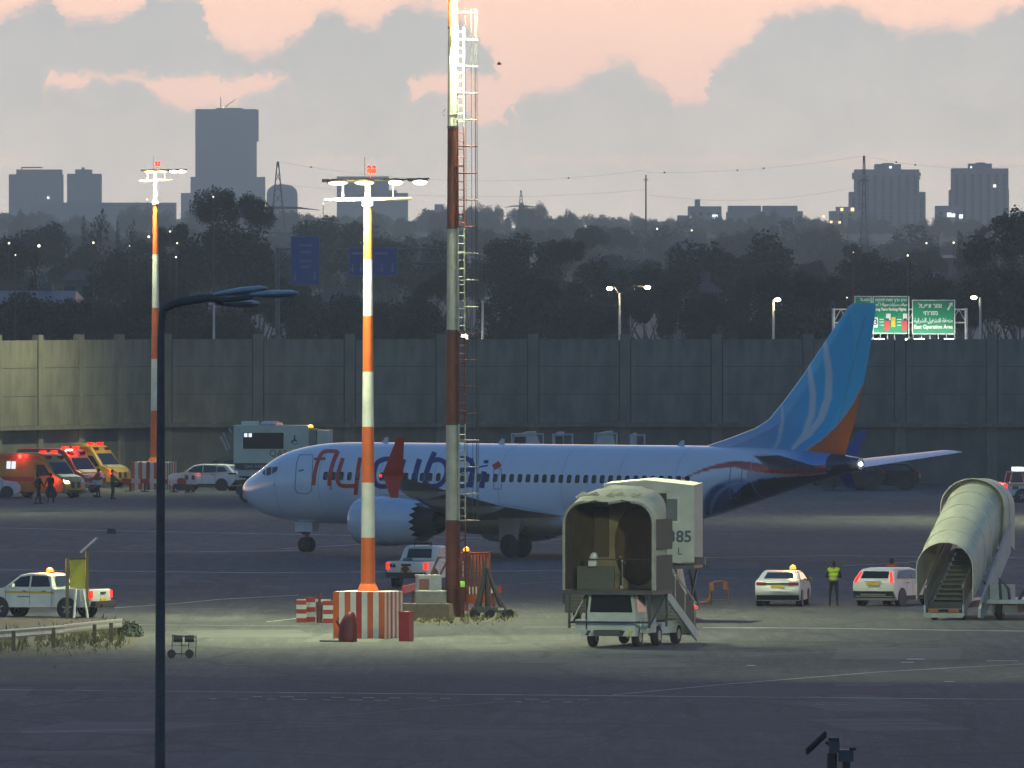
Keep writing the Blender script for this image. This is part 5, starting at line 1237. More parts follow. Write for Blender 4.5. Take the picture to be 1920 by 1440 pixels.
def rear_stairs():
    t = thing('stairs_truck', 'white boxed boarding stairs numbered 385 standing behind the canvas hooded one', 'stairs truck', G(1205, 1165), R(-97))
    s = F / G(1205, 1165).y
    fl = 2.2
    b = MB(); b.bx(-4.5, 1.2, -1.0, 1.0, 0.45, 0.75); b.build('chassis', DARKM, t, smooth=0)
    b = MB(); b.bx(-1.0, 1.1, -2.9, -1.7, 0.35, 2.6); b.build('power_unit', mat('unit_brown', (0.10, 0.085, 0.07), 0.7, var=0.2), t, smooth=0)
    for i in range(7): b = MB(); b.bx(1.1, 1.13, -2.8, -1.8, 0.45 + 0.13 * i, 0.52 + 0.13 * i); b.build('louvre', mat('louvre_grey', (0.13, 0.12, 0.10), 0.6), t, smooth=0)
    b = MB(); b.bx(0.2, 0.5, -3.05, -2.9, 0.7, 1.1); b.build('mirror_box', PLAST, t, smooth=0)
    for x, y in ((0.4, -2.5), (0.4, 0.9), (-3.4, -0.9), (-3.4, 0.9)): wheel(t, x, y, 0.4)
    # rigid box canopy
    w0, w1 = -1.42, 2.1
    b = MB(); b.bx(-2.2, 0.9, w0, w1, fl - 0.15, fl); b.build('platform', DARKM, t, smooth=0)
    b = MB(); b.loft([[V(0.9, w0, 2.3), V(0.9, w0, 5.33), V(0.9, 0.2, 5.48), V(0.9, w1, 5.28), V(0.9, w1, 2.3)], [V(-2.2, w0, 2.3), V(-2.2, w0, 5.38), V(-2.2, 0.2, 5.53), V(-2.2, w1, 5.33), V(-2.2, w1, 2.3)]]); b.build('box_canopy', mat('canopy_cream', (0.58, 0.57, 0.47), 0.6, var=0.1, scale=1.0, dirt=(0.35, 0.33, 0.26, 0.5)), t, smooth=0)
    b = MB(); b.bx(0.905, 0.95, 0.95, 1.45, 3.9, 4.75); b.build('window', mat('window_grey', (0.10, 0.13, 0.14), 0.3), t, smooth=0)
    b = MB(); b.bx(0.905, 0.93, 0.85, 1.55, 3.8, 4.85); b.build('window_frame', FW, t, smooth=0)
    b = MB(); b.bx(0.902, 0.92, w0 + 0.1, w1 - 0.1, 5.0, 5.05); b.build('canopy_seam', DULLW, t, smooth=0)
    text('385', 0.62, mat('number_blue', (0.03, 0.07, 0.12), 0.5, var=0), t, Matrix.Translation((0.93, 1.55, 3.28)) @ Matrix.Rotation(R(90), 4, 'Z') @ Matrix.Rotation(R(90), 4, 'X'), bold=0.012)
    text('L', 0.4, MATS['number_blue'], t, Matrix.Translation((0.93, 1.55, 2.72)) @ Matrix.Rotation(R(90), 4, 'Z') @ Matrix.Rotation(R(90), 4, 'X'))
    for y in (-1.2, 1.9):
        b = MB(); b.tube((0.8, y, 0.6), (-2.0, y, fl - 0.2), 0.06, n=6); b.tube((-2.0, y, 0.6), (0.8, y, fl - 0.2), 0.06, n=6)
        b.build('lift_frame', DARKM, t)
    stair_flight(t, -2.2, fl, -5.6, 0.3, 1.4, 11, 0.3)
    for yy in (-0.45, 1.05): b = MB(); b.prism([(-2.2, fl + 1.0), (-2.2, fl - 0.2), (-5.8, 0.05), (-5.8, 1.1)], yy - 0.03, yy + 0.03); b.build('balustrade_panel', TRUCKW, t, smooth=0)
    b = MB(); b.bx(0.4, 0.8, 2.0, 2.5, 2.2, 2.5); b.build('lamp_box', DARKM, t, smooth=0)
rear_stairs()

def right_stairs():
    t = thing('stairs_truck', 'boarding stairs under a long pale tunnel hood with the steps facing the viewer', 'stairs truck', G(1770, 1163), R(77))
    # x away from the viewer and up the stairs
    L = 6.0; zt = 2.62
    b = MB(); b.bx(0.5, 7.6, -0.7, 0.7, 0.45, 0.7); b.build('chassis', DARKM, t, smooth=0)
    stair_flight(t, L, zt, 0.1, 0.35, 1.35, 13, 0.0, mat('tread_grey', (0.20, 0.21, 0.18), 0.6, var=0.2))
    for yy in (-0.76, 0.76):
        b = MB(); b.prism([(0.0, 0.15), (0.0, 0.55), (L, zt + 0.45), (L, zt - 0.1)], yy - 0.04, yy + 0.04); b.build('stringer', ALU, t, smooth=0)
        b = MB(); b.prism([(0.0, 0.55), (0.0, 1.3), (L, zt + 1.2), (L, zt + 0.45)], yy * 1.0 - 0.012, yy * 1.0 + 0.012); b.build('balustrade_panel', mat('panel_tan', (0.30, 0.28, 0.20), 0.7, var=0.15), t, smooth=0)
        b = MB(); b.tube((-0.05, yy * 0.93, 1.25), (L, yy * 0.93, zt + 1.15), 0.03, n=6); b.build('handrail', STEEL, t)
    b = MB(); b.prism([(-0.1, 0.1), (-0.1, 0.45), (0.7, 0.95), (5.2, zt + 0.55), (6.2, zt + 1.0), (6.2, zt - 0.1), (0.5, 0.05)], -1.46, -1.36); b.build('outer_side_panel', mat('panel_pale', (0.50, 0.50, 0.48), 0.6, var=0.12, scale=1.5, dirt=(0.3, 0.29, 0.25, 0.5)), t, smooth=0)
    b = MB(); b.bx(-0.06, 0.0, -0.75, 0.75, 0.1, 0.28); b.build('kick_plate', STEEL, t, smooth=0)
    for y0, y1 in ((-0.6, -0.2), (0.2, 0.6)): b = MB(); b.bx(-0.075, -0.062, y0, y1, 0.30, 0.44); b.build('reflector_strip', mat('reflector_orange', (0.5, 0.15, 0.02), 0.4), t, smooth=0)
    # tunnel hood: pale translucent panels over hoops
    hood = mat('hood_panel', (0.60, 0.58, 0.44), 0.55, var=0.12, scale=0.9, dirt=(0.45, 0.43, 0.33, 0.5))
    N = 5; stn = [0.15 + (L - 0.15 + 0.4) * k / N for k in range(N + 1)]
    def zf(x): return 0.35 + (zt - 0.35) * x / L
    sec = lambda x, k=1.0: arch_ring(x, zf(x) + 0.35, 2.2 * k, 1.25, 1.0 * k, 16)
    for k in range(N):
        b = MB(); b.loft([sec(stn[k] + 0.01), sec((stn[k] + stn[k + 1]) / 2, 1.012), sec(stn[k + 1] - 0.01)], 0, False, False); b.build('hood_panel', hood, t, smooth=50)
    for k in range(N + 1):
        b = MB(); b.path(sec(stn[k], 1.012), 0.022, 6); b.build('hood_hoop', mat('hoop_pale', (0.58, 0.56, 0.45), 0.5, var=0.1), t)
    b = MB(); b.loft([[V(p.x, p.y, p.z) for p in arch_ring(x, zt + 0.2 - d, 2.55, 1.45 + d, 1.12, 16)] for x, d in ((L - 0.1, 0.0), (L + 0.9, 0.0), (L + 2.0, 0.25))], 0, False, False); b.build('head_hood', hood, t, smooth=50)
    b = MB(); b.path(arch_ring(L - 0.1, zt + 0.2, 2.57, 1.45, 1.13, 16), 0.03, 6); b.path(arch_ring(L + 0.9, zt + 0.2, 2.57, 1.45, 1.13, 16), 0.03, 6); b.build('hood_hoop', MATS['hoop_pale'], t)
    b = MB(); b.bx(L, L + 2.0, -1.15, 1.15, zt - 0.1, zt + 0.05); b.build('platform', DARKM, t, smooth=0)
    for y in (-0.9, 0.9):
        b = MB(); b.tube((3.0, y, 0.6), (L + 1.6, y, zt - 0.1), 0.06, n=6); b.tube((L + 1.6, y, 0.6), (3.6, y, zt - 1.2), 0.06, n=6)
        b.build('lift_frame', DARKM, t)
    for x, y in ((0.9, 0.55), (0.9, -0.55), (6.2, 0.95), (6.2, -0.95)): wheel(t, x, y, 0.34)
    # outrigger deck, jacks and number board on the right hand side
    b = MB(); b.bx(1.2, 5.4, -3.6, -1.4, 0.62, 0.78); b.build('side_deck', ALU, t, smooth=0)
    b = MB(); b.bx(1.6, 3.2, -2.6, -1.6, 0.25, 0.62); b.build('tool_locker', mat('locker_grey', (0.26, 0.27, 0.27), 0.6), t, smooth=0)
    for x, y in ((1.6, -1.9), (1.8, -3.2), (4.8, -3.3)): wheel(t, x, y, 0.36)
    b = MB(); b.path([(1.3, -2.0, 0.78), (1.3, -1.95, 1.6), (1.3, -2.3, 1.2), (1.3, -2.35, 0.78)], 0.06, 6); b.path([(1.4, -2.7, 0.78), (1.35, -3.0, 1.3), (1.4, -3.2, 1.6)], 0.07, 6); b.build('hydraulic_arm', DARKM, t)
    b = MB(); b.bx(1.6, 2.2, -2.4, -1.5, 0.78, 1.35); b.build('pump_housing', TRUCKW, t, smooth=0)
    b = MB(); b.bx(4.0, 4.1, -3.75, -2.55, 2.4, 3.3); b.bx(4.0, 4.1, -2.7, -2.6, 0.78, 2.4); b.build('number_board', DULLW, t, smooth=0)
    text('38', 0.62, INK, t, Matrix.Translation((3.99, -2.95, 2.98)) @ Matrix.Rotation(R(-90), 4, 'Z') @ Matrix.Rotation(R(90), 4, 'X'), bold=0.01)
    text('88', 0.30, INK, t, Matrix.Translation((3.99, -2.90, 2.58)) @ Matrix.Rotation(R(-90), 4, 'Z') @ Matrix.Rotation(R(90), 4, 'X'))
    b = MB(); b.box((0.35, -1.475, 0.6), (0.5, 0.02, 0.2)); b.build('reflector_strip', MATS['reflector_orange'], t, smooth=0)
right_stairs()

# stairs parked beyond the airliner: only their heads show over the fuselage
def parked_stairs(label, px0, px1, tp, kind):
    Y = 770.0; s = F / Y; c = (px0 + px1) / 2; w = (px1 - px0) / s; top = CH - (tp - YH) / s
    q = P(c, 900, Y); t = thing('parked_stairs', label, 'stairs', (q.x, Y, 0), 0, 'stairs parked beyond the airliner')
    m = TRUCKW
    fl = top - 1.1
    b = MB(); b.bx(-w / 2, w / 2, -0.8, 0.8, fl - 0.12, fl); b.build('platform', m, t, smooth=0)
    b = MB()
    for x in (-w / 2 + 0.05, w / 2 - 0.05):
        for y in (-0.75, 0.75): b.tube((x, y, 0.3), (x, y, top - 0.15), 0.05, n=6)
    for y in (-0.75, 0.75): b.tube((-w / 2, y, top - 0.15), (w / 2, y, top - 0.15), 0.04, n=6)
    b.build('frame', m, t)
    if kind == 0:
        b = MB(); b.prism([(-w / 2, fl), (-w / 2 + 0.15, top - 0.25), (0.0, top), (w / 2 - 0.5, top + 0.02), (w / 2, fl - 0.4), (0.2, fl - 0.4)], -0.7, 0.7); b.build('canopy', m, t, smooth=0)
        b = MB(); b.bx(-w / 2 + 0.2, -0.1, -0.72, -0.705, fl + 0.3, top - 0.3); b.build('opening', PLAST, t, smooth=0)
    elif kind == 1:
        b = MB(); b.prism([(-w / 2, fl - 0.5), (-w / 2 + 0.1, top - 0.2), (-w / 2 + 0.35, top), (0.1, top), (0.0, fl + 0.3), (-0.2, fl - 0.5)], -0.7, 0.7); b.build('canopy', m, t, smooth=0)
        b = MB(); b.bx(-w / 2 + 0.2, 0.0, -0.72, -0.705, fl + 0.2, top - 0.25); b.build('opening', PLAST, t, smooth=0)
    elif kind == 2:
        b = MB(); b.prism([(-w / 2, fl - 0.6), (-w / 2 + 0.2, top - 0.15), (0.1, top), (w / 2 - 0.3, top), (w / 2, fl - 0.6)], -0.7, 0.7); b.build('canopy', m, t, smooth=0)
    else:
        b = MB(); b.prism([(-w / 2, fl - 0.5), (-w / 2, top - 0.2), (-w / 2 + 0.3, top), (-0.05, top - 0.05), (-0.1, fl - 0.5)], -0.7, 0.7); b.build('canopy', m, t, smooth=0)
        b = MB(); b.bx(0.05, w / 2 - 0.1, -0.72, -0.705, fl - 0.1, top - 0.3); b.build('opening', DARKM, t, smooth=0)
    b = MB(); b.prism([(w / 2, fl), (w / 2 + 3.2, 0.3), (w / 2 + 2.9, 0.2), (w / 2, fl - 0.35)], -0.6, 0.6); b.build('stair_flight', ALU, t, smooth=0)
    b = MB(); b.bx(-w / 2 - 0.5, w / 2 + 2.5, -0.7, 0.7, 0.4, 0.6); b.build('chassis', DARKM, t, smooth=0)
    for x in (-w / 2, w / 2 + 1.8):
        for y in (-0.7, 0.7): wheel(t, x, y, 0.3)
parked_stairs('leftmost parked stairs head with a sloping hood showing above the fuselage', 958, 1020, 809, 0)
parked_stairs('second parked stairs head from the left with an open side showing above the fuselage', 1035, 1075, 810, 1)
parked_stairs('third parked stairs head from the left with a closed pale hood above the fuselage', 1114, 1158, 808, 2)
parked_stairs('rightmost parked stairs head with a railed landing above the fuselage', 1181, 1210, 811, 3)

# high-lift vehicle for passengers with wheelchairs
def ambulift():
    Y = 760.0; s = F / Y; q = P(520, 900, Y)
    t = thing('lift_truck', 'cream high lift truck with a wheelchair sign and amber beacon behind the nose', 'truck', (q.x, Y, 0), R(-4))
    def X(px): return (px - 520) / s
    def Z(py): return CH - (py - YH) / s
    cr = mat('lift_cream', (0.66, 0.66, 0.52), 0.55, var=0.1, scale=0.8, dirt=(0.35, 0.33, 0.25, 0.5))
    b = MB(); b.bx(X(441), X(582), -1.2, 1.2, Z(868), Z(797)); b.build('cabin', cr, t, smooth=0)
    b = MB(); b.bx(X(459), X(535), -1.225, -1.205, Z(841), Z(811)); b.build('window', GLASS, t, smooth=0)
    for a in (461, 469.5): b = MB(); b.bx(X(a), X(a + 6), -1.235, -1.227, Z(819), Z(812)); b.build('lit_reflection', emis('reflection_glow', (0.75, 0.85, 1.0), 1.3), t, smooth=0)  # small glowing plates on the window, window reflections painted as emission
    b = MB(); b.loft([[V(X(a), y, z) for y, z in ((-0.7, Z(797)), (0.7, Z(797)), (0.6, Z(790)), (-0.6, Z(790)))] for a in (454, 458, 480, 484)]); b.build('roof_unit', cr, t, smooth=0)
    b = MB(); b.loft([b.ring((X(a), 0, Z(795)), (1, 0, 0), 0.9 * k, 12, (0, 0, 1), 0.17 * k) for a, k in ((490, 0.6), (495, 1), (520, 1), (529, 0.5))]); b.build('roof_unit', DULLW, t)
    b = MB(); b.bx(X(541), X(578), -1.24, -1.2, Z(840), Z(806)); b.build('side_door', FW if False else cr, t, smooth=0)
    # wheelchair pictogram
    pc = MB(); cx = X(556); cz = Z(824); k = 1.0 / s
    def seg(x0, z0, x1, z1, r): pc.tube((cx + x0 * k, -1.25, cz + z0 * k), (cx + x1 * k, -1.25, cz + z1 * k), r * k, n=6)
    pc.ball((cx - 0 * k, -1.25, cz + 6.5 * k), 1.8 * k); seg(0, 4, -0.5, -1, 1.5); seg(-0.5, -1, 4, -1.5, 1.3); seg(4, -1.5, 5.5, -6, 1.1) if False else seg(-0.5, -1, -5, -2.5, 1.3); seg(-5, -2.5, -7, -6, 1.1)
    pc.path([V(cx + (0.5 + 4.2 * math.cos(a)) * k, -1.25, cz + (-5 + 4.2 * math.sin(a)) * k) for a in [2 * math.pi * i / 16 for i in range(17)]], 0.5 * k, 5)
    pc.build('wheelchair_sign', INK, t)
    b = MB(); b.bx(X(582), X(596), -1.1, 1.0, Z(868), Z(804)); b.build('rear_cabinet', mat('cabinet_glass', (0.20, 0.24, 0.22), 0.35), t, smooth=0)
    b = MB(); b.bx(X(598), X(620), -1.2, 1.2, Z(866), Z(806)); b.build('rear_box', cr, t, smooth=0)
    b = MB(); b.bx(X(621), X(627), -1.2, -1.1, Z(860), Z(804)); b.build('rear_rail', cr, t, smooth=0)
    beacon(t, (X(585), -0.8, Z(803)), 120, r=0.16)
    text('QAS', 0.55, mat('print_olive', (0.16, 0.16, 0.10), 0.6, var=0), t, wallM(X(525), -1.215, Z(850), 0))
    b = MB(); b.bx(X(443), X(600), -1.1, 1.1, Z(880), Z(868.5)); b.build('lower_band', mat('band_dark', (0.05, 0.055, 0.06), 0.5), t, smooth=0)
    text('QAS AIRPORT', 0.26, DULLW, t, wallM(X(487), -1.11, Z(864) if False else Z(874), 0))
    b = MB(); b.bx(X(448), X(600), -1.0, 1.0, Z(892), Z(880.5)); b.build('chassis_rail', DULLW, t, smooth=0)
    b = MB(); b.bx(X(445), X(610), -0.9, 0.9, 0.5, 0.9); b.build('chassis', DARKM, t, smooth=0)
    b = MB()
    for y in (-0.9, 0.9): b.tube((X(450), y, 0.9), (X(590), y, Z(892)), 0.09, n=6); b.tube((X(590), y, 0.9), (X(450), y, Z(892)), 0.09, n=6)
    b.build('scissor_lift', DARKM, t)
    for x in (X(465), X(590)):
        for y in (-0.95, 0.95): wheel(t, x, y, 0.45)
    # folded bridge rails at the front
    for x0, y0, x1, y1 in ((416, 818, 429, 845), (421, 811, 434, 841), (432, 803, 444, 826)):
        b = MB(); b.tube((X(x0), -1.0, Z(y0)), (X(x1), -1.0, Z(y1)), 0.06, n=6); b.build('bridge_rail', DULLW, t)
    b = MB(); b.prism([(X(436), Z(812)), (X(441), Z(808)), (X(453), Z(848)), (X(441), Z(868))], -1.1, 1.1); b.build('bridge_plate', mat('bridge_grey', (0.16, 0.17, 0.16), 0.6), t, smooth=0)
ambulift()

# ---------------------------------------------------------------- apron equipment
# beige box by the wall
q = G(239, 899); t = thing('storage_box', 'beige storage box standing against the wall behind the ambulances', 'container', (q.x, q.y + 1.2, 0), R(-2)); s = F / q.y
bg_ = mat('box_beige', (0.45, 0.43, 0.32), 0.7, var=0.08, scale=0.6, dirt=(0.3, 0.28, 0.2, 0.5))
b = MB(); b.bx(-1.42, 1.42, -1.2, 1.2, 0.35, 2.2); b.build('box', bg_, t, smooth=0); b = MB(); b.bx(-1.46, 1.46, -1.24, 1.24, 2.2, 2.28); b.build('lid', DULLW, t, smooth=0)
for x in (-0.05, 0.75): b = MB(); b.bx(x, x + 0.03, -1.215, -1.2, 0.4, 2.15); b.build('door_seam', mat('seam_tan', (0.25, 0.24, 0.18), 0.7), t, smooth=0)
b = MB(); b.bx(0.85, 0.97, -1.23, -1.2, 1.7, 1.78); b.build('vent', PLAST, t, smooth=0); b = MB(); b.bx(-1.3, 1.3, -1.0, 1.0, 0.0, 0.349); b.build('skid', DARKM, t, smooth=0)
# red and white barrier in front of the far block and bollards
def barrier(label, p0, p1, h=0.75, n=5, legs=3, grp=None):
    p0 = Vector(p0); p1 = Vector(p1); d = p1 - p0; L = d.length; t = thing('barrier', label, 'barrier', p0, math.atan2(d.y, d.x), grp)
    for k in range(n):
        b = MB(); b.bx(L * k / n + 0.003, L * (k + 1) / n - 0.003, -0.06, 0.06, h - 0.28, h); b.build('rail_segment', REDP if k % 2 == 0 else FW, t, smooth=0)
    for k in range(legs):
        b = MB(); x = L * (k + 0.5) / legs; b.bx(x - 0.05, x + 0.05, -0.045, 0.045, 0, h - 0.28); b.bx(x - 0.08, x + 0.08, -0.3, 0.3, 0, 0.05); b.build('leg', MASTRED, t, smooth=0)
    return t
barrier('low red and white barrier in front of the far striped block', G(230, 921), G(368, 924), 0.8, 8, 5)
for i, (px, py, lab) in enumerate(((350, 922, 'red bollard beside the white sport utility car, left of a pair'), (362, 923, 'red bollard beside the white sport utility car, right of a pair'))):
    t = thing('bollard', lab, 'bollard', G(px, py)); b = MB(); b.tube((0, 0, 0), (0, 0, 1.0), 0.11, n=10); b.build('post', MASTRED, t); b = MB(); b.tube((0, 0, 1.001), (0, 0, 1.08), 0.12, 0.06, 10); b.build('cap', MASTRED, t)
# striped marker posts near the main block
def marker(label, px, py, h, kind):
    t = thing('marker_post', label, 'post', G(px, py)); n = 5
    if kind == 'square':
        for k in range(n): b = MB(); b.bx(-0.19, 0.19, -0.12, 0.12, h * k / n, h * (k + 1) / n); b.build('band', REDP if k % 2 == 0 else FW, t, smooth=0)
    else:
        b = MB(); b.lathe([(0.11, 0), (0.11, h * 0.62), (0.05, h * 0.72), (0.08, h * 0.8), (0.03, h * 0.95), (0.01, h)], 10); b.build('post', MASTRED, t); b = MB(); b.tube((0, 0, h * 0.5), (0, 0, h * 0.55), 0.13, n=10); b.build('collar', MASTRED, t)
marker('striped square marker post, leftmost beside the main striped block', 565, 1167, 0.85, 'square'); marker('striped square marker post in the middle of the small group by the striped block', 582, 1166, 0.95, 'square')
marker('slim red hydrant post between the small striped posts', 599, 1168, 1.2, 'round'); marker('striped square marker post closest to the main striped block', 615, 1168, 0.85, 'square')
t = thing('low_rail', 'pale low rail running behind the small striped posts', 'rail', G(556, 1152), 0)
b = MB(); b.bx(0, 1.35, -0.05, 0.05, 0.5, 0.6); b.build('rail', FW, t, smooth=0)
for x in (0.1, 0.7, 1.25): b = MB(); b.bx(x - 0.04, x + 0.04, -0.04, 0.04, 0, 0.499); b.build('post', FW, t, smooth=0)
# covered extinguisher and red bin at the main block
q = G(652, 1203); t = thing('fire_extinguisher', 'dark red covered fire extinguisher trolley in front of the main striped block', 'extinguisher', (q.x, q.y - 0.35, 0), R(-15)); cov = mat('cover_red', (0.12, 0.008, 0.012), 0.55, var=0.25, scale=3, bump=0.3)
b = MB(); b.loft([b.ring((xo, 0, z), (0, 0, 1), r_, 14, (0, 1, 0), r_ * 0.8) for xo, z, r_ in ((0, 0.02, 0.34), (0, 0.25, 0.36), (0.02, 0.6, 0.34), (0.05, 0.8, 0.28), (0.09, 0.98, 0.2), (0.14, 1.09, 0.09))]); b.build('cover', cov, t, smooth=50)
b = MB(); b.path([(-0.3, 0, 0.55), (-0.4, -0.05, 0.75), (-0.36, 0, 0.85)], 0.05, 6); b.build('hose', cov, t)
b = MB(); b.bx(-1.0, 0.3, -0.22, 0.22, 0.006, 0.05); b.build('base_plate', PLAST, t, smooth=0)
q = G(759, 1203); t = thing('red_bin', 'bright red upright bin just right of the main striped block', 'bin', (q.x + 0.05, q.y + 0.5, 0), R(-19)); b = MB(); b.bx(-0.2, 0.2, -0.25, 0.25, 0, 1.02); b.build('body', mat('bin_red', (0.30, 0.015, 0.02), 0.5, var=0.12), t, smooth=0); b = MB(); b.bx(-0.22, 0.22, -0.27, 0.27, 1.021, 1.09); b.build('lid', MATS['bin_red'], t, smooth=0)
# clutter round the foot of the ladder mast
q = M0
t = thing('concrete_plinth', 'broad brown concrete plinth at the foot of the ladder mast', 'plinth', (q.x - 1.15, q.y - 1.2, 0), R(-8)); b = MB(); b.box((0, 0, 0.28), (2.3, 1.4, 0.56), taper=0.94); b.build('slab', mat('plinth_brown', (0.17, 0.13, 0.09), 0.9, var=0.2, bump=0.3), t, smooth=0)
t = thing('concrete_block', 'grey concrete block with a worn white stripe lying on the plinth by the mast', 'block', (q.x - 0.85, q.y - 1.1, 0.56), R(-8)); b = MB(); b.box((0, 0, 0.24), (1.15, 0.6, 0.48)); b.build('block', CONC, t, smooth=0); b = MB(); b.box((0, -0.0, 0.481), (1.16, 0.61, 0.05)); b.build('white_edge', FW, t, smooth=0)
t = thing('control_cabinet', 'pale control cabinet with a faded red side beside the ladder mast', 'cabinet', (q.x - 0.95, q.y - 0.1, 0), R(14)); b = MB(); b.bx(-0.45, 0.45, -0.3, 0.3, 0.0, 1.6); b.build('housing', DULLW, t, smooth=0); b = MB(); b.bx(-0.456, -0.05, -0.31, -0.29, 0.9, 1.5); b.build('faded_panel', mat('faded_red', (0.33, 0.14, 0.11), 0.7, var=0.2), t, smooth=0); b = MB(); b.bx(-0.48, 0.48, -0.33, 0.33, 1.601, 1.66); b.build('lid', FW, t, smooth=0)
b = MB(); b.path([(0.05, -0.2, 1.66), (0.35, -0.2, 2.35), (0.75, -0.2, 2.3), (0.42, -0.2, 1.66)], 0.05, 6); b.build('hoop', mat('hoop_brown', (0.10, 0.06, 0.04), 0.6), t)
barrier('red and white barrier slanting left of the ladder mast behind the plinth', G(757, 1146), G(826, 1128), 1.0, 3, 2)
barrier('red and white barrier to the right of the ladder mast', G(862, 1146), G(938, 1143), 0.95, 5, 3)
for lab, dx_, dy_, h in (('dark red bollard standing directly in front of the ladder mast', 0.0, -0.75, 1.12), ('dark red bollard just right of the ladder mast foot', 0.4, -0.35, 1.15)):
    t = thing('bollard', lab, 'bollard', (q.x + dx_ - 0.05, q.y + dy_, 0)); b = MB(); b.tube((0, 0, 0), (0, 0, h), 0.115, n=12); b.build('post', MASTRED, t); b = MB(); b.tube((0, 0, h + 0.001), (0, 0, h + 0.03), 0.13, n=12); b.build('cap', MASTRED, t)
t = thing('safety_screen', 'tall see-through orange safety screen with an amber lamp right of the ladder mast', 'screen', (q.x + 0.85, q.y + 1.2, 0), R(6))
scr = mat('screen_orange', (0.22, 0.07, 0.035), 0.8, var=0.25); b = MB()
for i in range(9): b.bx(-0.52 + 0.13 * i - 0.045, -0.52 + 0.13 * i + 0.045, -0.02, 0.02, 0.55, 2.45)
o = b.build('mesh_slats', scr, t, smooth=0); o['kind'] = 'stuff'
b = MB(); b.path([(-0.6, 0, 0), (-0.6, 0, 2.5), (0.6, 0, 2.5), (0.6, 0, 0)], 0.045, 6); b.build('frame', MASTRED, t); b = MB(); b.bx(-0.6, 0.6, -0.05, 0.05, 0.5, 0.85); b.build('lower_board', ORANGE, t, smooth=0)
b = MB(); b.ball((-0.5, -0.12, 1.25), 0.15); b.build('green_glow_ball', emis('green_lit', (0.3, 0.8, 0.05), 0.5, (0.2, 0.6, 0.05)), t)  # self-glowing ball added for a green-yellow blob, not a lamp
beacon(t, (-0.35, -0.15, 2.52), 110, r=0.12)
# towbar stand
t = thing('towbar_stand', 'black towbars leaning together on a wheeled stand right of the ladder mast', 'towbar', (q.x + 1.25, q.y - 1.0, 0), R(5)); b = MB()
b.path([(-0.35, 0, 0.1), (-0.05, 0, 1.4), (0.0, 0, 2.25)], [0.16, 0.09, 0.03], 6); b.build('towbar', PLAST, t); b = MB(); b.path([(0.85, -0.1, 0.05), (0.35, 0, 1.2), (0.1, 0, 1.95)], [0.13, 0.1, 0.05], 6); b.build('towbar', PLAST, t); b = MB(); b.path([(0.15, 0.1, 0.1), (0.05, 0.05, 1.9)], [0.13, 0.04], 6); b.build('towbar', PLAST, t)
b = MB(); b.bx(-0.5, 0.7, -0.25, 0.25, 0.2, 0.42); b.build('stand', DARKM, t, smooth=0); b = MB(); b.bx(0.5, 0.72, -0.3, 0.1, 0.3, 0.38); b.build('clamp', STEEL, t, smooth=0)
for x in (-0.45, 0.2, 0.95): b = MB(); b.loft([b.ring((x, -0.35, 0.17), (0, 1, 0), 0.17, 14), b.ring((x, -0.23, 0.17), (0, 1, 0), 0.17, 14)]); b.build('wheel', BLACK, t)
# orange trestle
q = G(1347, 1134); t = thing('chock_rack', 'rusty orange chock rack standing on the apron left of the saloon car', 'rack', q, R(-5)); rust = mat('rust_orange', (0.22, 0.08, 0.02), 0.8, var=0.35, scale=4)
b = MB(); b.path([(-0.35, 0, 0.02), (-0.3, 0, 0.85), (-0.15, 0, 0.93), (0.15, 0, 0.95), (0.38, 0, 0.9), (0.45, 0, 0.02)], [0.06, 0.05, 0.05, 0.045, 0.03, 0.03], 6); b.build('frame', rust, t); b = MB(); b.path([(-0.75, 0, 0.08), (-0.45, 0, 0.1), (-0.33, 0, 0.3)], [0.05, 0.08, 0.07], 6); b.build('hanging_strap', rust, t)
b = MB(); b.bx(-0.36, -0.18, -0.06, 0.06, 0.55, 0.9); b.build('hanging_chock', rust, t, smooth=0); b = MB(); b.bx(0.2, 0.34, -0.06, 0.06, 0.62, 0.92); b.build('hanging_chock', rust, t, smooth=0); b = MB(); b.tube((-0.33, 0, 0.2), (0.44, 0, 0.2), 0.02, n=5); b.build('lower_bar', DARKM, t); b = MB(); b.path([(-0.3, 0.3, 0.02), (-0.28, 0, 0.85)], 0.02, 5); b.path([(0.45, 0.3, 0.02), (0.4, 0, 0.85)], 0.02, 5); b.build('rear_leg', DARKM, t)
# guardrail with posts
def guardrail():
    t = thing('guardrail', 'curved galvanised guardrail on posts at the lower left', 'guardrail'); pts = [(-30, 1224), (60, 1217), (120, 1212), (180, 1205), (229, 1200)]
    q = [G(*p) for p in pts]; zt = [0.72, 0.72, 0.74, 0.74, 0.75]; prof = [(0.0, 0.0), (-0.08, 0.05), (0.0, 0.13), (0.02, 0.16), (0.0, 0.19), (-0.08, 0.27), (0.0, 0.32)]
    segs = []
    for k in range(len(q) - 1):
        b = MB(); sub = [q[k].lerp(q[k + 1], i / 4) for i in range(5)]
        b.loft([[V(p.x, p.y + a, zt[k] - 0.27 + z) for a, z in prof] for p in sub], 0, False, False); b.build('beam', STEEL, t, smooth=40)
    for px, py in ((25, 1221), (100, 1215), (177, 1208), (208, 1205)):
        b = MB(); p = G(px, py); b.bx(p.x - 0.07, p.x + 0.07, p.y + 0.03, p.y + 0.17, 0, 0.72); b.build('post', mat('post_rusty', (0.10, 0.08, 0.06), 0.8, var=0.3), t, smooth=0)
guardrail()
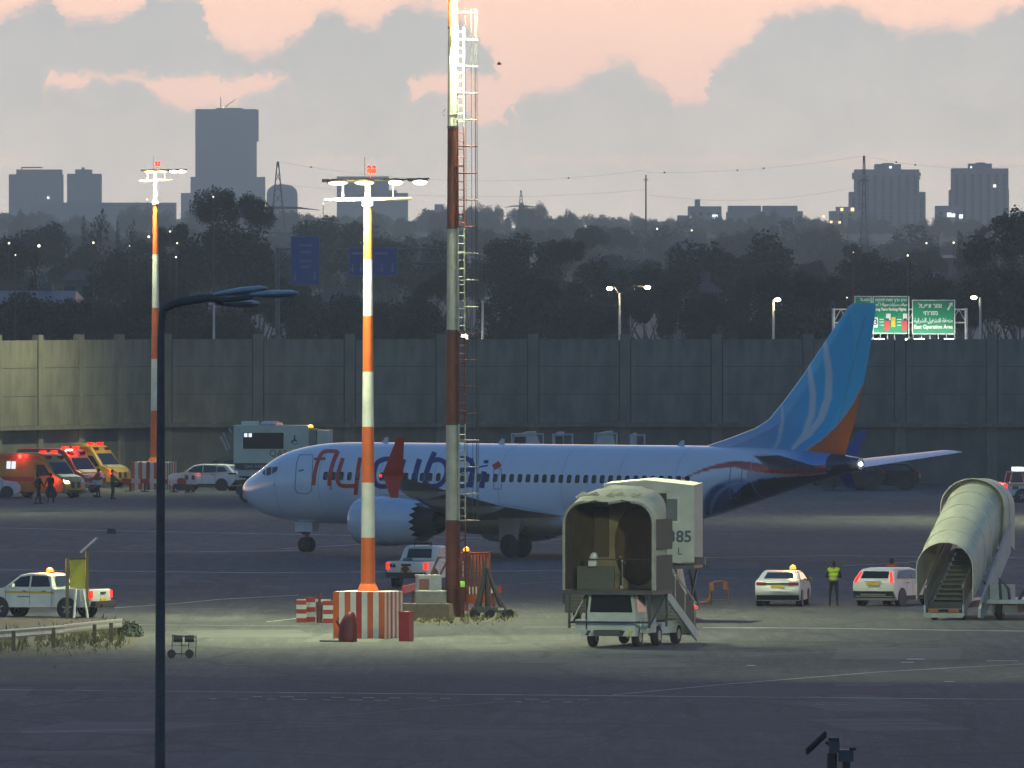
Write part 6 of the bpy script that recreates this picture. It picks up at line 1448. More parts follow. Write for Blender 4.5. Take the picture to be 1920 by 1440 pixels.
# verge of earth and dry grass
vm = mat('verge_earth', (0.085, 0.075, 0.05), 0.95, var=0.35, scale=1.5, bump=0.4)
def verge(name, pts):
    b = MB(); b.face([G(*p) + V(0, 0, 0.006) for p in pts]); return struct(b.build(name, vm, smooth=0))
verge('verge', [(-60, 1238), (90, 1231), (240, 1219), (262, 1200), (250, 1178), (120, 1165), (-60, 1160)])
verge('verge', [(690, 1170), (800, 1172), (960, 1164), (975, 1152), (900, 1140), (740, 1140)])
def grass(name, label, pts, n, seed, h=0.35, spread=6.0):
    r_ = random.Random(seed); b = MB()
    for _ in range(n):
        k = r_.random() * (len(pts) - 1); i = int(k); f = k - i; px = pts[i][0] * (1 - f) + pts[i + 1][0] * f + r_.gauss(0, 5); py = pts[i][1] * (1 - f) + pts[i + 1][1] * f + r_.gauss(0, spread)
        if noise.noise(V(px * 0.06, py * 0.1, seed)) < -0.12: continue
        p = G(px, py); a = r_.uniform(0, 6.3); hh = h * r_.uniform(0.25, 1.0) ** 1.5; w = 0.025
        l = V(math.cos(a), math.sin(a), 0); tip = p + V(r_.uniform(-.15, .15), r_.uniform(-.15, .15), hh)
        b.face([p - l * w, p + l * w, tip])
    o = b.build(name, mat('dry_grass', (0.12, 0.11, 0.05), 0.9, var=0.3), smooth=0); tag(o, label, 'grass', kind='stuff')
grass('grass', 'dry grass growing on the verge below the guardrail', [(-40, 1206), (100, 1200), (180, 1194), (235, 1190)], 3800, 1, 0.32, 11); grass('grass', 'dry grass round the foot of the ladder mast', [(735, 1160), (850, 1163), (965, 1156)], 1800, 2, 0.22, 4)
def bush(label, loc, r, n, seed, m):
    rr = random.Random(seed); t = thing('bush', label, 'bush', loc); b = MB()
    for _ in range(n):
        d = V(rr.gauss(0, 1), rr.gauss(0, 1), abs(rr.gauss(0, 1))).normalized() * rr.uniform(0.4, 1.0) ** 0.5 * r; d.z *= 1.1; a = V(rr.gauss(0, 1), rr.gauss(0, 1), rr.gauss(0, 1)).normalized(); c = a.cross(V(0, 0, 1)).normalized()
        b.face([d - a * 0.05, d + c * 0.03, d + a * 0.06, d - c * 0.03])
    b.build('leaves', m, t, smooth=0); b = MB()
    for k in range(6): a = k * 1.05; b.tube((0, 0, 0), (0.6 * r * math.cos(a), 0.6 * r * math.sin(a), 0.8 * r), 0.015, 0.006, 5)
    b.build('stems', mat('stem_brown', (0.06, 0.045, 0.03), 0.9), t)
bush('small dark green bush at the end of the guardrail', G(243, 1194), 0.55, 900, 5, mat('bush_green', (0.035, 0.055, 0.025), 0.8, var=0.3))
bush('low tuft of weeds beside the small cart behind the near lamp post', G(290, 1178), 0.18, 200, 6, MATS['bush_green']) if False else None
# yellow notice board with solar panel
q = G(146, 1160); t = thing('notice_board', 'yellow notice board on posts with a tilted solar panel in front of the pickup', 'sign', q, R(12)); s = F / q.y
pm_ = mat('post_olive', (0.16, 0.14, 0.06), 0.7, var=0.2)
for x, h in ((-0.42, 2.36), (0.36, 2.75)): b = MB(); b.bx(x - 0.06, x + 0.06, -0.06, 0.06, 0, h); b.build('post', pm_, t, smooth=0)
b = MB(); b.bx(-0.32, 0.28, -0.05, -0.02, 1.2, 2.3); b.build('board', mat('board_yellow', (0.45, 0.42, 0.03), 0.6, var=0.12, dirt=(0.25, 0.22, 0.05, 0.5)), t, smooth=0); b = MB(); b.bx(-0.36, 0.32, -0.06, 0.0, 2.301, 2.37); b.build('top_rail', PLAST, t, smooth=0)
b = MB(); b.box((0, 0, 0), (0.85, 0.6, 0.04), M=Matrix.Translation((0.42, -0.1, 2.86)) @ Matrix.Rotation(R(-42), 4, 'Y')); b.build('solar_panel', mat('solar_dark', (0.03, 0.035, 0.05), 0.3), t, smooth=0)
for x0, x1 in ((-0.1, -0.25), (0.18, 0.3)): b = MB(); b.tube((x0, -0.1, 1.15), (x1, -0.5, 0.02), 0.05, n=6); b.build('brace', DULLW, t)
b = MB(); b.bx(0.05, 0.3, -0.15, -0.06, 0.7, 1.15); b.build('battery_box', DULLW, t, smooth=0)
# small trolley
q = G(340, 1234); t = thing('trolley', 'small two wheeled trolley carrying two dark reels beside the near lamp post', 'trolley', q, R(6))
for x in (-0.35, 0.28): b = MB(); b.loft([b.ring((x, -0.03, 0.15), (0, 1, 0), 0.15, 16), b.ring((x, 0.03, 0.15), (0, 1, 0), 0.15, 16)]); b.build('wheel', BLACK, t)
b = MB(); b.tube((-0.35, 0, 0.15), (0.28, 0, 0.15), 0.025, n=6); b.build('axle', DARKM, t)
b = MB()
for x in (-0.33, 0.0, 0.25, 0.5): b.tube((x, 0.05, 0.03 if x in (0.0, 0.5) else 0.2), (x + 0.02, 0.05, 0.8), 0.018, n=5)
b.tube((-0.33, 0.05, 0.8), (0.52, 0.05, 0.72), 0.018, n=5); b.tube((-0.33, 0.05, 0.45), (0.52, 0.05, 0.45), 0.015, n=5); b.build('frame', DARKM, t)
for x in (-0.12, 0.28): b = MB(); b.loft([b.ring((x - 0.16, 0, 0.68), (1, 0, 0), 0.12, 12), b.ring((x + 0.16, 0, 0.68), (1, 0, 0), 0.12, 12)]); b.build('reel', PLAST, t)
b = MB(); b.bx(-0.28, -0.02, 0.0, 0.1, 0.45, 0.62); b.bx(0.28, 0.5, 0.0, 0.1, 0.4, 0.62); b.build('panel', STEEL, t, smooth=0)
# camera post in the foreground
Y = 300.0; q = P(1560, 1440, Y); s = F / Y; t = thing('camera_post', 'dark camera post with angled arms rising from below the lower right edge', 'post', (q.x, Y, 0), 0)
def Z(py): return CH - (py - YH) / s
def X(px): return (px - 1560) / s
ds = mat('post_charcoal', (0.02, 0.021, 0.024), 0.6, var=0.2)
b = MB(); b.tube((0, 0, 0), (0, 0, Z(1412)), 0.13, 0.12, 12); b.build('post', ds, t); b = MB(); b.tube((X(1587), 0.1, 0), (X(1587), 0.1, Z(1428)), 0.1, n=12); b.build('second_post', ds, t)
cg = mat('camera_grey', (0.07, 0.072, 0.085), 0.5, var=0.15)
b = MB(); b.bx(X(1554), X(1574), -0.2, 0.2, Z(1411), Z(1389)); b.build('camera_housing', cg, t, smooth=0); b = MB(); b.bx(X(1553), X(1573), -0.25, 0.25, Z(1389) + 0.002, Z(1383)); b.build('camera_hood', ds, t, smooth=0)
b = MB(); b.bx(X(1572), X(1600), -0.15, 0.3, Z(1428), Z(1406)); b.build('junction_box', cg, t, smooth=0); b = MB(); b.bx(X(1592), X(1605), -0.2, 0.1, Z(1407), Z(1401)); b.build('small_camera', ds, t, smooth=0)
for y0, dz_ in ((0, 0), (0.2, 6)): b = MB(); b.tube((X(1512), y0, Z(1408 + dz_)), (X(1549), y0, Z(1373 + dz_)), 0.05, n=8); b.build('angled_arm', ds, t)
b = MB(); b.tube((X(1548), 0, Z(1392)), (X(1556), 0, Z(1396)), 0.04, n=6); b.build('arm_joint', ds, t)
b = MB(); q2 = G(209, 1000); t = thing('ground_box', 'small dark box lying on the taxiway left of the near lamp post', 'box', q2); b.box((0, 0, 0.12), (0.5, 0.5, 0.24), taper=0.8); b.build('box', mat('box_olive', (0.05, 0.06, 0.04), 0.8), t, smooth=0)

# ---------------------------------------------------------------- trees
LEAF = [mat('foliage_dark', (0.036, 0.046, 0.024), 0.85, var=0.4, scale=0.6), mat('foliage_mid', (0.05, 0.06, 0.028), 0.85, var=0.4, scale=0.6), mat('foliage_olive', (0.058, 0.058, 0.035), 0.85, var=0.4, scale=0.6)]
BARK = mat('bark', (0.07, 0.055, 0.04), 0.95, var=0.3)
def crown_mesh(kind, seed, n):
    r_ = random.Random(seed); b = MB(); pts = []
    lobes = []
    if kind == 'round':
        for _ in range(20):
            a = r_.uniform(0, 6.283); rr = math.sqrt(r_.random()) * 0.40; z = 0.5 + r_.uniform(-0.14, 0.30) * (1 - rr * 0.9); lobes.append((V(rr * math.cos(a), rr * math.sin(a), z), r_.uniform(0.10, 0.19)))
    elif kind == 'dome':
        for _ in range(26):
            a = r_.uniform(0, 6.283); rr = math.sqrt(r_.random()) * 0.46; z = 0.25 + 0.58 * math.sqrt(max(0, 1 - (rr / 0.5) ** 2)) * r_.uniform(0.5, 1.0); lobes.append((V(rr * math.cos(a), rr * math.sin(a), z), r_.uniform(0.09, 0.17)))
    elif kind == 'open':
        for _ in range(12):
            a = r_.uniform(0, 6.283); rr = math.sqrt(r_.random()) * 0.36; z = r_.uniform(0.4, 0.93); lobes.append((V(rr * math.cos(a), rr * math.sin(a), z), r_.uniform(0.07, 0.14)))
    elif kind == 'cone':
        for k in range(26):
            z = 0.12 + 0.84 * k / 25; w = 0.5 * (1 - z) ** 0.8 + 0.02; a = r_.uniform(0, 6.283); lobes.append((V(w * 0.5 * math.cos(a), w * 0.5 * math.sin(a), z), w * 0.42 + 0.03))
    elif kind == 'bush':
        for _ in range(16):
            a = r_.uniform(0, 6.283); rr = math.sqrt(r_.random()) * 0.42; z = r_.uniform(0.12, 0.8) * (1 - rr * rr * 2); lobes.append((V(rr * math.cos(a), rr * math.sin(a), z), r_.uniform(0.10, 0.20)))
    tot = sum(l[1] ** 2 for l in lobes)
    for c, rad in lobes:
        for _ in range(int(n * rad * rad / tot)):
            d = V(r_.gauss(0, 1), r_.gauss(0, 1), r_.gauss(0, 1) * 0.85).normalized() * rad * (r_.uniform(0.25, 1.08) ** 0.6)
            p = c + d; a = V(r_.gauss(0, 1), r_.gauss(0, 1), r_.gauss(0, 0.6)).normalized(); q = a.cross(V(r_.gauss(0, 1), r_.gauss(0, 1), r_.gauss(0, 1))).normalized(); sz = r_.uniform(0.010, 0.024)
            b.face([p - a * sz, p + q * sz * 0.7, p + a * sz, p - q * sz * 0.7])
    me = bpy.data.meshes.new('crown'); me.from_pydata(b.v, [], b.f); return me
CR = {k: [crown_mesh(k, 11 * i + hash(k) % 1 + j, n) for i, j in ((1, 0), (2, 5), (3, 9))] for k, n in (('round', 6500), ('dome', 8500), ('open', 4200), ('cone', 4200), ('bush', 5200))}
def trunk_mesh(kind, seed):
    r_ = random.Random(seed); b = MB(); top = 0.9 if kind == 'cone' else 0.62
    b.path([(0, 0, -0.03), (0.01, 0, 0.2), (-0.01, 0.01, top * 0.6), (0.0, 0, top)], [0.03, 0.024, 0.016, 0.006], 7)
    if kind != 'cone':
        for k in range(6):
            a = r_.uniform(0, 6.283); z0 = r_.uniform(0.22, 0.45); b.path([(0, 0, z0), (0.14 * math.cos(a), 0.14 * math.sin(a), z0 + 0.13), (0.3 * math.cos(a), 0.3 * math.sin(a), z0 + 0.3)], [0.014, 0.01, 0.004], 5)
    return b.mesh('trunk', BARK, 40)
TK = {k: trunk_mesh(k, 3) for k in CR}
MARKS = [(0, 'the left edge'), (68, 'the wide hazy block'), (158, 'the narrower hazy block'), (235, 'the red tiled roof'), (292, 'the far light mast'), (345, 'the near lamp post'), (425, 'the high slab tower'), (521, 'the left pylon'), (573, 'the tall blue sign'), (630, 'the first lit lamp head'), (690, 'the nearest light mast'), (740, 'the wide blue sign'), (800, 'the sign truss'), (849, 'the ladder mast'), (905, 'the slim street light'), (977, 'the small far pylon'), (1050, 'the palm'), (1106, 'the lone squat tree'), (1162, 'the double street light'), (1211, 'the thin pole'), (1310, 'the leftmost low block'), (1390, 'the broad dome tree'), (1450, 'the single street light'), (1530, 'the terraced block'), (1600, 'the tail fin top'), (1662, 'the stepped tower'), (1750, 'the green signs'), (1835, 'the plain tower'), (1915, 'the right edge')]
def where(px):
    m = min(MARKS, key=lambda q: abs(q[0] - px)); d = px - m[0]
    return ('just left of ' if d < -11 else 'just right of ' if d > 11 else 'in line with ') + m[1]
def tree(label, kind, px, top, wpx, Y, mi=0, group=None, base=None, seed=None):
    s = F / Y; x = (px - 960) / s; zb = base if base is not None else max(-0.4, hill_z(x, Y) if Y > 1000 else 0.0) - 0.1
    zt = CH - (top - YH) / s; h = max(2.0, zt - zb); w = wpx / s
    nm = {'cone': 'cypress_tree', 'bush': 'shrub'}.get(kind, 'tree')
    if group: label = label + ' ' + where(px)
    t = thing(nm, label, 'shrub' if kind == 'bush' else 'tree', (x, Y, zb), rnd.uniform(0, 6.28), group)
    i = rnd.randrange(3)
    key = ('c', kind, i, mi)
    if key not in CR:
        m = CR[kind][i].copy(); m.materials.clear(); m.materials.append(LEAF[mi]); CR[key] = m
    wk = {'round': 0.92, 'dome': 1.1, 'open': 0.82, 'cone': 0.42, 'bush': 1.0}[kind]; hk = {'round': 0.97, 'dome': 0.95, 'open': 1.0, 'cone': 1.0, 'bush': 0.93}[kind]
    if kind != 'cone': w *= 1.12
    k = w / wk; vs = h / hk if kind in ('cone', 'bush') or Y > 3000 else min(h / hk, k * {'round': 1.15, 'dome': 0.95, 'open': 1.5}[kind])
    if Y > 3000: vs *= 1.5
    inst('crown', CR[key], t, (0, 0, h - vs * hk), sc=(k, k, vs)); inst('trunk', TK[kind], t, sc=(min(h, k) * 0.9, min(h, k) * 0.9, h - vs * hk + vs * 0.9 if vs < h / hk else h))
    return t
# trees one can tell apart, left to right
for a in (('tall hazy tree at the far left behind the pale shed roof', 'round', 66, 392, 120, 1500, 0), ('rounded dark tree at the far left edge above the shed', 'round', 8, 430, 110, 1200, 0), ('dark upright tree just right of the far left street light', 'cone', 67, 468, 46, 1000, 0),
          ('slim cypress left of the broad conifer on the left', 'cone', 158, 404, 20, 1500, 0), ('broad conifer between the two slim cypresses', 'cone', 186, 392, 62, 1550, 0), ('slim cypress right of the broad conifer on the left', 'cone', 222, 414, 20, 1500, 0), ('low conifer right of the slim cypresses', 'cone', 248, 416, 44, 1600, 0),
          ('rounded dark tree left of the far light mast', 'round', 240, 450, 150, 1150, 0), ('dark leaning tree just right of the far light mast', 'round', 318, 404, 66, 1200, 0), ('tall round crowned tree in front of the high tower, the left of two', 'round', 402, 338, 86, 1100, 1), ('tall round crowned tree in front of the high tower, the right of two', 'round', 470, 354, 80, 1100, 1),
          ('broad dark tree under the two tall round crowned ones', 'round', 432, 392, 165, 1120, 0), ('dark tree left of the tall blue road sign', 'round', 350, 440, 120, 1080, 0), ('dim tree beside the tall blue road sign', 'round', 500, 480, 120, 1050, 0), ('wide rounded tree behind the left lamp of the nearest light mast', 'dome', 620, 392, 170, 1500, 1),
          ('olive tree behind the nearest light mast', 'dome', 700, 430, 120, 1350, 2), ('dark tree left of the ladder mast behind the truss', 'round', 800, 432, 130, 1350, 0), ('low dark tree between the nearest light mast and the ladder mast', 'round', 760, 520, 150, 980, 0),
          ('big dark dome shaped tree right of the ladder mast', 'dome', 985, 424, 190, 1150, 0), ('small dark tree touching the right of the big dome shaped tree', 'round', 1064, 440, 56, 1100, 0), ('squat hazy tree standing alone above the middle', 'round', 1106, 408, 64, 1750, 0),
          ('low dark tree left of the double street lamp', 'dome', 1130, 480, 170, 1080, 2), ('broad dark tree right of the double street lamp', 'dome', 1250, 478, 170, 1080, 2), ('very broad dark dome tree left of the twin towers', 'dome', 1388, 420, 270, 1200, 0), ('dark tree left of the single street lamp', 'round', 1428, 494, 90, 960, 0), ('dark tree between the single street lamp and the tail fin', 'round', 1532, 492, 80, 960, 0),
          ('dark rounded tree below the stepped tower', 'dome', 1640, 462, 170, 1150, 0), ('hazy conifer in front of the plain tower', 'cone', 1800, 428, 30, 1600, 0), ('small hazy tree right of the hazy conifer', 'open', 1842, 420, 40, 1500, 0), ('great dark tree filling the right edge', 'dome', 1912, 388, 190, 1000, 0), ('dark tree right of the green signs', 'round', 1862, 470, 150, 930, 0), ('dark tree behind the green signs', 'dome', 1740, 510, 150, 960, 0)):
    tree(*a)
# hedge-like trees and shrubs just beyond the wall
k = 0
for px in range(-30, 1960, 58):
    tree('dark tree in the belt beyond the wall', 'round' if k % 3 else 'dome', px + rnd.uniform(-18, 18), rnd.uniform(505, 560), rnd.uniform(85, 150), rnd.uniform(905, 1000), k % 3, 'trees in the belt beyond the wall'); k += 1
for px in range(-20, 1950, 66):
    if 1560 < px < 1830: continue
    tree('low shrub peeping over the wall', 'bush', px + rnd.uniform(-25, 25), rnd.uniform(575, 612), rnd.uniform(70, 130), rnd.uniform(850, 885), k % 3, 'shrubs along the wall', 0.0); k += 1
for px in range(-30, 1960, 52):
    tree('tree in the grey middle distance', rnd.choice(('round', 'dome', 'round', 'open')), px + rnd.uniform(-25, 25), rnd.uniform(440, 490), rnd.uniform(70, 130), rnd.uniform(1300, 1900), k % 3, 'trees in the middle distance'); k += 1
for px in range(-30, 1960, 30):
    tree('hazy tree on the slope', rnd.choice(('round', 'dome', 'round', 'cone')), px + rnd.uniform(-20, 20), rnd.uniform(412, 446), rnd.uniform(60, 115), rnd.uniform(2200, 3000), k % 3, 'trees on the slope'); k += 1
def skyl(px): return 391 + 10 * math.sin(px * 0.012) + 8 * math.sin(px * 0.041 + 1) + (14 if px > 1280 else 0) + (-8 if px < 60 else 0)
for px in range(-30, 1960, 23):
    tree('blue hazed skyline tree', rnd.choice(('round', 'dome', 'round')), px + rnd.uniform(-15, 15), skyl(px) + rnd.uniform(-10, 9), rnd.uniform(36, 66), rnd.uniform(3500, 4300), k % 3, 'trees along the skyline'); k += 1
# palm
def palm():
    q = P(1004, 560, 905); t = thing('palm_tree', 'date palm rising over the wall below the big dome shaped tree', 'palm tree', (q.x, 905, 0)); s = F / 905; h = CH - (552 - YH) / s
    b = MB(); b.path([(0, 0, 0), (0.1, 0, h * 0.5), (0.0, 0, h)], [0.32, 0.26, 0.24], 9); b.build('trunk', BARK, t)
    b = MB(); r_ = random.Random(4)
    for i in range(34):
        a = i * 2.399; up = r_.uniform(-0.3, 1.1); L = r_.uniform(1.7, 2.4); prev = None
        pts = [V(math.cos(a) * L * f * (1 - 0.2 * f), math.sin(a) * L * f * (1 - 0.2 * f), h + up * L * f - 1.5 * f * f) for f in [j / 7 for j in range(8)]]
        sd = V(-math.sin(a), math.cos(a), 0)
        for j in range(1, 8):
            for sg in (-1, 1): b.face([pts[j - 1], pts[j], pts[j] + sd * sg * 0.42 * (1 - j / 10) - V(0, 0, 0.2), pts[j - 1] + sd * sg * 0.08])
    b.build('fronds', LEAF[0], t, smooth=0)
palm()

# ---------------------------------------------------------------- houses beyond the wall
TILE = mat('roof_tile', (0.085, 0.05, 0.042), 0.8, var=0.25, scale=1.5); PLA = mat('render_dim', (0.11, 0.11, 0.11), 0.85, var=0.2); SHEET = mat('sheet_roof', (0.09, 0.105, 0.13), 0.6, var=0.1, scale=0.4, metal=0.2)
def house(label, px0, px1, ridge, eave, Y, wall=PLA, roof=TILE, depth=9.0, hip=0.25):
    s = F / Y; w = (px1 - px0) / s; x = ((px0 + px1) / 2 - 960) / s; zr = CH - (ridge - YH) / s; ze = CH - (eave - YH) / s; zb = (hill_z(x, Y) if Y > 1000 else 0) - 0.5
    t = thing('house', label, 'house', (x, Y, zb), rnd.uniform(-0.15, 0.15)); zr -= zb; ze -= zb
    b = MB(); b.bx(-w / 2 + 0.4, w / 2 - 0.4, -depth / 2 + 0.4, depth / 2 - 0.4, 0, ze); b.build('wall', wall, t, smooth=0)
    b = MB(); e = [V(-w / 2, -depth / 2, ze), V(w / 2, -depth / 2, ze), V(w / 2, depth / 2, ze), V(-w / 2, depth / 2, ze)]; r0 = V(-w / 2 * (1 - hip * 2), 0, zr); r1 = V(w / 2 * (1 - hip * 2), 0, zr)
    b.add(e + [r0, r1], [(0, 1, 5, 4), (2, 3, 4, 5), (1, 2, 5), (3, 0, 4), (3, 2, 1, 0)]); rf = b.build('roof', roof, t, smooth=0)
    b = MB(); b.bx(w * 0.15, w * 0.15 + 0.8, 0.3, 1.1, (zr + ze) / 2, zr + 0.6); b.build('chimney', wall, rf, smooth=0)
    n = max(2, int(w / 3))
    for k in range(n):
        b = MB(); x0 = -w / 2 + w * (k + 0.5) / n; b.bx(x0 - 0.5, x0 + 0.5, -depth / 2 + 0.37, -depth / 2 + 0.43, ze - 1.9, ze - 0.6); b.build('window', GLASS, t, smooth=0)
house('long shed with a pale blue sheet roof at the far left', -60, 152, 545, 569, 960, mat('shed_wall', (0.12, 0.12, 0.13), 0.8), SHEET, 14.0, 0.04)
house('house with a red tiled roof left of the far light mast', 226, 292, 486, 520, 1250); house('house with a tiled roof right of the far light mast', 306, 350, 500, 522, 1200); house('small house with a brown roof left of the tiled ones', 120, 190, 505, 525, 1180)
house('low building with a pale sheet roof under the palm', 950, 1150, 578, 604, 1012, PLA, SHEET, 8.0, 0.1); house('low building with a pale sheet roof left of the single street lamp', 1288, 1402, 582, 596, 1012, PLA, SHEET, 8.0, 0.1)
house('dim house with a tiled roof in the middle distance', 1085, 1190, 492, 520, 1250); house('dim house between the broad trees right of the middle', 1262, 1345, 522, 548, 1100); house('hall with a bright sheet roof edge at the right', 1744, 1822, 478, 484, 1700, PLA, SHEET, 20.0, 0.02); house('grey house behind the single street lamp', 1500, 1560, 545, 560, 1000)
house('pale house at the edge of the shed on the left', 40, 100, 560, 585, 1012, PLA, TILE); house('house with a dim roof behind the blue road signs', 590, 690, 540, 566, 1030); house('low dim house right of the blue road signs', 700, 820, 575, 600, 1012, PLA, TILE)

# ---------------------------------------------------------------- skyline buildings
def tower(label, blocks, Y, col=(0.20, 0.20, 0.21), strips=0, name='tower_block', depth=18.0, lights=(), floors=0):
    s = F / Y; cx = sum((b_[0] + b_[1]) / 2 for b_ in blocks) / len(blocks); x = (cx - 960) / s; zb = 0.0
    t = thing(name, label, 'building', (x, Y, zb)); m = mat('facade_%d_%d' % (int(col[0] * 100), int(col[2] * 100)), col, 0.85, var=0.1, scale=0.1)
    wd = mat('facade_window', (0.015, 0.016, 0.02), 0.3, var=0.2)
    for i, (p0, p1, tp) in enumerate(blocks):
        z = CH - (tp - YH) / s; b = MB(); d = depth - 0.31 * i; b.bx((p0 - cx) / s, (p1 - cx) / s, -d / 2, d / 2, -5, z); wl = b.build('wall', m, t, smooth=0)
        if i < strips:
            n = max(2, int((p1 - p0) / 15))
            for k in range(n):
                xc = (p0 + (p1 - p0) * (k + 0.5) / n - cx) / s; ww = (p1 - p0) / n / s * 0.45
                q = MB(); q.bx(xc - ww / 2, xc + ww / 2, -d / 2 - 0.06, -d / 2 + 0.02, 20, z - 2.0); q.build('window_strip', wd, wl, smooth=0)
        if i < strips and floors:
            zz = z - 3.2
            while zz > 24:
                q = MB(); q.bx((p0 - cx) / s + 0.3, (p1 - cx) / s - 0.3, -d / 2 - 0.35, -d / 2 + 0.02, zz - 0.22, zz); q.build('floor_band', m, wl, smooth=0); zz -= floors
    for lx, ly, r_, mm in lights:
        b = MB(); b.box(((lx - cx) / s, -depth / 2 - 0.4, CH - (ly - YH) / s), (r_ / s, 0.2, r_ / s)); b.build('lit_window', mm, t, smooth=0)
    return t, cx, s
LW = emis('far_window', (1.0, 0.92, 0.8), 3.0); LC = emis('far_window_cool', (0.8, 0.95, 1.0), 3.0); LO = emis('far_window_warm', (1.0, 0.7, 0.35), 3.0)
t, cx, s = tower('high slab tower with an antenna standing far off at the left', [(367, 481, 205), (367, 484.5, 206), (358, 497, 332), (340, 470, 362)], 6300, (0.17, 0.17, 0.19))
# the upper floors overhang on the right
bl = [o for o in t.children if o.name.startswith('wall')]
b = MB(); z0 = CH - (265 - YH) / s; z1 = CH - (206 - YH) / s; bl[1].data = MB().bx((367.5 - cx) / s, (484.5 - cx) / s, -8.6, 8.6, z0, z1).mesh('wall', bl[0].data.materials[0], 0)
b = MB(); b.tube(((414 - cx) / s, 0, CH - (205 - YH) / s), ((414 - cx) / s, 0, CH - (182 - YH) / s), 0.22, n=5); b.build('antenna', DARKM, t)
b = MB(); b.tube(((420 - cx) / s, 0, CH - (202 - YH) / s), ((441 - cx) / s, 0, CH - (187 - YH) / s), 0.2, n=5); b.bx((405 - cx) / s, (455 - cx) / s, -2, 2, CH - (205 - YH) / s, CH - (202.5 - YH) / s); b.build('roof_crane', DARKM, t)
b = MB(); b.ball(((420 - cx) / s, -9, CH - (202 - YH) / s), 0.4); b.build('roof_light', LW, t)
t, cx, s = tower('wide hazy block at the far left, the left of the pair', [(18, 118, 327), (32, 116, 318), (38, 90, 322)], 5700, (0.2, 0.2, 0.22), lights=((92, 371, 4, LW),))
b = MB(); b.tube(((40 - cx) / s, 0, CH - (314 - YH) / s), ((80 - cx) / s, 0, CH - (314 - YH) / s), 0.3, n=5); b.bx((40 - cx) / s, (42 - cx) / s, -1, 1, CH - (322 - YH) / s, CH - (313 - YH) / s); b.build('roof_crane', DARKM, t)
tower('narrower hazy block at the far left, the right of the pair', [(127, 190, 326), (142, 172, 318), (154, 158, 314)], 5700, (0.22, 0.2, 0.2))
tower('hazy block behind the head of the nearest light mast', [(632, 729, 331), (726, 765, 362), (724, 744, 357)], 5800, (0.2, 0.2, 0.22))
tower('small hazy block on the skyline left of the ladder mast', [(815, 831, 383), (803, 838, 394)], 5300, (0.2, 0.2, 0.22))
def domeb():
    Y = 5700; s = F / Y; q = P(529, 380, Y); t = thing('domed_building', 'hazy building with a rounded roof right of the high slab tower', 'building', (q.x, Y, 0)); m = MATS['facade_20_22']
    r_ = 29 / s; zt = CH - (345 - YH) / s; b = MB(); b.tube((0, 0, 0), (0, 0, zt - 4), r_, n=24); b.build('drum', m, t); b = MB(); b.lathe([(r_, zt - 4), (r_ * 0.9, zt - 2.2), (r_ * 0.6, zt - 0.6), (0.1, zt)], 24); b.build('dome', m, t, smooth=50)
domeb()
tower('stepped tower block with jutting top floors, the left of the twin towers', [(1602, 1722, 318), (1592, 1734, 360), (1640, 1688, 308), (1654, 1674, 306)], 4500, (0.17, 0.17, 0.19), 2, floors=3.2, lights=((1668, 314, 4, LW), (1664, 453, 8, LO), (1652, 426, 3, LW)))
t = bpy.context.scene.objects[-1] if False else [o for o in COL.objects if o.get('label', '').startswith('stepped tower')][0]
s = F / 4500; cx = (1662 + 1663 + 1664 + 1664) / 4
for a, b_, y0, y1 in ((1598, 1608, 324, 336), (1714, 1725, 324, 330), (1716, 1724, 332, 336), (1645, 1682, 324, 332)):
    b = MB(); b.bx((a - cx) / s, (b_ - cx) / s, -9.6, 6, CH - (y1 - YH) / s, CH - (y0 - YH) / s); b.build('jutting_floor', MATS['facade_17_19'], t, smooth=0)
tower('plain tower block, the right of the twin towers', [(1784, 1889, 316), (1780, 1890, 356), (1816, 1858, 307), (1830, 1846, 305)], 4500, (0.17, 0.175, 0.19), 2, floors=3.2, lights=((1863, 349, 5, LW), (1819, 314, 3, LW)))
tower('low block left of the plain tower with two bluish lights', [(1754, 1800, 386), (1700, 1770, 470)], 4300, (0.2, 0.2, 0.21), 1, floors=3.2, lights=((1778, 403, 8, LC), (1786, 404, 6, LC), (1800, 406, 7, LC)))
tower('low terraced block with warm lights left of the stepped tower', [(1568, 1600, 388), (1555, 1612, 396), (1510, 1600, 418)], 4200, (0.26, 0.25, 0.22), 1, floors=3.2, lights=((1577, 393, 5, LO), (1597, 393, 6, LO), (1541, 417, 4, LO), (1557, 417, 5, LO), (1573, 417, 4, LO), (1543, 406, 4, LO)))
for a in (('low wide block, leftmost of three on the right skyline', [(1270, 1353, 404), (1290, 1352, 387), (1303, 1312, 374)], ((1295, 407, 4, LW), (1340, 408, 10, LC))), ('low wide block, middle of three on the right skyline', [(1362, 1428, 398), (1365, 1426, 386)], ()), ('low wide block, rightmost of three on the right skyline', [(1428, 1504, 396), (1430, 1494, 386)], ((1484, 419, 5, LW),))):
    tower(a[0], a[1], 4300, (0.2, 0.2, 0.21), 2, lights=a[2], floors=3.2)
tower('pale low terrace of flats below the right skyline', [(1250, 1600, 428), (1340, 1480, 420)], 3900, (0.24, 0.24, 0.24), 1, floors=3.2); tower('pale low flats on the far left slope', [(60, 330, 380), (340, 500, 400)], 5100, (0.22, 0.22, 0.23), 0)

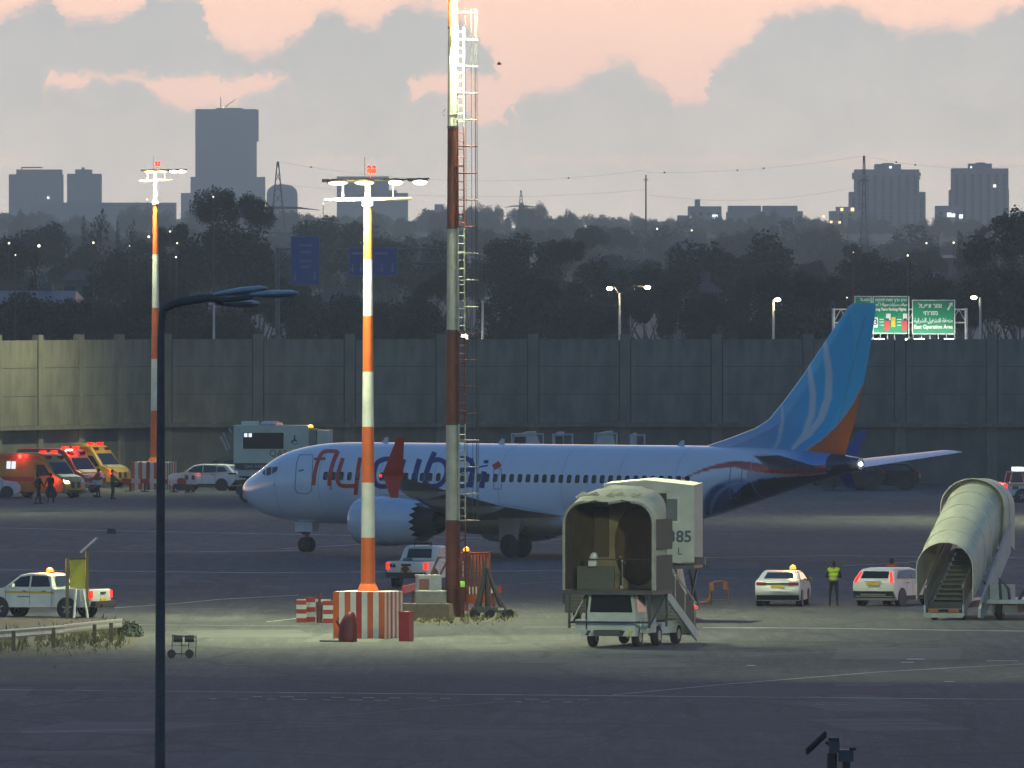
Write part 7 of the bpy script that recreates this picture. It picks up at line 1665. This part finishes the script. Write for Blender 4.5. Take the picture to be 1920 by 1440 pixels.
# ---------------------------------------------------------------- pylons and wires
def pylon(label, px, top, bot, Y, w, arms=True):
    s = F / Y; x = (px - 960) / s; zt = CH - (top - YH) / s; zb = hill_z(x, Y) - 0.5; h = zt - zb; t = thing('pylon', label, 'pylon', (x, Y, zb)); m = DARKM
    for sx in (-1, 1):
        for sy in (-1, 1): b = MB(); b.path([(sx * w / 2, sy * w / 2, 0), (sx * w * 0.16, sy * w * 0.16, h * 0.62), (sx * 0.12, sy * 0.12, h)], 0.12, 4); b.build('leg', m, t)
    b = MB(); n = 12
    for k in range(n):
        z0 = h * k / n; z1 = h * (k + 1) / n
        def ww(z): return w / 2 + (w * 0.16 - w / 2) * min(1, z / (h * 0.62)) if z < h * 0.62 else w * 0.16 * (1 - (z - h * 0.62) / (h * 0.38)) + 0.12
        for sy in (-1, 1): b.tube((-ww(z0), sy * ww(z0), z0), (ww(z1), sy * ww(z1), z1), 0.06, n=3); b.tube((ww(z0), sy * ww(z0), z0), (-ww(z1), sy * ww(z1), z1), 0.06, n=3)
    o = b.build('lattice_bracing', m, t); o['kind'] = 'stuff'
    for f, L in ((0.62, 1.3), (0.42, 1.5)) if arms else ((0.8, 0.5),):
        b = MB(); z = h * f
        for sg in (-1, 1): b.path([(0, 0, z + 0.5), (sg * w * L * 0.5, 0, z + 0.45), (sg * w * L, 0, z)], [0.25, 0.2, 0.05], 4)
        b.build('cross_arm', m, t)
    return V(x, Y, zt)
y1 = pylon('lattice pylon with wide arms right of the high slab tower', 521, 303, 430, 2600, 6.5); y2 = pylon('small far lattice pylon above the middle of the skyline', 977, 357, 402, 4000, 4.0); y3 = pylon('lattice pylon in front of the stepped tower', 1620, 292, 460, 2600, 2.2, False)
t = thing('utility_pole', 'thin tall pole on the skyline right of the middle', 'pole', (P(1211, 400, 2600).x, 2600, hill_z(P(1211, 400, 2600).x, 2600))); b = MB(); hh = CH - (328 - YH) * 2600 / F - t.location.z; b.tube((0, 0, 0), (0, 0, hh), 0.28, 0.16, 6); b.build('pole', DARKM, t); b = MB(); b.tube((-0.5, 0, hh - 1), (0.5, 0, hh - 1), 0.1, n=4); b.build('cross_arm', DARKM, t)
y4 = V(t.location.x, 2600, t.location.z + hh)
def wire(label, a, c, sag, balls=()):
    t = thing('power_line', label, 'wire'); b = MB(); N = 24; f = lambda k: a.lerp(c, k) - V(0, 0, sag * 4 * k * (1 - k)); b.path([f(i / N) for i in range(N + 1)], 0.016, 4); b.build('cable', DARKM, t)
    for k in balls: m = MB(); m.ball(f(k), 0.2, 8, 6); m.build('marker_ball', PLAST, t)
wire('power line with dark marker balls running right from the left pylon', y1, y4 + V(0, 0, 1), 3.0, (0.09, 0.4, 0.79)); wire('power line with dark marker balls left of the stepped tower', y4 + V(0, 0, 0.5), y3, 1.0, (0.085, 0.42, 0.54)); wire('power line leaving the stepped tower to the right', y3, V(110, 2600, y3.z - 1), 2.0, (0.17, 0.27, 0.9))
wire('lower power line crossing the middle of the skyline', y1 - V(0, 0, 4.5), y4 - V(0, 0, 3), 2.0); wire('lower power line towards the stepped tower', y4 - V(0, 0, 4), y3 - V(0, 0, 6), 2.0)
t = thing('bird', 'small dark bird flying in the pink gap right of the ladder mast', 'bird', P(936, 120, 900)); b = MB(); b.ball((0, 0, 0), 0.09, 8, 6, sc=(2.0, 0.8, 0.8)); b.add([(0.08, 0, 0.04), (-0.08, 0, 0.04), (-0.06, 0.35, 0.16), (0.02, 0.33, 0.16)], [(0, 1, 2, 3)]); b.add([(0.08, 0, 0.04), (-0.08, 0, 0.04), (-0.06, -0.35, 0.16), (0.02, -0.33, 0.16)], [(0, 1, 2, 3)]); b.add([(-0.16, 0, 0), (-0.3, 0.06, 0), (-0.3, -0.06, 0)], [(0, 1, 2)]); b.build('body', PLAST, t)

# ---------------------------------------------------------------- street lights beyond the wall
def street(label, px, top, Y, heads, lit=True, power=0):
    s = F / Y; q = P(px, top, Y); t = thing('street_light', label, 'street light', (q.x, Y, 0)); h = q.z; b = MB(); b.tube((0, 0, 0), (0, 0, h), 0.13, 0.07, 8); b.build('pole', FW, t)
    for hx, hy in heads:
        p = P(hx, hy, Y); dx_ = p.x - q.x; b = MB(); b.path([(0, 0, h - 0.1), (dx_ * 0.5, 0, p.z + 0.12), (dx_, 0, p.z + 0.06)], 0.05, 6); b.build('arm', DARKM, t)
        b = MB(); b.ball((dx_, 0, p.z), 0.17, 10, 6, sc=(1.2, 1, 0.7)); b.build('lamp', WARM_L if lit else STEEL, t)
        if power: lamp('street_lamp_light', 'POINT', (dx_ * 0.9, -0.3, p.z - 0.3), power, (1.0, 0.8, 0.45), t, 0.15)
street('double armed street light over the wall in the middle', 1162, 550, 850, ((1143, 541), (1214, 539)), power=90.0); street('single street light over the wall left of the tail fin', 1450, 562, 850, ((1458, 562),), power=70.0)
street('slim street light over the wall right of the ladder mast', 905, 563, 850, ((912, 560),), False); street('slim street light over the wall right of the near lamp post', 401, 572, 850, ((396, 571),), False); street('street light shining at the right above the green signs', 1838, 558, 880, ((1826, 558),)); street('small lit street light hard against the ladder mast', 876, 628, 850, ((871, 630),), power=60.0)
def far_light(px, py, Y, r_, mm):
    q = P(px, py, Y); zb = hill_z(q.x, Y) if Y > 1000 else 0; t = thing('distant_light', 'tiny distant light among the trees ' + where(px), 'street light', (q.x, Y, zb), 0, 'lights among the trees'); b = MB(); b.tube((0, 0.2, 0), (0, 0.2, q.z - zb), 0.03, n=5); b.build('pole', DARKM, t); b = MB(); b.ball((0, 0, q.z - zb), r_ * 0.8 * Y / F, 8, 6); b.build('lamp', mm, t)
FL = emis('far_lamp', (1.0, 0.85, 0.6), 3.0)
for px, py, Y, r_ in ((17, 456, 940, 2.4), (73, 461, 930, 3.4), (29, 478, 900, 1.6), (175, 455, 950, 2.4), (243, 461, 930, 1.2), (279, 444, 950, 2.8), (319, 434, 950, 2.0), (332, 456, 950, 2.0), (330, 482, 900, 2.2), (276, 374, 2000, 2.0), (400, 369, 1000, 1.8), (1600, 473, 900, 1.2), (1702, 479, 880, 2.2), (1737, 456, 1100, 2.0), (1788, 455, 1100, 2.2), (1232, 429, 2000, 2.0), (1297, 432, 2000, 2.0), (606, 382, 1200, 1.6), (1588, 558, 880, 1.6)):
    far_light(px, py, Y, r_, FL)

# ---------------------------------------------------------------- road signs beyond the wall
SY = 890.0; ss_ = F / SY
def sx(px): return (px - 960) / ss_
def sz(py): return CH - (py - YH) / ss_
def sign_text(t, s, px, py, h, m=FW, y=-0.06, wmax=999):
    o = text(s, h / ss_ * 1.45, m, t, wallM(sx(px), y, sz(py), 0), bold=0.012); xs_ = [v.co.x for v in o.data.vertices]; w_ = (max(xs_) - min(xs_)) * ss_; k_ = min(1.0, wmax / max(w_, 1))
    for v in o.data.vertices: v.co.x *= k_
    return o
def panel(t, x0, x1, y0, y1, m=GREENP, border=FW):
    b = MB(); b.bx(sx(x0), sx(x1), -0.04, 0.02, sz(y1), sz(y0)); b.build('border', border, t, smooth=0); b = MB(); e = 0.07; b.bx(sx(x0) + e, sx(x1) - e, -0.05, -0.041, sz(y1) + e, sz(y0) - e); b.build('panel', m, t, smooth=0)
def heb(s): return s[::-1]
t = thing('green_road_sign', 'lit green road sign reading East Operation Area with a slanting arrow', 'road sign', (0, SY, 0)); panel(t, 1710, 1791, 562, 627)
sign_text(t, heb('אזור תפעול'), 1744, 573.5, 8, wmax=44); sign_text(t, heb('מזרחי'), 1745, 587, 8, wmax=44); sign_text(t, 'ﺔﻴﻗﺮﺸﻟﺍ ﻞﻴﻐﺸﺘﻟﺍ ﺔﻘﻄﻨﻣ', 1750, 601, 7.5, wmax=72); sign_text(t, 'East Operation Area', 1750, 613, 7.2, wmax=72)
b = MB(); c = V(sx(1781), -0.06, sz(574)); d = V(0.5, 0, 0.86); n = V(0.86, 0, -0.5); b.face([c - d * 0.32 - n * 0.06, c - d * 0.32 + n * 0.06, c + d * 0.1 + n * 0.06, c + d * 0.08 + n * 0.17, c + d * 0.36, c + d * 0.08 - n * 0.17, c + d * 0.1 - n * 0.06]); b.build('arrow', FW, t, smooth=0)
t2 = thing('green_road_sign', 'lit green road sign with Long Term Parking and red panels beside the tail fin', 'road sign', (0, SY, 0)); panel(t2, 1636, 1705, 555, 626)
sign_text(t2, heb('חניון ארוך טווח לטיסות'), 1671, 562.5, 5, wmax=60); sign_text(t2, 'ﺪﻣﻷﺍ ﺔﻠﻳﻮﻃ ﺕﺍﺭﺎﻴﺳ ﻒﻗﻮﻣ', 1671, 571, 5, wmax=60); sign_text(t2, 'Long Term Parking Flights', 1669, 580, 5, wmax=60)
for x0, x1, y0, y1, m in ((1661, 1670, 588, 600, FW), (1693, 1701, 588, 600, FW), (1671, 1679, 595, 613, YELLOW), (1638, 1646, 595, 614, FW)): b = MB(); b.bx(sx(x0), sx(x1), -0.062, -0.052, sz(y1), sz(y0)); b.build('symbol_panel', m, t2, smooth=0)
for x0 in (1658, 1691): b = MB(); b.loft([[V(sx(x0 + a * w_), -0.07, sz(yy)) for a in (0, 1)] for yy, w_ in ((601, 8), (606, 11), (613, 10), (620, 8))], 0, False, False); b.build('red_symbol', mat('sign_red', (0.5, 0.05, 0.05), 0.5, var=0), t2, smooth=0); b = MB(); b.bx(sx(x0 + 3), sx(x0 + 9), -0.075, -0.066, sz(601.5), sz(597)); b.build('symbol_detail', INK, t2, smooth=0)
for x0 in (1649, 1682):
    for yy in (598, 603, 609): b = MB(); b.bx(sx(x0), sx(x0 + 8), -0.06, -0.052, sz(yy + 1.6), sz(yy)); b.build('symbol_bar', FW, t2, smooth=0)
sign_text(t2, '3', 1642, 604.5, 11, INK, -0.07)
t3 = thing('green_road_sign', 'lit green road sign mostly hidden behind the top of the tail fin', 'road sign', (0, SY, 0)); panel(t3, 1602, 1634.5, 555, 626); sign_text(t3, heb('תפעול'), 1622, 562, 5, wmax=22)
tg = thing('sign_gantry', 'pale lattice gantry carrying the green road signs', 'gantry', (0, SY + 0.5, 0))
for y_ in (580, 605): b = MB(); b.tube((sx(1563), 0, sz(y_)), (sx(1812), 0, sz(y_)), 0.06, n=6); b.build('chord', FW, tg)
b = MB()
for k in range(18): xx = sx(1563 + 249 * k / 18); xn = sx(1563 + 249 * (k + 1) / 18); b.tube((xx, 0, sz(580 if k % 2 else 605)), (xn, 0, sz(605 if k % 2 else 580)), 0.03, n=4)
o = b.build('lattice_bracing', FW, tg); o['kind'] = 'stuff'
for px in (1563, 1812): b = MB(); b.tube((sx(px), 0, 0), (sx(px), 0, sz(578)), 0.11, n=8); b.build('post', FW, tg)
for x0, x1, pr_ in ((1712, 1790, t), (1637, 1704, t2), (1603, 1634, t3)):
    n = 6 if x1 - x0 > 40 else 2
    for k in range(n): b = MB(); xx = sx(x0 + (x1 - x0) * k / (n - 1)); b.tube((xx, 0.0, sz(626)), (xx, -0.9, sz(636)), 0.035, n=5); b.build('lamp_bracket', FW, pr_)
    b = MB(); b.bx(sx(x0) + 0.1, sx(x0) + 0.75, -1.0, -0.85, sz(637.5), sz(635)); b.build('lamp_bar', WHITE_L, pr_, smooth=0); b = MB(); b.bx(sx(x1) - 0.75, sx(x1) - 0.1, -1.0, -0.85, sz(637.5), sz(635)); b.build('lamp_bar', WHITE_L, pr_, smooth=0)
    la = bpy.data.lights.new('sign_light', 'AREA'); la.shape = 'RECTANGLE'; la.size = sx(x1) - sx(x0); la.size_y = 0.2; la.energy = 55.0 * (x1 - x0) / 70; la.color = (0.95, 1.0, 0.85); inst('sign_light', la, pr_, ((sx(x0) + sx(x1)) / 2, -1.5, sz(634)), rot=(R(125), 0, 0))
# blue signs on a truss
tb = thing('blue_road_sign', 'tall unlit blue road sign with two down arrows left of the nearest light mast', 'road sign', (0, SY, 0)); panel(tb, 545, 600, 443, 535, BLUEP, mat('border_blue', (0.08, 0.12, 0.3), 0.5))
tc_ = thing('blue_road_sign', 'wide unlit blue road sign behind the nearest light mast', 'road sign', (0, SY, 0)); panel(tc_, 654, 746, 464, 518, BLUEP, MATS['border_blue'])
PALE = mat('sign_pale', (0.14, 0.18, 0.32), 0.6, var=0)
for tt, lst in ((tb, ((553, 520), (590, 518))), (tc_, ((661, 503), (677, 503), (716, 503), (736, 503)))):
    for px, py in lst: b = MB(); xx, zz = sx(px), sz(py); b.face([V(xx - 0.05, -0.06, zz + 0.35), V(xx + 0.05, -0.06, zz + 0.35), V(xx + 0.05, -0.06, zz - 0.05), V(xx + 0.16, -0.06, zz - 0.02), V(xx, -0.06, zz - 0.3), V(xx - 0.16, -0.06, zz - 0.02), V(xx - 0.05, -0.06, zz - 0.05)]); b.build('arrow', PALE, tt, smooth=0)
for py, w_ in ((460, 26), (473, 20), (490, 24), (500, 16)): b = MB(); b.bx(sx(573 - w_ / 2), sx(573 + w_ / 2), -0.06, -0.052, sz(py + 2), sz(py - 2)); b.build('text_bar', PALE, tb, smooth=0)
for px, py in ((672, 475), (715, 475)): b = MB(); b.bx(sx(px - 12), sx(px + 12), -0.06, -0.052, sz(py + 2), sz(py - 2)); b.build('text_bar', PALE, tc_, smooth=0)
tg = thing('sign_gantry', 'long grey lattice gantry carrying the blue road signs', 'gantry', (0, SY + 0.6, 0)); GT = mat('gantry_grey', (0.16, 0.16, 0.16), 0.6, var=0.2)
for y_ in (467, 492): b = MB(); b.tube((sx(520), 0, sz(y_)), (sx(850), 0, sz(y_)), 0.08, n=6); b.build('chord', GT, tg)
b = MB()
for k in range(34): xx = sx(520 + 330 * k / 34); xn = sx(520 + 330 * (k + 1) / 34); b.tube((xx, 0, sz(467 if k % 2 else 492)), (xn, 0, sz(492 if k % 2 else 467)), 0.04, n=4)
o = b.build('lattice_bracing', GT, tg); o['kind'] = 'stuff'
for px in (520, 850): b = MB(); b.tube((sx(px), 0, 0), (sx(px), 0, sz(465)), 0.16, n=8); b.build('post', GT, tg)

# ---------------------------------------------------------------- air
hz = MB(); hz.bx(-2400, 2400, -40, 6950, -1.5, 200)
hm = bpy.data.materials.new('haze'); hm.use_nodes = True; hm.node_tree.nodes.clear(); HN = NT(hm.node_tree)
pv = HN.n('ShaderNodeVolumePrincipled'); pv.inputs['Color'].default_value = (0.48, 0.77, 1.0, 1); pv.inputs['Density'].default_value = 1.5e-4
pv.inputs['Anisotropy'].default_value = 0.8
ho = HN.n('ShaderNodeOutputMaterial'); HN.l(pv.outputs[0], ho.inputs['Volume'])
hazeo = hz.build('haze', hm, smooth=0); hazeo['kind'] = 'stuff'

# tell twins apart by their place
by = {}
for o in COL.objects:
    if o.parent is None and o.get('label'): by.setdefault(o['label'], []).append(o)
for lab, os_ in by.items():
    if len(os_) in (2, 3):
        os_.sort(key=lambda o: o.location.x / max(1.0, o.location.y))
        for o, w_ in zip(os_, ('left', 'right') if len(os_) == 2 else ('left', 'middle', 'right')):
            o['label'] = '%s, the %s one' % (lab, w_)
